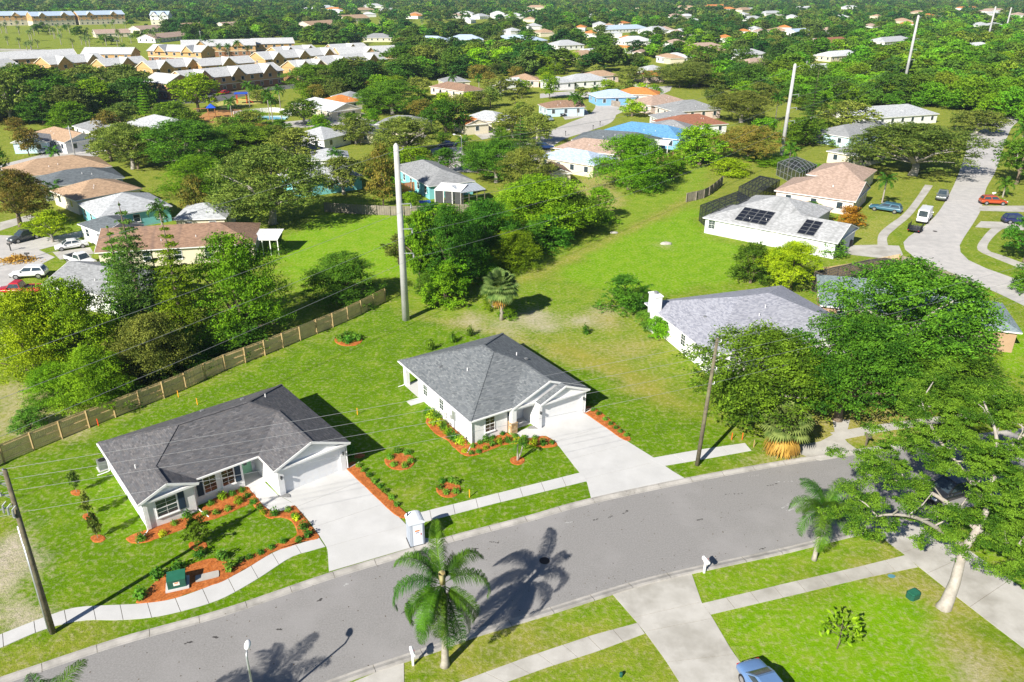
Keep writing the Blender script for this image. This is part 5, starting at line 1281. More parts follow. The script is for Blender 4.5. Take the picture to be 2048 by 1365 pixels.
# ================================================================ trees that can be told apart
TR = [
 ((1372, 668, 1640, 885), 'dome', lf_oak, 'broad dark oak spreading over the verge behind the wooden utility pole', m_bark),
 ((1645, 535, 1930, 792), 'dome', lf_oak, 'tall spreading oak in front of the teal-grey roof', m_bark),
 ((1560, 640, 1790, 880), 'dome', lf_dark, 'glossy dark magnolia-like tree squeezed between the two big oaks', m_bark2),
 ((1715, 700, 1985, 860), 'dome', lf_oak, 'wide oak with open crown left of the bright lawn at the right edge', m_bark),
 ((1522, 488, 1635, 600), 'dome', lf_lime, 'bright yellow-green tree behind the pale blue-grey roof', m_bark2),
 ((1462, 498, 1540, 585), 'bush', lf_dark, 'dark round shrub left of the yellow-green tree', m_bark2),
 ((1198, 562, 1296, 640), 'bush', lf_dark, 'dark mounded thicket with a palm at its right in the open lot', m_bark2),
 ((1188, 288, 1327, 412), 'bush', lf_lush, 'tall vine covered round tree beside the sky-blue roof', m_bark2),
 ((1672, 418, 1728, 468), 'bush', lf_orange, 'orange-red bushy shrub in front of the solar house', m_bark2),
 ((1636, 480, 1690, 525), 'bush', lf_shrub, 'olive green clipped shrub at the corner of the solar house', m_bark2),
 ((1586, 405, 1652, 448), 'oval', lf_oak, 'small leafy tree against the roof of the solar house', m_bark2),
 ((1345, 262, 1452, 355), 'bush', lf_lush, 'dense bright green bush beside the mown easement', m_bark2),
 ((1436, 255, 1558, 340), 'dome', lf_mag, 'brownish leafed tree left of the leaning transmission pole', m_bark2),
 ((1420, 322, 1500, 368), 'bush', lf_lime, 'yellow-green flowering bush above the fence corner', m_bark2),
 ((1496, 312, 1606, 352), 'bush', lf_lush, 'pink flowering green hedge beside the pool cages', m_bark2),
 ((1556, 245, 1660, 315), 'bush', lf_oak, 'dark hedge-like clump right of the leaning transmission pole', m_bark2),
 ((1706, 252, 1945, 392), 'dome', lf_oak2, 'huge spreading street oak with pale trunk beside the side street', m_bark),
 ((1900, 222, 2005, 285), 'dome', lf_oak2, 'grey-green oak at the far end of the side street', m_bark),
 ((1630, 205, 1740, 290), 'dome', lf_oak2, 'grey-green oak left of the long pale roof', m_bark),
 ((1425, 185, 1540, 265), 'dome', lf_oak2, 'olive oak left of the leaning transmission pole', m_bark),
 ((1985, 275, 2080, 385), 'dome', lf_dark, 'dark tree cut by the right edge above the orange car', m_bark2),
 ((2005, 440, 2090, 540), 'dome', lf_dark, 'dark tree cut by the right edge below the dark blue car', m_bark2),
 ((2020, 530, 2090, 600), 'bush', lf_oak, 'shrub cut by the right edge beside the bend', m_bark2),
 ((985, 372, 1180, 520), 'bush', lf_lush, 'tall bright thicket tree at the back of the drainage belt', m_bark2),
 ((1090, 395, 1200, 490), 'bush', lf_oak, 'darker thicket tree at the far end of the drainage belt', m_bark2),
 ((905, 420, 1040, 555), 'bush', lf_dark, 'dark leafy tree in the middle of the drainage belt', m_bark2),
 ((845, 440, 965, 600), 'bush', lf_dark, 'deep green tree behind the transmission pole base', m_bark2),
 ((960, 470, 1080, 560), 'bush', lf_lush, 'bright shrubby tree facing the mown easement', m_bark2),
 ((800, 432, 880, 590), 'airy', lf_lush, 'thin airy tree just right of the transmission pole', m_bark2),
 ((765, 470, 830, 540), 'airy', lf_oak2, 'sparse pine-like branch tree left of the transmission pole', m_bark2),
 ((628, 522, 765, 640), 'bush', lf_dark, 'dark round tree behind the end of the new fence', m_bark2),
 ((850, 540, 930, 630), 'bush', lf_lush, 'leafy shrub at the foot of the drainage belt', m_bark2),
 ((400, 505, 578, 720), 'bush', lf_lush, 'large vine draped bright green tree behind the fence', m_bark2),
 ((0, 610, 165, 800), 'bush', lf_lime, 'bright yellow-green tree at the left edge behind the fence', m_bark2),
 ((90, 590, 250, 790), 'bush', lf_lush, 'bright green broad tree beside the white grey-roofed house', m_bark2),
 ((248, 650, 405, 800), 'bush', lf_oak2, 'grey-green tangled shrub tree behind the fence', m_bark2),
 ((140, 715, 275, 850), 'bush', lf_lush, 'green undergrowth tree leaning over the fence', m_bark2),
 ((330, 690, 460, 760), 'bush', lf_dark, 'dark undergrowth in the shade behind the fence', m_bark2),
 ((28, 822, 92, 872), 'bush', lf_shrub, 'small bright shrub in the bare yard behind the fence', m_bark2),
 ((438, 302, 655, 485), 'dome', lf_oak2, 'large olive oak with visible trunk at the edge of the left field', m_bark),
 ((205, 252, 330, 360), 'dome', lf_oak2, 'grey-green oak left of the central oak mass', m_bark),
 ((295, 245, 455, 370), 'dome', lf_oak, 'dark oak in the central oak mass', m_bark),
 ((400, 255, 560, 350), 'dome', lf_oak, 'dark green oak right of the central oak mass', m_bark),
 ((540, 262, 640, 350), 'dome', lf_oak2, 'olive oak beside the bright turquoise house', m_bark),
 ((330, 325, 470, 420), 'bush', lf_lush, 'bright shrubby tree below the central oak mass', m_bark2),
 ((368, 355, 428, 452), 'oval', lf_mag, 'brown tinged upright magnolia behind the long cream house', m_bark2),
 ((-20, 348, 105, 475), 'dome', lf_mag, 'brown and green spreading tree at the left edge', m_bark2),
 ((66, 425, 146, 498), 'dome', lf_lime, 'pale yellow-green young tree by the left drive', m_bark),
 ((195, 225, 248, 290), 'oval', lf_mag, 'bronze magnolia between two grey roofs', m_bark2),
 ((35, 255, 82, 320), 'oval', lf_mag, 'thin dark magnolia beside the pale blue house', m_bark2),
 ((-20, 285, 25, 365), 'oval', lf_dark, 'dark tree cut by the left edge beside the lane', m_bark2),
 ((848, 203, 935, 285), 'dome', lf_dark, 'round dark green tree in front of the orange garage', m_bark2),
 ((755, 238, 876, 335), 'dome', lf_oak2, 'olive tree above the cul-de-sac', m_bark),
 ((676, 238, 748, 300), 'dome', lf_oak2, 'small olive tree left of the transmission pole top', m_bark),
 ((735, 300, 800, 425), 'oval', lf_mag, 'dark bronze tree behind the left side of the transmission pole', m_bark2),
 ((640, 320, 735, 405), 'dome', lf_oak2, 'sparse olive tree in front of the bright turquoise house', m_bark),
 ((1040, 230, 1108, 300), 'dome', lf_oak2, 'small street oak at the end of the village street', m_bark),
 ((985, 222, 1065, 290), 'dome', lf_oak2, 'mottled olive tree left of the street oak', m_bark),
 ((935, 285, 1050, 385), 'dome', lf_oak, 'dark oak right of the turquoise house', m_bark),
 ((1000, 300, 1105, 400), 'dome', lf_oak2, 'olive oak left of the sky-blue roof', m_bark),
 ((725, 165, 845, 250), 'dome', lf_oak, 'dark oak beside the brown hipped house', m_bark),
 ((720, 180, 800, 245), 'bush', lf_lush, 'leafy bright tree beside the bright orange roof', m_bark2),
 ((815, 200, 880, 250), 'oval', lf_mag, 'bronze leafed tree left of the round dark one', m_bark2),
 ((1236, 200, 1292, 243), 'dome', lf_lime, 'vivid yellow-green tree at the end of the village street', m_bark2),
 ((1080, 150, 1118, 205), 'oval', lf_lush, 'slim street tree among the pale houses', m_bark2),
 ((965, 155, 1036, 205), 'dome', lf_oak2, 'olive tree in front of the very pale roof', m_bark),
 ((1230, 135, 1296, 178), 'dome', lf_oak2, 'round olive tree in front of the tan roofs', m_bark),
 ((1310, 128, 1470, 200), 'dome', lf_oak2, 'broad grey-green oak right of the pale roofs', m_bark),
 ((352, 152, 442, 240), 'dome', lf_lime, 'bright tree with open crown in front of the apartments', m_bark2),
 ((570, 200, 648, 262), 'dome', lf_oak, 'dark round oak beside the fenced swimming pool', m_bark),
 ((468, 225, 536, 268), 'bush', lf_lush, 'low bright tree below the playground', m_bark2),
 ((575, 132, 690, 210), 'dome', lf_oak, 'dark oak right of the car park', m_bark),
 ((660, 118, 765, 190), 'dome', lf_oak2, 'olive oak in front of the rear right apartments', m_bark),
 ((762, 96, 862, 168), 'dome', lf_dark, 'very dark round tree beside the rear apartments', m_bark2),
 ((425, 148, 490, 190), 'dome', lf_oak2, 'small tree in front of the playground apartment block', m_bark2),
 ((-20, 150, 70, 265), 'dome', lf_oak2, 'grey-green oak at the left edge of the wooded lot', m_bark),
 ((20, 135, 140, 225), 'dome', lf_oak, 'dark oak at the top left of the wooded lot', m_bark),
 ((60, 160, 180, 260), 'dome', lf_oak, 'dark broad oak in the middle of the wooded lot', m_bark),
 ((135, 134, 240, 220), 'dome', lf_oak2, 'olive oak at the top of the wooded lot', m_bark),
 ((150, 170, 245, 255), 'bush', lf_lush, 'bright tree at the lower right of the wooded lot', m_bark2),
 ((205, 135, 300, 225), 'dome', lf_oak2, 'grey-green oak at the right end of the wooded lot', m_bark),
 ((262, 170, 312, 232), 'oval', lf_lush, 'conical bright tree beside the brown end block', m_bark2),
 ((318, 205, 362, 235), 'bush', lf_lush, 'small bright bush by the playground fence', m_bark2),
 ((640, 165, 712, 205), 'bush', lf_lush, 'green garden tree beside the white roofed house', m_bark2),
 ((1600, 330, 1660, 360), 'bush', lf_lush, 'bright bush in front of the pool cage with pale frame', m_bark2),
 ((1290, 640, 1345, 690), 'bush', lf_lush, 'bright shrub clump at the left wall of the chimney house', m_bark2),
 ((1268, 625, 1310, 668), 'bush', lf_shrub, 'loose shrub beside the white chimney', m_bark2),
 ((540, 482, 578, 515), 'bush', lf_shrub, 'round green shrub beside the white carport roof', m_bark2),
 ((805, 388, 842, 428), 'bush', lf_lush, 'round garden bush inside the picket fence', m_bark2),
]
for bx, kd, m_, lab, bk in TR: tree(bx, kd, m_, lab, bark=bk)
# conifers
def conifer(px, py, ty, wd, label, tiers=17, m=None, lod=1):
    g = G(px, py); h = top_z(g, ty); root = thing('norfolk_pine', label, 'tree', (g.x, g.y, 0)); rg = np.random.default_rng(int(px))
    MB().tube([(0, 0, -.1), (0, 0, h * .6), (0, 0, h)], [.26, .14, .03], 8).build('trunk', m_bark2, root, True)
    Cs, Ns = [], []
    for t in range(tiers):
        f = t / (tiers - 1); z = h * (.10 + .88 * f); rl = wd / 2 * (1 - f) ** .68 + .05
        for b_ in range(8 if f < .8 else 5):
            az = b_ * 0.7854 + t * .4 + rg.uniform(-.2, .2); k = int(40 * rl) + 10; u = rg.uniform(.05, 1, k)
            side = rg.normal(0, .14 + .10 * (1 - u), k) * rl * .9
            d = np.array((math.cos(az), math.sin(az), 0)); s_ = np.array((-math.sin(az), math.cos(az), 0))
            p = d * (u * rl)[:, None] + s_ * side[:, None]; p[:, 2] = z + .30 * u * rl * .5 - .16 * u ** 2 * rl + rg.normal(0, .05, k); Cs.append(p)
            Ns.append(np.tile((0, 0, 1.0), (k, 1)) + rg.normal(0, .6, (k, 3)))
    obj('crown', quads_mesh('crown', leaf_quads(np.concatenate(Cs), np.concatenate(Ns), .15, rg, .40), m or lf_pine), root)
conifer(300, 700, 403, 8.2, 'tallest norfolk pine with tiered branches in front of the white house', 17)
conifer(375, 705, 437, 6.4, 'norfolk pine half draped in vines, right of the tallest one', m=lf_lush)
conifer(258, 650, 450, 5.6, 'vine covered norfolk pine, left of the tallest one', 14, m=lf_lush)
conifer(340, 690, 500, 6.4, 'shorter norfolk pine between the two tall ones', 12)
conifer(1040, 335, 228, 6.5, 'slender pine in front of the village street', 15)
conifer(1622, 240, 136, 7.5, 'tall conifer with visible trunk behind the easement fence', 16)
conifer(292, 235, 168, 5, 'small conifer beside the brown end block', 12, m=lf_lush)
# individual palms
for px, py, ty, fl, lab in [
 (540, 240, 178, 2.6, 'palm beside the swimming pool fence, left one of the pair'), (548, 262, 190, 2.8, 'palm in front of the pool, tallest of the playground palms'), (565, 250, 172, 2.6, 'palm beside the swimming pool fence, right one of the pair'),
 (500, 215, 165, 2.6, 'palm behind the playground shade roof'), (466, 248, 196, 2.8, 'palm just right of the blue playground'), (515, 205, 172, 2.4, 'palm right of the yellow court'),
 (928, 325, 275, 3.0, 'palm with drooping fronds beside the cul-de-sac'), (672, 340, 300, 2.8, 'palm in front of the low grey roof'), (1145, 228, 188, 2.8, 'left palm on the green island of the village street'), (1155, 232, 190, 2.8, 'right palm on the green island of the village street'),
 (1190, 200, 172, 2.6, 'palm at the corner of the blue walled house'), (905, 185, 150, 2.6, 'palm beside the brown hipped house'), (958, 180, 150, 2.6, 'palm in front of the very pale roof'), (1550, 245, 190, 3.0, 'palm in the sandy gap left of the conifer'),
 (110, 325, 295, 2.2, 'small palm beside the left lane'), (1035, 190, 160, 2.4, 'palm left of the village street end'), (1283, 622, 575, 1.9, 'palm at the right side of the dark mounded thicket'), (2030, 330, 250, 3.4, 'tall palm at the right edge beside the side street'),
 (1910, 258, 230, 2.6, 'sabal palm at the far end of the side street'), (1762, 415, 350, 2.4, 'palm beside the pink-brown roofed house'), (2005, 395, 358, 2.4, 'palm behind the orange car'), (330, 480, 405, 2.6, 'yellowing palm behind the long cream house'),
 (110, 400, 365, 2.6, 'palm beside the tan roofed house at the left'), (252, 125, 90, 2.4, 'single palm in the apartment court'), (383, 145, 118, 2.4, 'short palm in front of the middle apartment roofs'), (752, 130, 100, 2.6, 'tall palm in front of the rearmost right apartments'),
 (410, 113, 72, 2.6, 'leftmost tall palm of the apartment palm row'), (425, 113, 82, 2.6, 'second tall palm of the apartment palm row'), (440, 115, 88, 2.6, 'third tall palm of the apartment palm row'), (458, 116, 88, 2.6, 'fourth tall palm of the apartment palm row'), (478, 118, 82, 2.8, 'fifth tall palm of the apartment palm row'), (498, 116, 92, 2.6, 'rightmost tall palm of the apartment palm row'),
 (15, 700, 610, 3.0, 'palm at the left edge beside the grey-roofed white house'), (1575, 345, 290, 2.6, 'banana-like palm beside the leaning transmission pole')]:
    small_palm(px, py, ty, lab, None, fl)
rr = random.Random(31)
for i in range(46):
    px = rr.uniform(0, 330); py = rr.uniform(62, 108) if px < 150 else rr.uniform(55, 100)
    small_palm(px, py, py - rr.uniform(16, 24), 'shaggy sabal palm standing on the golf course', 'sabal palms on the golf course', 2.3, 14, lf_sabal, .2)
for i in range(20):
    px = rr.uniform(700, 1000); py = rr.uniform(48, 66)
    small_palm(px, py, py - rr.uniform(12, 17), 'sabal palm at the far golf course edge', 'sabal palms at the far golf edge', 2.4, 14, lf_sabal, .2)
# belts of trees in regions where the photograph shows closed crowns
BELTS = [
 ([(0, 62), (150, 58), (330, 45), (335, 84), (200, 92), (60, 84)], 12, (6, 10), [('dome', lf_dark), ('dome', lf_oak)], 'round tree standing on the golf course', 'round trees on the golf course'),
 ([(215, 255), (400, 250), (560, 262), (645, 300), (600, 348), (440, 335), (330, 362), (225, 335)], 15, (7, 10), [('dome', lf_oak), ('dome', lf_oak2), ('dome', lf_oak)], 'oak in the central oak mass', 'oaks of the central mass'),
 ([(-40, 175), (300, 178), (300, 238), (0, 290), (-40, 280)], 15, (8, 12), [('dome', lf_oak), ('dome', lf_oak2), ('bush', lf_lush)], 'leafy tree in the wooded lot below the left apartments', 'trees of the wooded lot'),
 ([(800, 108), (1130, 128), (1420, 122), (1440, 165), (1290, 130), (1080, 148), (900, 152), (790, 165)], 15, (10, 16), [('dome', lf_oak), ('bush', lf_lush), ('dome', lf_oak2), ('bush', lf_lime)], 'leafy tree in the thicket behind the village', 'trees of the thicket behind the village'),
 ([(1560, 120), (1760, 80), (2080, 60), (2080, 240), (1900, 215), (1700, 205), (1620, 160)], 20, (9, 15), [('bush', lf_lush), ('bush', lf_lime), ('dome', lf_oak), ('bush', lf_oak)], 'vine covered tree in the overgrown transmission belt', 'trees of the overgrown transmission belt'),
 ([(440, 150), (720, 165), (860, 190), (860, 240), (650, 215), (560, 215), (430, 190)], 16, (6, 10), [('dome', lf_oak), ('dome', lf_oak2), ('bush', lf_lush)], 'garden tree between apartments and village houses', 'garden trees near the playground'),
 ([(1400, 120), (1560, 100), (1640, 160), (1560, 200), (1440, 190)], 9, (10, 15), [('dome', lf_oak2), ('dome', lf_oak)], 'broad oak in the yards left of the transmission line', 'oaks left of the transmission line'),
 ([(600, 270), (760, 290), (850, 340), (740, 420), (620, 330)], 7, (5, 8), [('dome', lf_oak2), ('bush', lf_lush)], 'yard tree between the turquoise houses', 'yard trees between the turquoise houses'),
 ([(820, 470), (1000, 440), (1190, 400), (1200, 450), (1050, 520), (930, 600), (850, 615)], 24, (4.2, 7), [('bush', lf_lush), ('bush', lf_lush), ('bush', lf_dark), ('airy', lf_lush)], 'bushy tree in the drainage belt', 'bushes of the drainage belt'),
 ([(1180, 320), (1330, 320), (1340, 262), (1440, 262), (1340, 380), (1180, 400)], 5, (4, 6), [('bush', lf_lush)], 'bush beside the vine covered round tree', 'bushes beside the vine covered tree'),
 ([(20, 640), (240, 700), (480, 690), (560, 640), (560, 720), (330, 800), (120, 830), (20, 760)], 12, (3.5, 6), [('bush', lf_lush), ('bush', lf_dark)], 'undergrowth bush behind the new wooden fence', 'undergrowth behind the new fence'),
 ([(1000, 195), (1200, 150), (1400, 180), (1260, 240), (1010, 280), (880, 250)], 9, (4, 6), [('dome', lf_oak2), ('bush', lf_lush)], 'small yard tree along the village street', 'yard trees along the village street'),
 ([(0, 235), (330, 232), (560, 270), (660, 300), (600, 340), (430, 330), (420, 400), (330, 380), (130, 310), (0, 300)], 11, (4.5, 8), [('dome', lf_oak2), ('dome', lf_oak), ('bush', lf_lush), ('oval', lf_mag)], 'garden tree among the houses at the left', 'garden trees among the left houses'),
 ([(620, 190), (860, 160), (1330, 130), (1400, 180), (1420, 240), (1180, 200), (1000, 215), (860, 240), (700, 250)], 28, (5, 9), [('dome', lf_oak2), ('dome', lf_oak), ('bush', lf_lush), ('oval', lf_mag), ('bush', lf_lime)], 'garden tree among the village houses', 'garden trees among the village houses'),
 ([(560, 260), (860, 250), (1060, 230), (1100, 290), (1000, 400), (960, 420), (740, 410), (560, 400)], 16, (4.5, 8), [('dome', lf_oak2), ('dome', lf_oak), ('bush', lf_lush)], 'garden tree near the cul-de-sac', 'garden trees near the cul-de-sac'),
 ([(1400, 200), (1560, 190), (1720, 200), (1840, 215), (1700, 260), (1650, 300), (1500, 280)], 16, (6, 10), [('dome', lf_oak2), ('dome', lf_oak), ('bush', lf_lush)], 'tree between the easement and the side street', 'trees beside the easement'),
 ([(1930, 200), (2100, 220), (2100, 330), (2040, 300), (2040, 250), (1950, 240)], 9, (7, 11), [('dome', lf_oak), ('bush', lf_lush)], 'tree at the far end of the side street', 'trees at the end of the side street'),
]
FOOT = []
for o in list(COL.objects):
    if o.parent is None and o.get('category') in ('house', 'building', 'apartment building'):
        for ch in o.children:
            if ch.name.startswith(('fascia', 'roof')):
                M_ = Matrix.Translation(o.location) @ Matrix.Rotation(o.rotation_euler.z, 4, 'Z')
                bb = [M_ @ Vector(c) for c in ch.bound_box]; bb = [bb[0], bb[3], bb[7], bb[4]]; FOOT.append([(v.x, v.y) for v in bb]); break
FC = [(sum(p[0] for p in P) / 4, sum(p[1] for p in P) / 4, max(math.dist(P[0], P[2]), 1) / 2, P) for P in FOOT]
def blocked(x, y, r):
    for cx, cy, rad, P in FC:
        if math.hypot(x - cx, y - cy) < rad + r and (inside(x, y, P) or any(math.dist((x, y), ((P[k][0] * (1 - t) + P[k - 1][0] * t), (P[k][1] * (1 - t) + P[k - 1][1] * t))) < r for k in range(4) for t in (0, .25, .5, .75))): return True
    return False
rr = random.Random(5); NB = 0
for poly, n, (w0, w1), kinds, lab, grp in BELTS:
    xs = [p[0] for p in poly]; ys = [p[1] for p in poly]; WP = [tuple(G(*p).xy) for p in poly]
    wx = [p[0] for p in WP]; wy = [p[1] for p in WP]; put = []; tries = 0
    while len(put) < n and tries < 4000:
        tries += 1; x, y = rr.uniform(min(wx), max(wx)), rr.uniform(min(wy), max(wy))
        if not inside(x, y, WP) or any(blocked(x * (1 + t), y * (1 + t), 2.2) for t in (0, .03, .06)) or any(math.dist((x, y), q) < w0 * .55 for q in put): continue
        put.append((x, y)); kd, m_ = rr.choice(kinds); wd = rr.uniform(w0, w1); x, y = off_fence((x, y), wd * .5).xy; tree_at((x, y), wd, wd * rr.uniform(.6, .85), kd, m_, lab, grp, m_bark2); NB += 1
# ---- the wooded plain to the horizon: one mass, thousands of small crowns
FARMATS = [(leafmat('far_' + n_, c_, tuple(x * 1.9 for x in c_), scale=.055, isl=.3), f_) for n_, c_, f_ in (('oak', (.055, .115, .012), .34), ('dark', (.028, .085, .012), .28), ('olive', (.085, .125, .022), .22), ('lush', (.105, .225, .010), .12), ('lime', (.10, .16, .012), .04))]
protos = {}
rgf = np.random.default_rng(12)
NOFOREST = [[tuple(G(*p).xy) for p in P] for P in ([(-60, 48), (240, 48), (330, 38), (335, 80), (290, 102), (-60, 112)], [(700, 44), (1000, 46), (1000, 62), (700, 70)],
   [(-60, 110), (270, 100), (520, 84), (800, 102), (800, 125), (560, 165), (300, 190), (-60, 145)], [(300, 190), (560, 165), (660, 175), (660, 245), (300, 245)], [(0, 270), (300, 225), (600, 225), (800, 165), (1100, 150), (1300, 145), (1480, 190), (1560, 205), (1800, 215), (1990, 230), (2100, 300), (2100, 2000), (-100, 2000)])]
pts = []
rr = random.Random(8)
while len(pts) < 7200:
    d = 190 * (2600 / 190) ** (rr.random() ** .85); az = rr.uniform(-.66, .66); x, y = d * math.sin(az), d * math.cos(az)
    u, v, f = proj(x, y, 5)
    if u < -80 or u > 2130 or v > 215: continue
    if any(inside(x, y, P) for P in NOFOREST) or any(blocked(x * (1 + t), y * (1 + t), 2.5) for t in ((0, .018, .036, .054, .072, .09, .11, .13, .15) if d > 230 else (0, .03))): continue
    pts.append((x, y, d))
OVER = [tuple(G(*p).xy) for p in [(1540, 200), (1580, 120), (1760, 60), (2100, 40), (2100, 260), (1900, 225)]]
CLS = [[] for _ in FARMATS]
for (x, y, d) in pts:
    u_ = rr.random(); k = (3 if u_ < .5 else 4 if u_ < .68 else 0) if inside(x, y, OVER) else [n_ for n_ in range(5) if u_ <= sum(f for _, f in FARMATS[:n_ + 1]) + (1e-6 if n_ < 4 else 1)][0]
    CLS[k].append((x, y, d))
def scatter(points, protos_):
    """one mass of trees: crowns set out on points by geometry nodes"""
    me = bpy.data.meshes.new('distant_forest'); n = len(points)
    me.vertices.add(n); me.vertices.foreach_set('co', np.array([(x, y, 0) for x, y, d in points], np.float32).ravel())
    sc_, ro_, id_ = [], [], []
    for (x, y, d) in points:
        w_ = rr.uniform(7.5, 14.5); h = w_ * rr.uniform(.55, .82); sc_ += [w_, w_, h]; ro_ += [0, 0, rr.uniform(0, 6.28)]; id_.append(rr.randrange(len(protos_)))
    for nm, ty, dat in (('tree_size', 'FLOAT_VECTOR', sc_), ('tree_turn', 'FLOAT_VECTOR', ro_)):
        at_ = me.attributes.new(nm, ty, 'POINT'); at_.data.foreach_set('vector', np.array(dat, np.float32))
    at_ = me.attributes.new('tree_kind', 'INT', 'POINT'); at_.data.foreach_set('value', np.array(id_, np.int32))
    o = obj('distant_forest', me); o['kind'] = 'stuff'
    g_ = bpy.data.node_groups.new('forest', 'GeometryNodeTree'); g_.interface.new_socket('Geometry', in_out='INPUT', socket_type='NodeSocketGeometry'); g_.interface.new_socket('Geometry', in_out='OUTPUT', socket_type='NodeSocketGeometry')
    N_ = g_.nodes; L_ = g_.links; gi = N_.new('NodeGroupInput'); go = N_.new('NodeGroupOutput'); jn = N_.new('GeometryNodeJoinGeometry')
    def attr(nm, ty):
        a_ = N_.new('GeometryNodeInputNamedAttribute'); a_.data_type = ty; a_.inputs[0].default_value = nm; return a_.outputs[0]
    kd = attr('tree_kind', 'INT'); sz = attr('tree_size', 'FLOAT_VECTOR'); tn = attr('tree_turn', 'FLOAT_VECTOR')
    for k, po in enumerate(protos_):
        ip = N_.new('GeometryNodeInstanceOnPoints'); oi = N_.new('GeometryNodeObjectInfo'); oi.inputs['Object'].default_value = po; oi.inputs['As Instance'].default_value = True
        cm = N_.new('FunctionNodeCompare'); cm.data_type = 'INT'; cm.operation = 'EQUAL'; L_.new(kd, cm.inputs[2]); cm.inputs[3].default_value = k
        L_.new(gi.outputs[0], ip.inputs['Points']); L_.new(cm.outputs[0], ip.inputs['Selection']); L_.new(oi.outputs['Geometry'], ip.inputs['Instance']); L_.new(tn, ip.inputs['Rotation']); L_.new(sz, ip.inputs['Scale']); L_.new(ip.outputs[0], jn.inputs[0])
    L_.new(jn.outputs[0], go.inputs[0])
    md = o.modifiers.new('forest', 'NODES'); md.node_group = g_
def proto(kind, lod, var, m_):
    me, bl_ = crown_mesh(kind, lod, var, m_); return bpy.data.objects.new('forest_crown', me)
for lod, d0, d1 in ((2, 0, 360), (3, 360, 800), (4, 800, 9999)):
    for i, (m_, fr_) in enumerate(FARMATS):
        P_ = [q for q in CLS[i] if d0 <= q[2] < d1]
        if P_: scatter(P_, [proto(kd, lod, v, m_) for kd, v in (('dome', 0), ('bush', 1), ('dome', 2))])
print('belt trees', NB, 'individual trees', NTREE[0])
# ================================================================ poles and wires
def tpole(px, py, ty, r0, label, arms=True):
    g = G(px, py); h = top_z(g, ty); root = thing('transmission_pole', label, 'utility pole', (g.x, g.y, 0), 0, 'concrete transmission poles')
    MB().tube([(0, 0, -.3), (0, 0, h * .5), (0, 0, h)], [r0, r0 * .82, r0 * .66], 14).build('shaft', m_cpole, root, True)
    MB().lathe([(r0 * .66, h), (r0 * .3, h + .25), (.05, h + .3)], 12).build('cap', m_cpole, root)
    pts = []
    for k, f in enumerate((.985, .70, .56, .42)):
        a_ = R(-38); d = Vector((math.cos(a_), math.sin(a_), 0)); z = h * f
        e = d * (1.1 if k == 0 else 1.9); mb = MB().bar(d * r0 * .5 + Vector((0, 0, z - .25)), e + Vector((0, 0, z + .1)), .10, .10)
        o = mb.build('crossarm', m_galv, root)
        ins = MB()
        if k: ins.lathe([(.04, -.1), (.11, -.15), (.05, -.22), (.11, -.3), (.05, -.38), (.11, -.46), (.03, -.6)], 8, (e.x, e.y, z + .1))
        else: ins.ball((e.x, e.y, z + .15), .08)
        ins.build('insulator', m_grey, o); pts.append(Vector((g.x, g.y, 0)) + e + Vector((0, 0, z - (.5 if k else -.1))))
    return pts
TP = [tpole(812, 640, 292, .46, 'tall concrete transmission pole at the end of the new fence'), tpole(1562, 317, 130, .50, 'tall concrete transmission pole above the pool cages'), tpole(1806, 180, 32, .60, 'concrete transmission pole rising from the overgrown belt'),
      tpole(1972, 92, 14, .7, 'distant concrete transmission pole, left of the pair at the upper right'), tpole(2008, 74, 16, .7, 'distant concrete transmission pole, right of the pair at the upper right')]
names = ['topmost', 'second highest', 'third highest', 'lowest']
def wire(p, q, sag, r, label, grp, n=14):
    P = [Vector(p).lerp(Vector(q), i / n) - Vector((0, 0, sag * 4 * (i / n) * (1 - i / n))) for i in range(n + 1)]
    return tag(MB().tube(P, r, 4, False).build('power_line', m_wire), label, 'power line', grp)
off = [p + Vector((-92, -118, -2)) for p in TP[0]]
m_wire2 = m_wire
for i in range(4):
    wire(off[i], TP[0][i], 2.2, .017, '%s thin wire from the tall transmission pole to the lower left' % names[i], 'wires left of the transmission pole')
    wire(TP[0][i], TP[1][i], 2.2, .018, '%s thin wire from the nearest to the second transmission pole' % names[i], 'wires between transmission poles')
    wire(TP[1][i], TP[2][i], 2.2, .018, '%s thin wire from the second to the third transmission pole' % names[i], 'wires between transmission poles')
def wpole(base, top, h_off, label, hw):
    g = G(*base); t = PY(top[0], top[1], g.y + h_off); d = t - g
    root = thing('utility_pole', label, 'utility pole', (g.x, g.y, 0))
    MB().tube([-d * .02, d * .5, d], [.19, .165, .125], 12).build('shaft', m_wood, root, True)
    return root, g, d
pl, gl, dl = wpole((106, 1266), (9, 940), .3, 'wooden utility pole with steel brackets beside the left pavement', 1)
pr, gr_, dr_ = wpole((1394, 931), (1435, 677), .4, 'leaning greenish wooden utility pole on the verge right of the right driveway', 1)
MB().tube([dl * .02 + Vector((-.2, -.03, 0)), dl * .68 + Vector((-.17, -.03, 0))], .07, 8).build('conduit', m_galv, pl, True)
MB().tube([dl * .02 + Vector((-.1, -.16, 0)), dl * .58 + Vector((-.08, -.14, 0))], .04, 6).build('conduit', m_galv, pl, True)
FL = (.985, .925, .86, .735); att_l, att_r = [], []
for k, f in enumerate(FL):
    p = dl * f; br = MB().bar(p, p + Vector((-.55 if k < 3 else -.2, -.1, .02)), .07, .09); br.bar(p + Vector((0, 0, -.3)), p + Vector((-.4 if k < 3 else -.15, -.08, 0)), .04, .04)
    o = br.build('bracket', m_galv, pl)
    for sd in (-1, 1): MB().lathe([(.03, 0), (.08, .05), (.04, .1), (.08, .15), (.04, .2), (.06, .26)], 8, tuple(p + Vector((-.5 if sd < 0 and k < 3 else -.08, -.1 + .1 * sd, .02)))).build('insulator', m_grey, o)
    att_l.append(gl + p + Vector((.05, .1, .2)))
cut = MB()
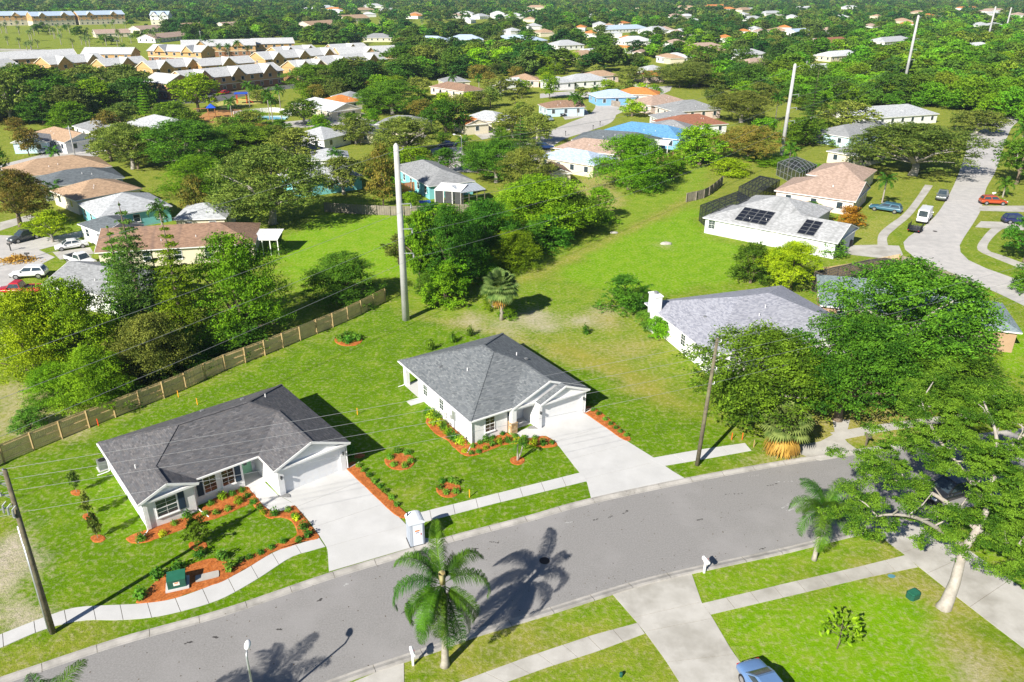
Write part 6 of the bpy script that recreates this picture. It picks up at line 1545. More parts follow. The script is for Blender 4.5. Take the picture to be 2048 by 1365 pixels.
for k in range(3): 
    q = dl * (.79 - k * .012) + Vector((-.55 + .25 * k, -.3, -.2)); cut.tube([q, q + Vector((.05, 0, .5))], .07, 6); cut.tube([q + Vector((.02, 0, .5)), q + Vector((.25, .1, .75))], .03, 5)
cut.bar(dl * .80, dl * .80 + Vector((-.75, -.35, -.1)), .07, .07); cut.build('fuse_cutouts', m_galv, pl)
for k, f in enumerate((.975, .875, .77, .66)):
    p = dr_ * f; o = MB().bar(p, p + Vector((.28, -.12, .0)), .06, .07).build('bracket', m_galv, pr)
    MB().lathe([(.03, 0), (.07, .06), (.04, .11), (.07, .17), (.03, .24)], 8, tuple(p + Vector((.3, -.12, .02)))).build('insulator', m_grey, o); att_r.append(gr_ + p + Vector((.2, -.1, .12)))
names = ['topmost', 'second highest', 'third highest', 'lowest']
for k in range(4):
    wire(att_l[k], att_r[k], .35, .013, '%s wire between the two wooden utility poles' % names[k], 'street wires between the wooden poles')
    d = PY(2300, [583, 606, 625, 655][k], 60) if False else None
    e = att_r[k] + (att_r[k] - att_l[k]) * .95 + Vector((0, 6, 0)); wire(att_r[k], e, .35, .013, '%s wire from the leaning wooden pole over the oaks' % names[k], 'street wires over the oaks')
    e = att_l[k] - (att_r[k] - att_l[k]) * .9; wire(att_l[k], e, .35, .013, '%s wire leaving the left wooden pole towards the left edge' % names[k], 'street wires left of the pole')
for (bx, by, ty, lab) in [(150, 310, 252, 'slim pale utility pole beside the left lane'), (1610, 150, 122, 'small wooden pole in front of the overgrown belt'), (1897, 110, 88, 'distant wooden pole in the right hand trees'), (1110, 150, 128, 'distant slim pole left of the overgrown belt'), (403, 88, 62, 'white lamp post among the golf course palms'), (715, 55, 40, 'distant lamp post beside the golf course')]:
    g = G(bx, by); h = top_z(g, ty); o = thing('utility_pole', lab, 'utility pole', (g.x, g.y, 0)); MB().tube([(0, 0, 0), (0, 0, h)], [.14, .1], 8).build('shaft', m_cpole, o, True)
    MB().bar((-.7, 0, h - .5), (.7, 0, h - .5), .1, .12).build('crossarm', m_galv, o)
# street lights
def street_light(g, h, ang, label, arm=1.2):
    root = thing('street_light', label, 'street light', (g.x, g.y, 0), ang)
    MB().tube([(0, 0, -.2), (0, 0, h * .97), (.15, 0, h), (arm, 0, h + .12)], [.09, .06, .05, .04], 10).build('shaft', m_galv, root, True)
    hd = MB().ball((arm + .28, 0, h + .12), .3, 12, 8, (1.25, .6, .42)); hd.build('lamp_head', m_trim, root, True)
    MB().ball((arm + .3, 0, h + .03), .2, 10, 6, (1.1, .7, .5)).build('lens', mat('lamp_lens', (.7, .72, .74), (.66, .68, .7), 3, .2), root, True)
top = PY(482, 1305, 31.0); gl2 = Vector((top.x + .35, 30.8, 0))
street_light(gl2, top.z, R(100), 'grey street light with white head at the bottom edge', .35)
street_light(G(924, 335), top_z(G(924, 335), 272), R(150), 'slim street light beside the cul-de-sac', 1.6)

# leaves, twigs and oil spots on the roadway
rg = np.random.default_rng(17); n_ = 520; t_ = rg.uniform(0, 1, n_); Q = []
for k in range(n_):
    i = int(t_[k] * 58); f = rg.choice([rg.uniform(0, .12), rg.uniform(.88, 1), rg.uniform(0, 1), .5 + rg.normal(0, .1)]); p = rA[i].lerp(rB[i], float(np.clip(f, .01, .99))); Q.append((p.x + rg.normal(0, .4), p.y + rg.normal(0, .4), .016))
o = obj('leaf_litter', quads_mesh('leaf_litter', leaf_quads(np.array(Q), rg.normal(size=(n_, 3)) * .15 + np.array((0, 0, 1)), .05, rg, .7), mat('litter', (.05, .04, .03), (.12, .08, .04), 1, .9, coord='pos'))); o['kind'] = 'stuff'

rs = random.Random(44); SC_ = MB(); DK = MB()
for (px, py, l_, mb) in [(1508, 952, .9, SC_), (1567, 964, 1.5, SC_), (1720, 945, .7, SC_), (1570, 1013, .8, SC_), (1140, 985 + 60, .5, SC_), (692, 1170, .35, SC_), (1580, 1020, .6, SC_), (1468, 988, 1.3, DK), (1545, 970, .9, DK), (1251, 1025, .5, DK), (1220, 1034, .4, DK), (988, 1085, .6, DK), (933, 1104, .5, DK), (950, 1098, .3, DK), (378, 1286, .3, DK), (808, 1225, .3, DK), (1525, 1098, .5, DK), (1192, 1040, .4, DK), (560, 1260, .3, DK), (430, 1275, .25, DK), (640, 1200, .3, DK), (1400, 1040, .4, DK)]:
    g = G(px, py); a_ = rs.uniform(-.3, .9)
    for k in range(5):
        x, y = g.x + math.cos(a_) * l_ * (k / 4 - .5) + rs.uniform(-.05, .05), g.y + math.sin(a_) * l_ * (k / 4 - .5) + rs.uniform(-.05, .05); r_ = rs.uniform(.04, .10)
        mb.poly([(x + r_ * math.cos(t) * rs.uniform(.6, 1.6), y + r_ * math.sin(t) * rs.uniform(.5, 1.1), .0105 + k * .0006) for t in np.linspace(0, 5.4, 7)])
o = SC_.build('road_scuffs', mat('chalky_scuff', (.42, .42, .41), (.36, .36, .36), 8, .9)); o['kind'] = 'stuff'
o = DK.build('oil_drips', mat('oil_stain', (.05, .047, .045), (.08, .075, .072), 8, .7)); o['kind'] = 'stuff'

# ================================================================ fences
def fence(P, h, label, mb_, mp, board=.14, gap=.02, panel=2.44, rails=True, shadowbox=False, name='wooden_fence'):
    P = catmull([G(*p) for p in P], 6); n = max(1, round(plen(P) / panel)); Q = resample(P, n); root = thing(name, label, 'fence', Q[0], 0); o0 = Q[0]; rr = random.Random(len(P)); 
    for i in range(n):
        a_, b_ = Q[i] - o0, Q[i + 1] - o0; d = (b_ - a_); L_ = d.length; ang = math.atan2(d.y, d.x); d.normalize(); nb = int(L_ / board); mb = MB(); nn = Vector((-d.y, d.x, 0))
        for k in range(nb):
            s0 = L_ * k / nb + gap / 2; s1 = L_ * (k + 1) / nb - gap / 2; y = .03 + rr.uniform(-.006, .006) + (.05 if shadowbox and k % 2 else 0); t = h + rr.uniform(-.02, .02)
            i0 = len(mb.v); q0, q1 = a_ + d * s0 + nn * y, a_ + d * s1 + nn * y
            for zz in (.04, t): mb.v += [(q0.x, q0.y, zz), (q1.x, q1.y, zz), (q1.x + nn.x * .02, q1.y + nn.y * .02, zz), (q0.x + nn.x * .02, q0.y + nn.y * .02, zz)]
            for f in ((4, 5, 6, 7), (0, 1, 5, 4), (1, 2, 6, 5), (2, 3, 7, 6), (3, 0, 4, 7)): mb.f.append(tuple(i0 + z for z in f))
        pan = mb.build('fence_panel', mb_, root)
        if rails:
            for zz in (.3, h * .52, h - .25): MB().bar(a_ + Vector((0, 0, zz)), b_ + Vector((0, 0, zz)), .04, .09).build('rail', mb_, pan)
    for i in range(n + 1):
        p = Q[i] - o0; MB().box(p.x - .06, p.x + .06, p.y - .11, p.y + .01, 0, h - .02).build('post', mp, root)
    return root
fence([(-110, 985), (0, 930), (102, 887), (164, 862), (267, 821), (359, 784), (437, 747), (530, 711), (629, 670), (700, 640), (771, 603)], 1.85, 'long new wooden privacy fence behind the two new houses', m_fence, m_post)
fence([(650, 424), (700, 428), (790, 432), (860, 431), (930, 428), (1000, 428)], 1.75, 'weathered grey picket fence behind the turquoise house', m_oldf, m_oldf, board=.2, rails=False, shadowbox=True)
fence([(1372, 405), (1412, 395), (1444, 370)], 1.8, 'dark weathered fence beside the black pool cage', m_oldf, m_oldf, rails=False)
fence([(1628, 563), (1700, 552), (1795, 533)], 1.9, 'yellowish wooden fence under the long pool cage on the bend', m_fence, m_post, rails=False, shadowbox=True)
fence([(1800, 535), (1870, 560), (1960, 600)], 1.8, 'wooden fence along the bend behind the oak', m_oldf, m_oldf, rails=False)
fence([(802, 385), (845, 380)], 1.8, 'orange stained fence beside the turquoise house', mat('orange_fence', (.52, .17, .05), (.44, .14, .04), 2, .8), m_post, rails=False)
fence([(303, 228), (362, 236)], 1.9, 'brown fence between the lot and the playground', m_oldf, m_oldf, rails=False)
fence([(1198, 207), (1240, 215)], 1.8, 'grey fence at the blue walled house', m_oldf, m_oldf, rails=False)
fence([(1315, 330), (1345, 318)], 1.8, 'tan wooden fence behind the bright blue house', m_fence, m_post, rails=False)
fence([(468, 233), (545, 225), (583, 232)], 1.5, 'white fence round the swimming pool', m_trim, m_trim, rails=False)
fence([(1600, 250), (1640, 238)], 1.2, 'white rail fence behind the conifer', m_trim, m_trim, board=.6, gap=.5)

# ================================================================ vehicles
_paint = {}
def paint(n, c):
    if n not in _paint:
        m = mat('paint_' + n, c, tuple(x * .94 for x in c), 4, .28, spec=.6); m.node_tree.nodes['Principled BSDF'].inputs['Coat Weight'].default_value = .5; _paint[n] = m
    return _paint[n]
m_red = mat('tail_red', (.5, .01, .01), (.45, .01, .01), 4, .25); m_head = mat('head_lens', (.75, .77, .8), (.7, .7, .72), 4, .15)
CARK = {  # length, width, stations (x fraction, bottom, belt z, roof z, roof half width)
 'sedan': (4.7, 1.8, [(0, .38, .70, 0), (.02, .25, .88, 0), (.16, .22, .97, 0), (.20, .22, .98, .0), (.36, .2, .95, 1.40), (.60, .2, .94, 1.43), (.78, .2, .90, 0), (.80, .2, .93, 0), (.97, .24, .72, 0), (1, .36, .58, 0)]),
 'suv': (4.7, 1.86, [(0, .45, .85, 0), (.015, .32, 1.05, 0), (.03, .3, 1.08, 0), (.10, .28, 1.08, 1.62), (.55, .28, 1.05, 1.70), (.73, .28, 1.03, 0), (.76, .28, 1.05, 0), (.97, .32, .88, 0), (1, .45, .70, 0)]),
 'van': (5.6, 2.0, [(0, .45, 1.1, 0), (.008, .35, 1.2, 0), (.012, .35, 1.2, 0), (.03, .35, 1.2, 2.45), (.74, .35, 1.2, 2.45), (.88, .35, 1.18, 0), (.89, .35, 1.18, 0), (.98, .38, .9, 0), (1, .45, .8, 0)]),
 'pickup': (5.7, 1.95, [(0, .5, 1.0, 0), (.01, .42, 1.05, 0), (.40, .42, 1.08, 0), (.41, .4, 1.1, 0), (.45, .4, 1.1, 1.78), (.64, .4, 1.1, 1.80), (.75, .4, 1.1, 0), (.77, .4, 1.12, 0), (.98, .42, 1.0, 0), (1, .5, .85, 0)]),
}
CARK['longsuv'] = (5.6, 2.0, CARK['suv'][2])
def car(rear, front, kind, col, label, h0=.0, bedc=None):
    a_, b_ = G(*rear, .0), G(*front, .0); d = (b_ - a_).normalized(); c = (a_ + b_) / 2; L_, Wd, ST = CARK[kind]
    root = thing({'pickup': 'pickup_truck', 'van': 'van'}.get(kind, 'parked_car'), label, {'pickup': 'pickup truck', 'van': 'van'}.get(kind, 'car'), (c.x, c.y, h0), math.atan2(d.y, d.x))
    m = paint(*col); hw = Wd / 2; X = lambda f: (f - .5) * L_
    body = MB(); rings = []
    for f, zb, zt, zr in ST:
        tw = hw * (1 - .10 * (max(0, abs(f - .5) - .38) / .12)); x = X(f); i = len(body.v); rings.append(i)
        body.v += [(x, -tw * .9, zb), (x, -tw, zb + (zt - zb) * .35), (x, -tw * .985, zb + (zt - zb) * .7), (x, -tw * .9, zt), (x, tw * .9, zt), (x, tw * .985, zb + (zt - zb) * .7), (x, tw, zb + (zt - zb) * .35), (x, tw * .9, zb)]
    for p, q in zip(rings, rings[1:]):
        for k in range(8): body.f.append((p + k, p + (k + 1) % 8, q + (k + 1) % 8, q + k))
    body.f.append(tuple(rings[0] + k for k in range(7, -1, -1))); body.f.append(tuple(rings[-1] + k for k in range(8)))
    bo = body.build('body', m, root); bo.data.shade_smooth(); bv = bo.modifiers.new('round', 'SUBSURF'); bv.levels = bv.render_levels = 2
    cab = [k for k, s_ in enumerate(ST) if s_[3] > 0]; k0, k1 = cab[0] - 1, cab[-1] + 1
    xr, x1, x2, xf = X(ST[k0][0]), X(ST[cab[0]][0]), X(ST[cab[-1]][0]), X(ST[k1][0]); zr0, zr1 = ST[cab[0]][3], ST[cab[-1]][3]; zb0, zb1 = ST[k0][2] - .02, ST[k1][2] - .02
    rw = hw * .72 if kind != 'van' else hw * .86; bw = hw * .89
    cage_ = MB(); B_ = [(xr, -bw, zb0), (xf, -bw, zb1), (xf, bw, zb1), (xr, bw, zb0)]; T_ = [(x1, -rw, zr0), (x2, -rw, zr1), (x2, rw, zr1), (x1, rw, zr0)]
    for i in range(4):
        j = (i + 1) % 4; cage_.poly([B_[i], B_[j], T_[j], T_[i]])
    solid = kind == 'van'
    cage_.build('cabin', m if solid else m, root)
    roof = MB(); up = .05
    T2_ = [(x1 + .12, -rw * .9, zr0 + up), (x2 - .12, -rw * .9, zr1 + up), (x2 - .12, rw * .9, zr1 + up), (x1 + .12, rw * .9, zr0 + up)]
    roof.poly(T2_)
    for i in range(4):
        j = (i + 1) % 4; roof.poly([T_[i], T_[j], T2_[j], T2_[i]])
    roof.build('roof', m, root)
    def pane(q, nm, ins, offs):
        q = [Vector(p) for p in q]; c_ = sum(q, Vector()) / 4; nn = (q[1] - q[0]).cross(q[2] - q[0]).normalized()
        MB().poly([c_ + (p - c_) * ins + nn * offs for p in q]).build(nm, m_glass, root)
    pane([B_[1], B_[2], T_[2], T_[1]], 'windscreen', .86, .012)
    if not solid or True: pane([B_[3], B_[0], T_[0], T_[3]], 'rear_window', .80, .012)
    for sd in (0, 1):
        bq = (B_[0], B_[1], T_[1], T_[0]) if sd == 0 else (B_[2], B_[3], T_[3], T_[2])
        if solid: bq = [tuple(Vector(bq[0]).lerp(Vector(bq[1]), .72)), bq[1], bq[2], tuple(Vector(bq[3]).lerp(Vector(bq[2]), .80))] if sd == 0 else [bq[0], tuple(Vector(bq[0]).lerp(Vector(bq[1]), .28)), tuple(Vector(bq[3]).lerp(Vector(bq[2]), .2)), bq[3]]
        q = [Vector(p) for p in bq]
        parts_ = 1 if solid or kind == 'pickup' else 2
        for w_ in range(parts_):
            t0_, t1_ = .04 + w_ * .48, (.96 if parts_ == 1 else .48 + w_ * .48)
            pane([q[0].lerp(q[1], t0_).lerp(q[3].lerp(q[2], t0_), .12), q[0].lerp(q[1], t1_).lerp(q[3].lerp(q[2], t1_), .12), q[0].lerp(q[1], t1_).lerp(q[3].lerp(q[2], t1_), .88), q[0].lerp(q[1], t0_).lerp(q[3].lerp(q[2], t0_), .88)], 'side_window', .95, .012)
    wr = .34 if kind == 'sedan' else .39
    for fx in (.19, .81):
        for sd in (-1, 1):
            w_ = MB(); N_ = 16; y0, y1 = sd * (hw - .20), sd * (hw + .012)
            w_.tube([(X(fx), min(y0, y1), wr), (X(fx), max(y0, y1), wr)], wr, N_); wo = w_.build('wheel', m_rubber, root)
            r_ = MB(); r_.tube([(X(fx), sd * (hw + .004), wr), (X(fx), sd * (hw + .022), wr)], wr * .62, 12); r_.build('rim', m_rim, wo)
    for sd in (-1, 1):
        z = ST[-2][2] - .12; MB().box(X(1) - .18, X(1) - .035, sd * hw * .62 - .2, sd * hw * .62 + .2, z - .08, z + .06).build('headlight', m_head, root)
        z = ST[1][2] - .14; MB().box(X(0) + .035, X(0) + .16, sd * hw * .70 - .13, sd * hw * .70 + .13, z - .14, z + .0).build('taillight', m_red, root)
        xm = X(ST[k1][0]) - .25; MB().box(xm - .06, xm + .06, sd * (hw + .02) - .1, sd * (hw + .02) + .1, zb1 + .02, zb1 + .18).build('mirror', m, root)
    MB().box(X(0) + .01, X(0) + .2, -hw * .82, hw * .85, .32, .5).build('bumper', m_black if kind != 'sedan' else m, root); MB().box(X(1) - .2, X(1) - .01, -hw * .8, hw * .82, .30, .48).build('bumper', m_black if kind != 'sedan' else m, root)
    MB().box(X(0) + .02, X(0) + .045, -.26, .26, .62, .74).build('number_plate', m_trim, root)
    if kind == 'pickup':
        MB().box(X(.03), X(.395), -hw * .78, hw * .78, 1.075, 1.095).build('bed_liner', m_black, root)
        for sd in (-1, 1): MB().box(X(.01), X(.40), sd * hw * .83 - .05, sd * hw * .83 + .05, 1.05, 1.16).build('bed_rail', m, root)
        MB().box(X(.005), X(.02), -hw * .8, hw * .8, .95, 1.17).build('tailgate', m, root)
    return root
car((1488, 1334), (1590, 1474), 'sedan', ('silver_blue', (.12, .22, .42)), 'silver-blue saloon car parked on the near driveway at the bottom edge', .03)
car((83, 588), (2, 590), 'pickup', ('red', (.50, .012, .02)), 'bright red pickup truck on the left street')
car((93, 553), (28, 556), 'suv', ('white', (.78, .79, .80)), 'white crossover parked behind the red pickup')
car((178, 492), (110, 502), 'sedan', ('white', (.78, .79, .80)), 'white saloon car in front of the long cream house')
car((140, 522), (186, 536), 'pickup', ('white', (.78, .79, .80)), 'white pickup truck between the leaf pile and the white house')
car((62, 478), (38, 484), 'suv', ('dark_grey', (.06, .07, .08)), 'dark grey car under the pale yellow-green tree')
car((160, 296), (188, 300), 'suv', ('black', (.02, .022, .025)), 'dark minivan beside the slim pale pole')
car((104, 302), (84, 308), 'sedan', ('white', (.78, .79, .80)), 'small white car in front of the pale blue house')
car((910, 293), (880, 295), 'sedan', ('dark_blue', (.012, .022, .10)), 'dark blue saloon car at the cul-de-sac')
car((1076, 300), (1103, 299), 'suv', ('deep_blue', (.015, .045, .16)), 'deep blue car beside the sky-blue roof')
car((1086, 237), (1106, 244), 'sedan', ('steel', (.20, .27, .32)), 'steel grey hatchback on the island of the village street')
car((1108, 230), (1130, 234), 'suv', ('black', (.02, .022, .025)), 'black car in front of the blue porch')
car((1115, 173), (1128, 172), 'suv', ('black', (.02, .022, .025)), 'black car in front of the white house with grey hipped roof')
car((1803, 428), (1738, 418), 'longsuv', ('teal', (.04, .13, .19)), 'big teal blue wagon parked on the lawn strip')
car((1890, 384), (1876, 412), 'pickup', ('grey_green', (.13, .15, .15)), 'grey pickup truck in the shade of the street oak')
car((1838, 454), (1856, 430), 'van', ('white', (.78, .79, .80)), 'white van with a black trailer at the kerb')
car((1957, 408), (2012, 410), 'suv', ('orange', (.42, .065, .015)), 'orange-red crossover in the side street')
car((2004, 446), (2060, 448), 'suv', ('navy', (.02, .025, .09)), 'navy car at the right edge below the orange one')
car((1925, 985), (1862, 1003), 'suv', ('black', (.02, .022, .025)), 'black car on the road under the leaning oak')
for px, py, c_, n_ in [(530, 172, ('white', (.78, .79, .80)), 'white car'), (450, 190, ('red', (.5, .012, .02)), 'red car'), (390, 192, ('black', (.02, .022, .025)), 'black car'), (555, 166, ('steel', (.2, .27, .32)), 'steel grey car')]:
    car((px - 8, py), (px + 8, py - 2), 'sedan', c_, n_ + ' in the apartment car park')
car((222, 84), (240, 84), 'suv', ('black', (.02, .022, .025)), 'black car behind the far golf course houses')
# trailer behind the van
ta, tb = G(1820, 474), G(1838, 452); d = (tb - ta).normalized()
tr = thing('utility_trailer', 'black mesh sided trailer hitched behind the white van', 'trailer', ((ta + tb) / 2), math.atan2(d.y, d.x))
MB().box(-1.7, 1.6, -.95, .95, .5, .58).build('deck', m_black, tr)
fr = MB()
for sd in (-1, 1):
    for z in (.6, .95, 1.3): fr.bar((-1.7, sd * .95, z), (1.6, sd * .95, z), .05, .05)
    for i in range(8): fr.bar((-1.7 + i * .47, sd * .95, .55), (-1.7 + i * .47, sd * .95, 1.3), .04, .04)
for i in range(6): fr.bar((-1.72, -.95 + i * .38, .55), (-1.72, -.95 + i * .38, 1.6), .04, .04)
fr.bar((-1.72, -.95, 1.6), (-1.72, .95, 1.6), .05, .05); fr.bar((-1.72, -.95, 1.1), (-1.72, .95, 1.1), .05, .05); fr.build('rail_frame', m_black, tr)
MB().bar((1.6, 0, .55), (2.6, 0, .5), .08, .08).build('hitch', m_black, tr)
for sd in (-1, 1):
    MB().tube([(0, sd * 1.0 - .1, .33), (0, sd * 1.0 + .1, .33)], .33, 14).build('wheel', m_rubber, tr); MB().box(-.45, .45, sd * 1.0 - .14, sd * 1.0 + .14, .68, .72).build('mudguard', m_black, tr)
for sd in (-1, 1): MB().box(-1.76, -1.74, sd * .8 - .08, sd * .8 + .08, .5, .6).build('taillight', m_red, tr)

# ================================================================ small things near the street
def mailbox(px, py, label, ang, m_=None, box=True):
    g = G(px, py); root = thing('mailbox', label, 'mailbox', (g.x, g.y, 0), ang); m_ = m_ or m_trim
    MB().box(-.06, .06, -.06, .06, 0, 1.05).build('post', m_, root)
    mb = MB(); prof = [(-.11, 0), (.11, 0), (.11, .14)] + [(.11 * math.cos(t), .14 + .11 * math.sin(t)) for t in np.linspace(.3, 2.84, 7)] + [(-.11, .14)]
    i = len(mb.v); n = len(prof)
    for y in (-.38, .30): mb.v += [(x, y, 1.05 + z) for x, z in prof]
    mb.f.append(tuple(range(n))); mb.f.append(tuple(range(2 * n - 1, n - 1, -1)))
    for k in range(n): mb.f.append((k, n + k, n + (k + 1) % n, (k + 1) % n))
    bo = mb.build('box', m_, root); MB().box(-.10, .10, .301, .32, 1.06, 1.27).build('door', m_, bo); MB().box(.112, .125, -.1, -.06, 1.1, 1.32).build('flag', m_red, root)
    MB().bar((0, 0, .75), (0, .32, 1.04), .05, .05).build('brace', m_, root)
mailbox(1408, 1146, 'white mailbox on a post beside the near driveway', R(20)); mailbox(826, 1331, 'white mailbox beside the tall queen palm', R(20)); mailbox(1731, 893, 'bare wooden mailbox post under the oaks', R(20), m_wood)
mailbox(1846, 424, 'white mailbox beside the teal wagon', R(100)); mailbox(1985, 398, 'white mailbox behind the orange crossover', R(100)); mailbox(57, 522, 'dark mailbox beside the leaf pile', R(90), m_black); mailbox(22, 502, 'dark mailbox at the left street corner', R(90), m_black)
for px, py, lab in [(1135, 288, 'dark mailbox by the sky-blue roof'), (1131, 272, 'dark mailbox beside the tan-pink roof'), (1186, 260, 'dark mailbox at the bend of the village street'), (1200, 252, 'dark mailbox opposite the island')]: mailbox(px, py, lab, 0, m_black)
# portable toilet
g = G(832, 1084); pt = thing('portable_toilet', 'grey portable toilet with white domed roof beside the left driveway', 'portable toilet', (g.x, g.y, .03), R(22))
m_pt = mat('toilet_grey', (.40, .44, .50), (.35, .39, .45), 3, .5); m_ptl = mat('toilet_white', (.70, .74, .80), (.66, .70, .76), 3, .5)
wl = MB().box(-.55, .55, -.55, .55, .08, 2.02)
for sd in (-1, 1):
    for i in range(5): wl.box(sd * .55 - (.02 if sd < 0 else 0), sd * .55 + (.02 if sd > 0 else 0), -.45 + i * .2, -.35 + i * .2, .2, 1.9)
wl.build('wall', m_pt, pt); MB().box(-.6, .6, -.6, .6, 0, .08).build('skid', m_black, pt)
rp = [(-.6, 2.02), (.6, 2.02), (.6, 2.1)] + [(.6 * math.cos(t), 2.1 + .28 * math.sin(t)) for t in np.linspace(.2, 2.94, 9)] + [(-.6, 2.1)]
mb = MB(); n = len(rp)
for y in (-.62, .62): mb.v += [(x, y, z) for x, z in rp]
mb.f.append(tuple(range(n))); mb.f.append(tuple(range(2 * n - 1, n - 1, -1)))
for k in range(n): mb.f.append((k, n + k, n + (k + 1) % n, (k + 1) % n))
ro = mb.build('roof', m_ptl, pt)
MB().tube([(-.45, .3, 2.1), (-.45, .3, 2.6)], .05, 8).build('vent_pipe', m_black, ro)
dr = MB().box(-.36, .36, -.585, -.551, .12, 1.95).build('door', m_ptl, pt); fr = MB().box(-.45, -.36, -.60, -.551, .1, 2.0).box(.36, .45, -.60, -.551, .1, 2.0).box(-.45, .45, -.60, -.551, 1.95, 2.02); fr.build('door_frame', m_pt, pt)
MB().box(-.24, .24, -.597, -.586, 1.1, 1.7).build('door_sign', mat('sign_white', (.8, .8, .8), (.78, .78, .78), 2, .5), dr); MB().box(-.17, .17, -.603, -.598, 1.36, 1.48).build('sign_logo', mat('logo_orange', (.75, .20, .03), (.7, .18, .03), 2, .5), dr)
MB().box(-.12, .12, -.603, -.598, 1.22, 1.28).build('sign_stripe', mat('logo_blue', (.05, .08, .3), (.05, .08, .28), 2, .5), dr); MB().box(.25, .31, -.61, -.586, 1.0, 1.14).build('handle', m_red, dr)
# padmounted transformer, lids, bins
g = G(356, 1172); tf = thing('transformer_box', 'dark green utility transformer box on a concrete pad in the mulch bed', 'transformer box', (g.x, g.y, .07), R(20)); m_tg = mat('utility_green', (.02, .10, .07), (.015, .08, .055), 3, .45)
MB().box(-.75, .75, -.6, .65, 0, .12).build('pad', m_conc, tf)
MB().box(-.58, .58, -.45, .45, .12, .80).build('cabinet', m_tg, tf); ld = MB(); ld.poly([(-.6, -.47, .82), (.6, -.47, .82), (.6, .47, .92), (-.6, .47, .92)]); ld.prism([(-.6, -.47), (.6, -.47), (.6, .47), (-.6, .47)], .78, .815); ld.build('lid', mat('utility_green_lid', (.025, .14, .085), (.02, .12, .07), 3, .4), tf)
MB().box(-.2, .2, -.462, -.451, .35, .62).build('warning_label', mat('label_white', (.75, .72, .66), (.7, .68, .6), 2, .5), tf); MB().box(-.12, .12, -.468, -.463, .52, .60).build('label_stripe', mat('logo_orange', (.75, .20, .03)), tf)
g = G(415, 1155); lid = MB(); lid.prism([(.78 * (1 if abs(math.cos(t)) > .3 else 1) * max(-1, min(1, 1.35 * math.cos(t))), .34 * max(-1, min(1, 1.35 * math.sin(t)))) for t in np.linspace(0, 6.283, 25)[:-1]], 0, .07); o = lid.build('utility_cover', m_conc2); o.location = (g.x, g.y, .06); o.rotation_euler = (0, 0, R(22)); tag(o, 'flat concrete utility lid beside the transformer box', 'utility cover')
g = G(1825, 1195); cb_ = thing('utility_pedestal', 'small dark green utility box on the dry grass by the leaning oak', 'utility box', (g.x, g.y, 0), R(25)); MB().prism([(.42, -.2), (.42, .2), (.3, .32), (-.3, .32), (-.42, .2), (-.42, -.2), (-.3, -.32), (.3, -.32)], 0, .42).build('cabinet', m_tg, cb_); MB().prism([(.36, -.18), (.36, .18), (.26, .27), (-.26, .27), (-.36, .18), (-.36, -.18), (-.26, -.27), (.26, -.27)], .42, .50).build('lid', MATS['utility_green_lid'], cb_)
g = G(1783, 1153); o = MB().lathe([(.0, 0), (.26, 0), (.26, .03), (.01, .035)], 16).build('valve_cover', mat('blue_lid', (.10, .25, .32), (.08, .22, .28), 2, .6)); o.location = (g.x, g.y, .004); o.scale = (1, .7, 1); tag(o, 'blue water meter lid beside the lawn pavement', 'meter lid')
g = G(1242, 1353); o = MB().lathe([(.10, 0), (.11, .22), (.12, .24), (.09, .3), (.01, .33)], 10).build('utility_marker', m_tg); o.location = g; tag(o, 'small green utility stub in the grass by the near driveway', 'utility marker')
for px, py, lab, cc in [(540 * 0 + 172, 476, 'dark green bin with yellow lid beside the dark grey gable', (.55, .48, .02)), (184, 482, 'second green wheeled bin beside the dark grey gable', (.55, .48, .02)), (1687, 495, 'green wheeled bin with yellow lid at the corner of the solar house', (.55, .48, .02))]:
    g = G(px, py); o = thing('wheeled_bin', lab, 'bin', (g.x, g.y, 0), .4); MB().prism([(-.3, -.33), (.3, -.33), (.3, .33), (-.3, .33)], .1, 1.0).build('body', m_tg, o); MB().box(-.33, .33, -.36, .38, 1.0, 1.08).build('lid', mat('bin_yellow', cc), o)
    for sd in (-1, 1): MB().tube([(sd * .3 - .04, .3, .12), (sd * .3 + .04, .3, .12)], .12, 10).build('wheel', m_rubber, o)
for px, py, lab in [(1740 * 0 + 1706, 493, 'black wheeled bin next to the green one'), ]:
    g = G(px - 8, py); o = thing('wheeled_bin', lab, 'bin', (g.x, g.y, 0), .4); MB().prism([(-.3, -.33), (.3, -.33), (.3, .33), (-.3, .33)], .1, 1.0).build('body', m_black, o); MB().box(-.33, .33, -.36, .38, 1.0, 1.08).build('lid', m_black, o)
# leaf pile, trash heaps
rg = np.random.default_rng(3); g = G(37, 521); P_ = rg.normal(size=(1100, 3)) * np.array((1.15, .7, .0)); P_[:, 2] = np.abs(rg.normal(size=1100)) * .45 * np.exp(-(P_[:, 0] ** 2 / 2.2 + P_[:, 1] ** 2 / .9)) + .05
o = obj('leaf_pile', quads_mesh('leaf_pile', leaf_quads(P_, rg.normal(size=(1100, 3)) + np.array((0, 0, 1)), .16, rg), lf_dead), None, g); tag(o, 'heap of brown palm fronds and leaves on the left street', 'leaf pile')
g = G(1332, 489); o = MB().ball((0, 0, .1), .8, 10, 5, (1.2, .6, .4)).build('rubble_heap', m_conc2); o.location = g; tag(o, 'small grey rubble heap on the bright green field', 'rubble')
g = G(1228, 467); o = MB().ball((0, 0, .1), .5, 10, 5, (1.4, .7, .4)).build('culvert_stone', m_conc2); o.location = g; tag(o, 'grey stone at the end of the drainage belt', 'stone')
MB_ = MB().box(0, 1.4, 0, 1.0, .0, .05); o = MB_.build('concrete_pad', m_conc); g = G(822, 812); o.location = g; o.rotation_euler = (0, 0, R(33.5)); tag(o, 'small concrete pad beside the left wall of the grey roofed new house', 'concrete pad')
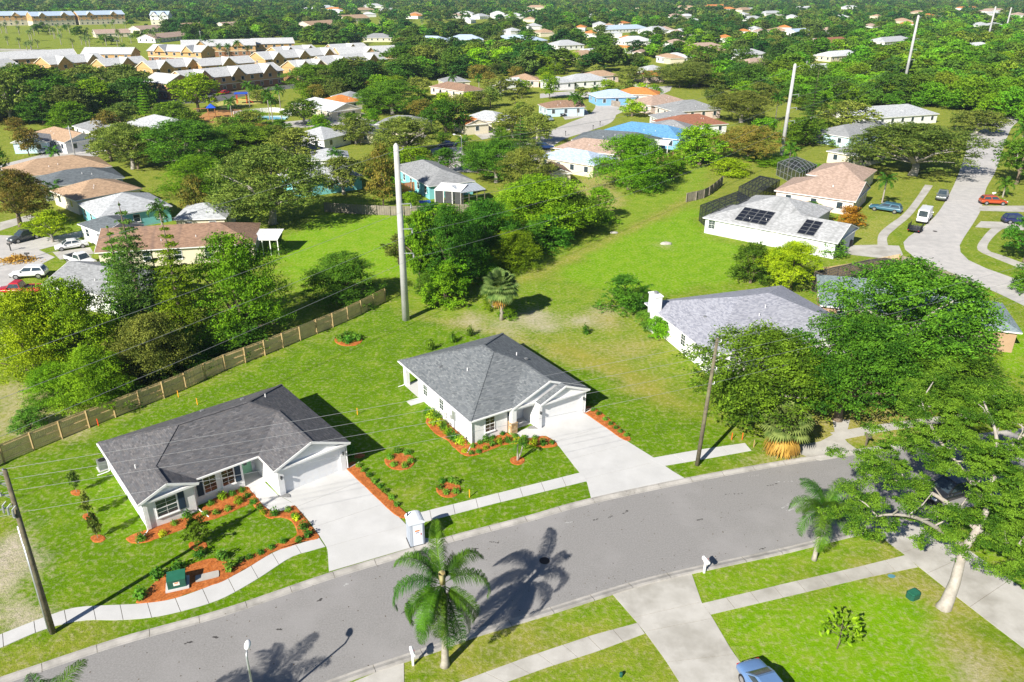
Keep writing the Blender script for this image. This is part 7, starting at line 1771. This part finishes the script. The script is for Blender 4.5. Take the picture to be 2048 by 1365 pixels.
o = MB().prism([(.5 * math.cos(t), .5 * math.sin(t)) for t in np.linspace(0, 3.14, 9)], 0, .05).build('stone_patch', mat('dark_pebbles', (.12, .12, .12), (.3, .3, .3), 18, .9)); o.location = G(568, 995, .036); tag(o, 'dark pebble patch at the left garage corner', 'pebble patch')
o = MB().prism([(.5 * math.cos(t), .5 * math.sin(t)) for t in np.linspace(0, 3.14, 9)], 0, .05).build('stone_patch', MATS['dark_pebbles']); o.location = G(1066, 858, .036); tag(o, 'dark pebble patch at the right garage corner', 'pebble patch')
g = G(208, 937); ac = thing('air_conditioner', 'grey air conditioner beside the left wall of the brown roofed house', 'air conditioner', (g.x, g.y, 0), R(40)); MB().box(-.4, .4, -.4, .4, .08, .85).build('case', m_grey, ac); MB().box(-.5, .5, -.5, .5, 0, .08).build('pad', m_conc, ac); MB().lathe([(.3, .85), (.32, .88), (.05, .9)], 12).build('fan_grille', m_black, ac)
for px, py, cc, lab in [(197, 852, (.8, .08, .02), 'small orange marker flag near the new fence'), (715, 830, (.8, .35, .02), 'small orange stake on the lawn between the new houses'), (939, 995, (.8, .35, .02), 'small orange stake beside the middle pavement'), (1463, 880, (.7, .12, .02), 'orange survey stake under the oak, left one'), (1484, 880, (.7, .12, .02), 'orange survey stake under the oak, right one'), (395, 810, (.8, .35, .02), 'orange stake behind the brown roofed house'), (357, 795, (.8, .35, .02), 'orange stake near the middle of the new fence'), (1507, 895, (.45, .30, .14), 'leaning wooden stake at the end of the right pavement')]:
    g = G(px, py); o = MB().box(-.035, .035, -.02, .02, 0, .75).build('survey_stake', mat('stake_%d' % int(cc[0] * 100 + cc[1] * 1000), cc)); o.location = g; tag(o, lab, 'stake')
# playground
g = G(425, 236); pg = thing('play_tower', 'blue roofed wooden play tower with slide and swings', 'playground', (g.x, g.y, 0), .3); m_pb = mat('play_blue', (.02, .09, .55), (.02, .08, .5), 3, .5); m_pw = mat('play_wood', (.42, .2, .08), (.36, .18, .07), 3, .8)
for x in (-1, 1):
    for y in (-1, 1): MB().box(x - .08, x + .08, y - .08, y + .08, 0, 3).build('post', m_pw, pg)
MB().box(-1.1, 1.1, -1.1, 1.1, 1.3, 1.45).build('deck', m_pw, pg); mb = MB().poly([(-1.4, -1.4, 3), (1.4, -1.4, 3), (0, 0, 4.2)]).poly([(1.4, -1.4, 3), (1.4, 1.4, 3), (0, 0, 4.2)]).poly([(1.4, 1.4, 3), (-1.4, 1.4, 3), (0, 0, 4.2)]).poly([(-1.4, 1.4, 3), (-1.4, -1.4, 3), (0, 0, 4.2)]); mb.build('roof', m_pb, pg)
MB().bar((1.1, 0, 1.4), (3.6, 0, .2), .6, .1).build('slide', mat('play_yellow', (.7, .45, .1)), pg); mb = MB()
for y in (-1, 1): mb.bar((-1.2, y * .3, 2.8), (-5, y * .3, 2.8), .1, .1).bar((-5, 0, 2.8), (-5.2, y * 1.2, 0), .1, .1)
mb.build('swing_frame', m_pw, pg)
g = G(485, 207); pg = thing('play_shelter', 'blue and yellow playground with a shade roof beside the yellow court', 'playground', (g.x, g.y, 0), .2)
for x in (-1.6, 1.6):
    for y in (-1.2, 1.2): MB().tube([(x, y, 0), (x, y, 3.2)], .1, 8).build('post', mat('play_red', (.6, .03, .02)), pg)
MB().box(-2.2, 2.2, -1.7, 1.7, 3.2, 3.4).build('roof', m_pb, pg); MB().box(-1.6, 1.6, -1.2, 1.2, 1.2, 1.35).build('deck', MATS['play_yellow'], pg); MB().bar((1.6, 0, 1.3), (3.6, 0, .2), .7, .12).build('slide', MATS['play_red'], pg)
g = G(530, 236); o = MB().prism([(-7, -3.5), (7, -3.5), (7, 3.5), (-7, 3.5)], 0, .05).build('swimming_pool', mat('pool_water', (.10, .42, .55), (.12, .48, .6), .5, .08, spec=.7)); o.location = g; o.rotation_euler = (0, 0, .1); tag(o, 'swimming pool inside the white fence beside the playground', 'swimming pool')
g = G(850, 412); o = thing('swim_spa', 'blue covered tub with orange side behind the picket fence', 'hot tub', (g.x, g.y, 0), .2); MB().box(-1, 1, -.8, .8, 0, .7).build('tub', mat('tub_orange', (.45, .2, .07)), o); MB().box(-1.05, 1.05, -.85, .85, .7, .8).build('cover', m_pb, o)
for px, lab in [(821, 'left blue barrel on the stand beside the orange fence'), (832, 'right blue barrel on the stand beside the orange fence')]:
    o = MB().lathe([(.28, 0), (.32, .1), (.32, .8), (.28, .9), (.02, .92)], 12).build('water_barrel', mat('barrel_blue', (.06, .40, .55))); o.location = G(px, 392, 0); tag(o, lab, 'barrel')

# ================================================================ shrubs and young trees
_sh = {}
def shrub(px, py, wd, h, m, label, group, wob=0):
    k = (m.name, int(px) % 3); 
    if k not in _sh:
        rg = np.random.default_rng(int(px) % 3 + 5); n = 260; d = rg.normal(size=(n, 3)); d /= np.linalg.norm(d, axis=1, keepdims=True); d[:, 2] = np.abs(d[:, 2]); p = d * rg.uniform(.3, 1.05, n)[:, None] * np.array((.5, .5, .95)); p[:, 2] += .04
        _sh[k] = quads_mesh('shrub', leaf_quads(p, d + rg.normal(size=(n, 3)) * .5, .10, rg, .55), m)
    g = G(px, py); o = obj('shrub', _sh[k], None, (g.x, g.y, .03), (px * 3.3) % 6.28, (wd, wd, h)); return tag(o, label, 'shrub', group)
A_ = 'small shrub in the mulch before the brown roofed house'
for px, py in [(284, 1078), (326, 1068), (350, 1047), (374, 1033), (410, 1028), (433, 1026), (457, 1018), (478, 1004), (485, 981), (495, 992), (465, 988), (445, 995), (422, 1008), (507, 1004), (519, 1016), (527, 1026), (550, 1028), (577, 1020), (590, 1032), (607, 1055), (616, 1070), (598, 1080), (594, 1037)]:
    shrub(px, py + 3, .65 if (px + py) % 3 else .85, .5 if (px + py) % 3 else .75, lf_shrub if (px * 7 + py) % 5 else lf_yel, A_, 'shrubs in front of the brown roofed house')
for px, py in [(282, 1195), (315, 1155), (357, 1140), (400, 1112), (445, 1118), (460, 1140)]: shrub(px, py, 1.0, .9, lf_shrub, 'larger bushy shrub round the transformer bed', 'large shrubs round the transformer bed')
for px, py in [(500, 1118), (522, 1108), (543, 1098), (567, 1086), (480, 1123)]: shrub(px, py, .6, .4, lf_shrub, 'low shrub in the mulch beside the left pavement', 'low shrubs beside the left pavement')
for px, py in [(717, 934), (727, 943), (738, 953), (750, 965), (760, 975), (770, 985), (783, 998), (793, 1012)]: shrub(px, py, .6, .4, lf_shrub, 'low shrub in the left driveway mulch strip', 'low shrubs along the left driveway')
for px, py in [(1186, 822), (1197, 830), (1210, 841), (1221, 850), (1231, 858), (1241, 865), (1252, 873)]: shrub(px, py, .6, .4, lf_shrub, 'low shrub in the right driveway mulch strip', 'low shrubs along the right driveway')
for px, py in [(929, 903), (943, 907), (957, 904), (971, 897), (985, 890), (998, 886), (1016, 883), (1030, 873), (945, 893), (960, 886), (972, 882), (986, 876), (1005, 868), (1048, 876), (1070, 876), (1086, 888), (1068, 888), (1050, 885), (1104, 886), (1034, 886)]:
    shrub(px, py + 2, .6 if (px + py) % 3 else .8, .42 if (px + py) % 3 else .75, lf_shrub if (px + py) % 4 else lf_yel, 'small shrub in the mulch before the grey roofed house', 'shrubs in front of the grey roofed house')
for px, py in [(862, 836), (868, 849), (880, 852), (888, 858), (896, 868), (903, 876), (912, 882), (920, 888), (873, 838), (858, 828)]: shrub(px, py, 1.05, .85, lf_yel if px % 3 else lf_shrub, 'yellowish shrub by the grey roofed house side wall', 'yellow shrubs along the left wall of the grey roofed house')
for px, py in [(780, 918), (795, 905), (815, 908), (788, 932), (810, 934), (822, 925)]: shrub(px, py, .75, .5, lf_shrub, 'green shrub in the larger round mulch ring', 'shrubs of the larger round mulch ring')
for px, py in [(880, 978), (892, 988), (912, 986), (885, 966), (903, 964), (913, 968)]: shrub(px, py, .7, .5, lf_shrub, 'green shrub in the smaller round mulch ring', 'shrubs of the smaller round mulch ring')
for px, py in [(682, 682), (692, 678), (704, 676), (714, 680), (698, 686)]: shrub(px, py, 1.4, .9, lf_yel if px % 2 else lf_shrub, 'yellowish shrub in the rear mulch ring', 'shrubs of the rear mulch ring')
for px, py, lab in [(1176, 808, 'leafy shrub at the right garage corner of the grey roofed house'), (704, 912, 'dark leafy shrub at the right garage corner of the brown roofed house')]: shrub(px, py, 1.0, 1.5, lf_shrub, lab, None)
for px, py, lab in [(862, 700, 'small dark shrub behind the slate roof, left of three'), (905, 685, 'small dark shrub behind the slate roof, middle of three'), (940, 672, 'small dark shrub behind the slate roof, right of three'), (1172, 668, 'tiny sapling in the open lot')]: shrub(px, py, 1.0, 1.4, lf_oak, lab, None)
for (px, py, lab) in [(154, 986, 'rearmost slim young tree in the mulch rings by the left wall'), (178, 1034, 'middle slim young tree in the mulch rings by the left wall'), (196, 1078, 'front slim young tree in the mulch rings by the left wall')]:
    g = G(px, py); tree_at((g.x, g.y), 1.1, 2.3, 'airy', lf_oak2, lab, None, m_bark, 3, name='young_tree')
g = G(396, 1090); tree_at((g.x, g.y), 2.4, 2.3, 'airy', lf_oak, 'small multi-branched tree in front of the bedroom gable', None, m_bark2, 1, name='young_tree')
g = G(1035, 922); p_ = palm_at((g.x, g.y), 1.7, 1.1, 9, 'small double stemmed palm in the round mulch ring before the grey roofed house', name='young_palm', trad=.07, m=lf_shrub, lod=1)
o = MB().tube([(0, 0, 0), (.3, .15, .8), (.45, .2, 1.5)], [.09, .07, .05], 8).build('stem', m_palmtr, p_, True)
# sapling with big leaves on the near lawn
g = G(1674, 1298); sp_ = thing('young_tree', 'small sapling with big drooping leaves on the bright near lawn', 'tree', (g.x, g.y, 0)); rr = random.Random(2); mb = MB().tube([(0, 0, 0), (.08, .05, .6), (.05, .1, 1.3), (.0, .1, 1.9)], [.05, .04, .03, .015], 7); Q = []; rg = np.random.default_rng(6)
for i in range(13):
    az = i * 2.4; z0 = .9 + i * .09; L_ = rr.uniform(.55, .95); e = Vector((math.cos(az) * L_, math.sin(az) * L_ , z0 + .25)); mb.tube([(.04, .08, z0), tuple(e)], [.018, .008], 5)
    for k in range(10):
        c = np.array(e) + np.array((math.cos(az) * .15, math.sin(az) * .15, -.05)) + rg.normal(0, .17, 3); Q.append(c)
Q = np.array(Q); mb.build('trunk', m_bark2, sp_, True); obj('crown', quads_mesh('crown', leaf_quads(Q, rg.normal(size=Q.shape) * .5 + np.array((0, 0, .8)), .19, rg, .4), lf_lush), sp_)

# ================================================================ warm-weather haze: one even box of air round everything
bpy.context.view_layer.update()
HTOP = max(CH, max((o.matrix_world @ Vector(c)).z for o in COL.objects if o.type == 'MESH' for c in o.bound_box)) + 3
print('haze top', HTOP, gx.min(), gx.max(), gy.min(), gy.max())
hz = MB().box(float(gx.min()) - 50, float(gx.max()) + 50, float(gy.min()) - 50, float(gy.max()) + 50, -1.0, HTOP)
hm = bpy.data.materials.new('haze'); hm.use_nodes = True; hn = hm.node_tree; hn.nodes.remove(hn.nodes['Principled BSDF'])
pv = hn.nodes.new('ShaderNodeVolumePrincipled'); pv.inputs['Density'].default_value = HAZE; pv.inputs['Color'].default_value = (.62, .80, .95, 1); pv.inputs['Anisotropy'].default_value = .2
hn.links.new(pv.outputs[0], hn.nodes['Material Output'].inputs['Volume'])
ho = hz.build('haze', hm); ho['kind'] = 'stuff'

# ================================================================ labels: say which one of a group by its place
ONES = ['', 'first', 'second', 'third', 'fourth', 'fifth', 'sixth', 'seventh', 'eighth', 'ninth', 'tenth', 'eleventh', 'twelfth', 'thirteenth', 'fourteenth', 'fifteenth', 'sixteenth', 'seventeenth', 'eighteenth', 'nineteenth']
TENS = ['', '', 'twent', 'thirt', 'fort', 'fift', 'sixt']
def ordinal(n):
    if n < 20: return ONES[n]
    return TENS[n // 10] + 'ieth' if n % 10 == 0 else TENS[n // 10] + 'y-' + ONES[n % 10]
bpy.context.view_layer.update()
same = {}
for o in COL.objects:
    if o.parent is None and o.get('label'): same.setdefault(o['label'], []).append(o)
for lab, os_ in same.items():
    if len(os_) < 2: continue
    os_.sort(key=lambda o: proj(o.matrix_world.translation.x, max(o.matrix_world.translation.y, 5), o.matrix_world.translation.z)[0])
    for i, o in enumerate(os_): o['label'] = ('leftmost ' if i == 0 else 'rightmost ' if i == len(os_) - 1 else ordinal(i + 1) + ' from the left: ') + lab
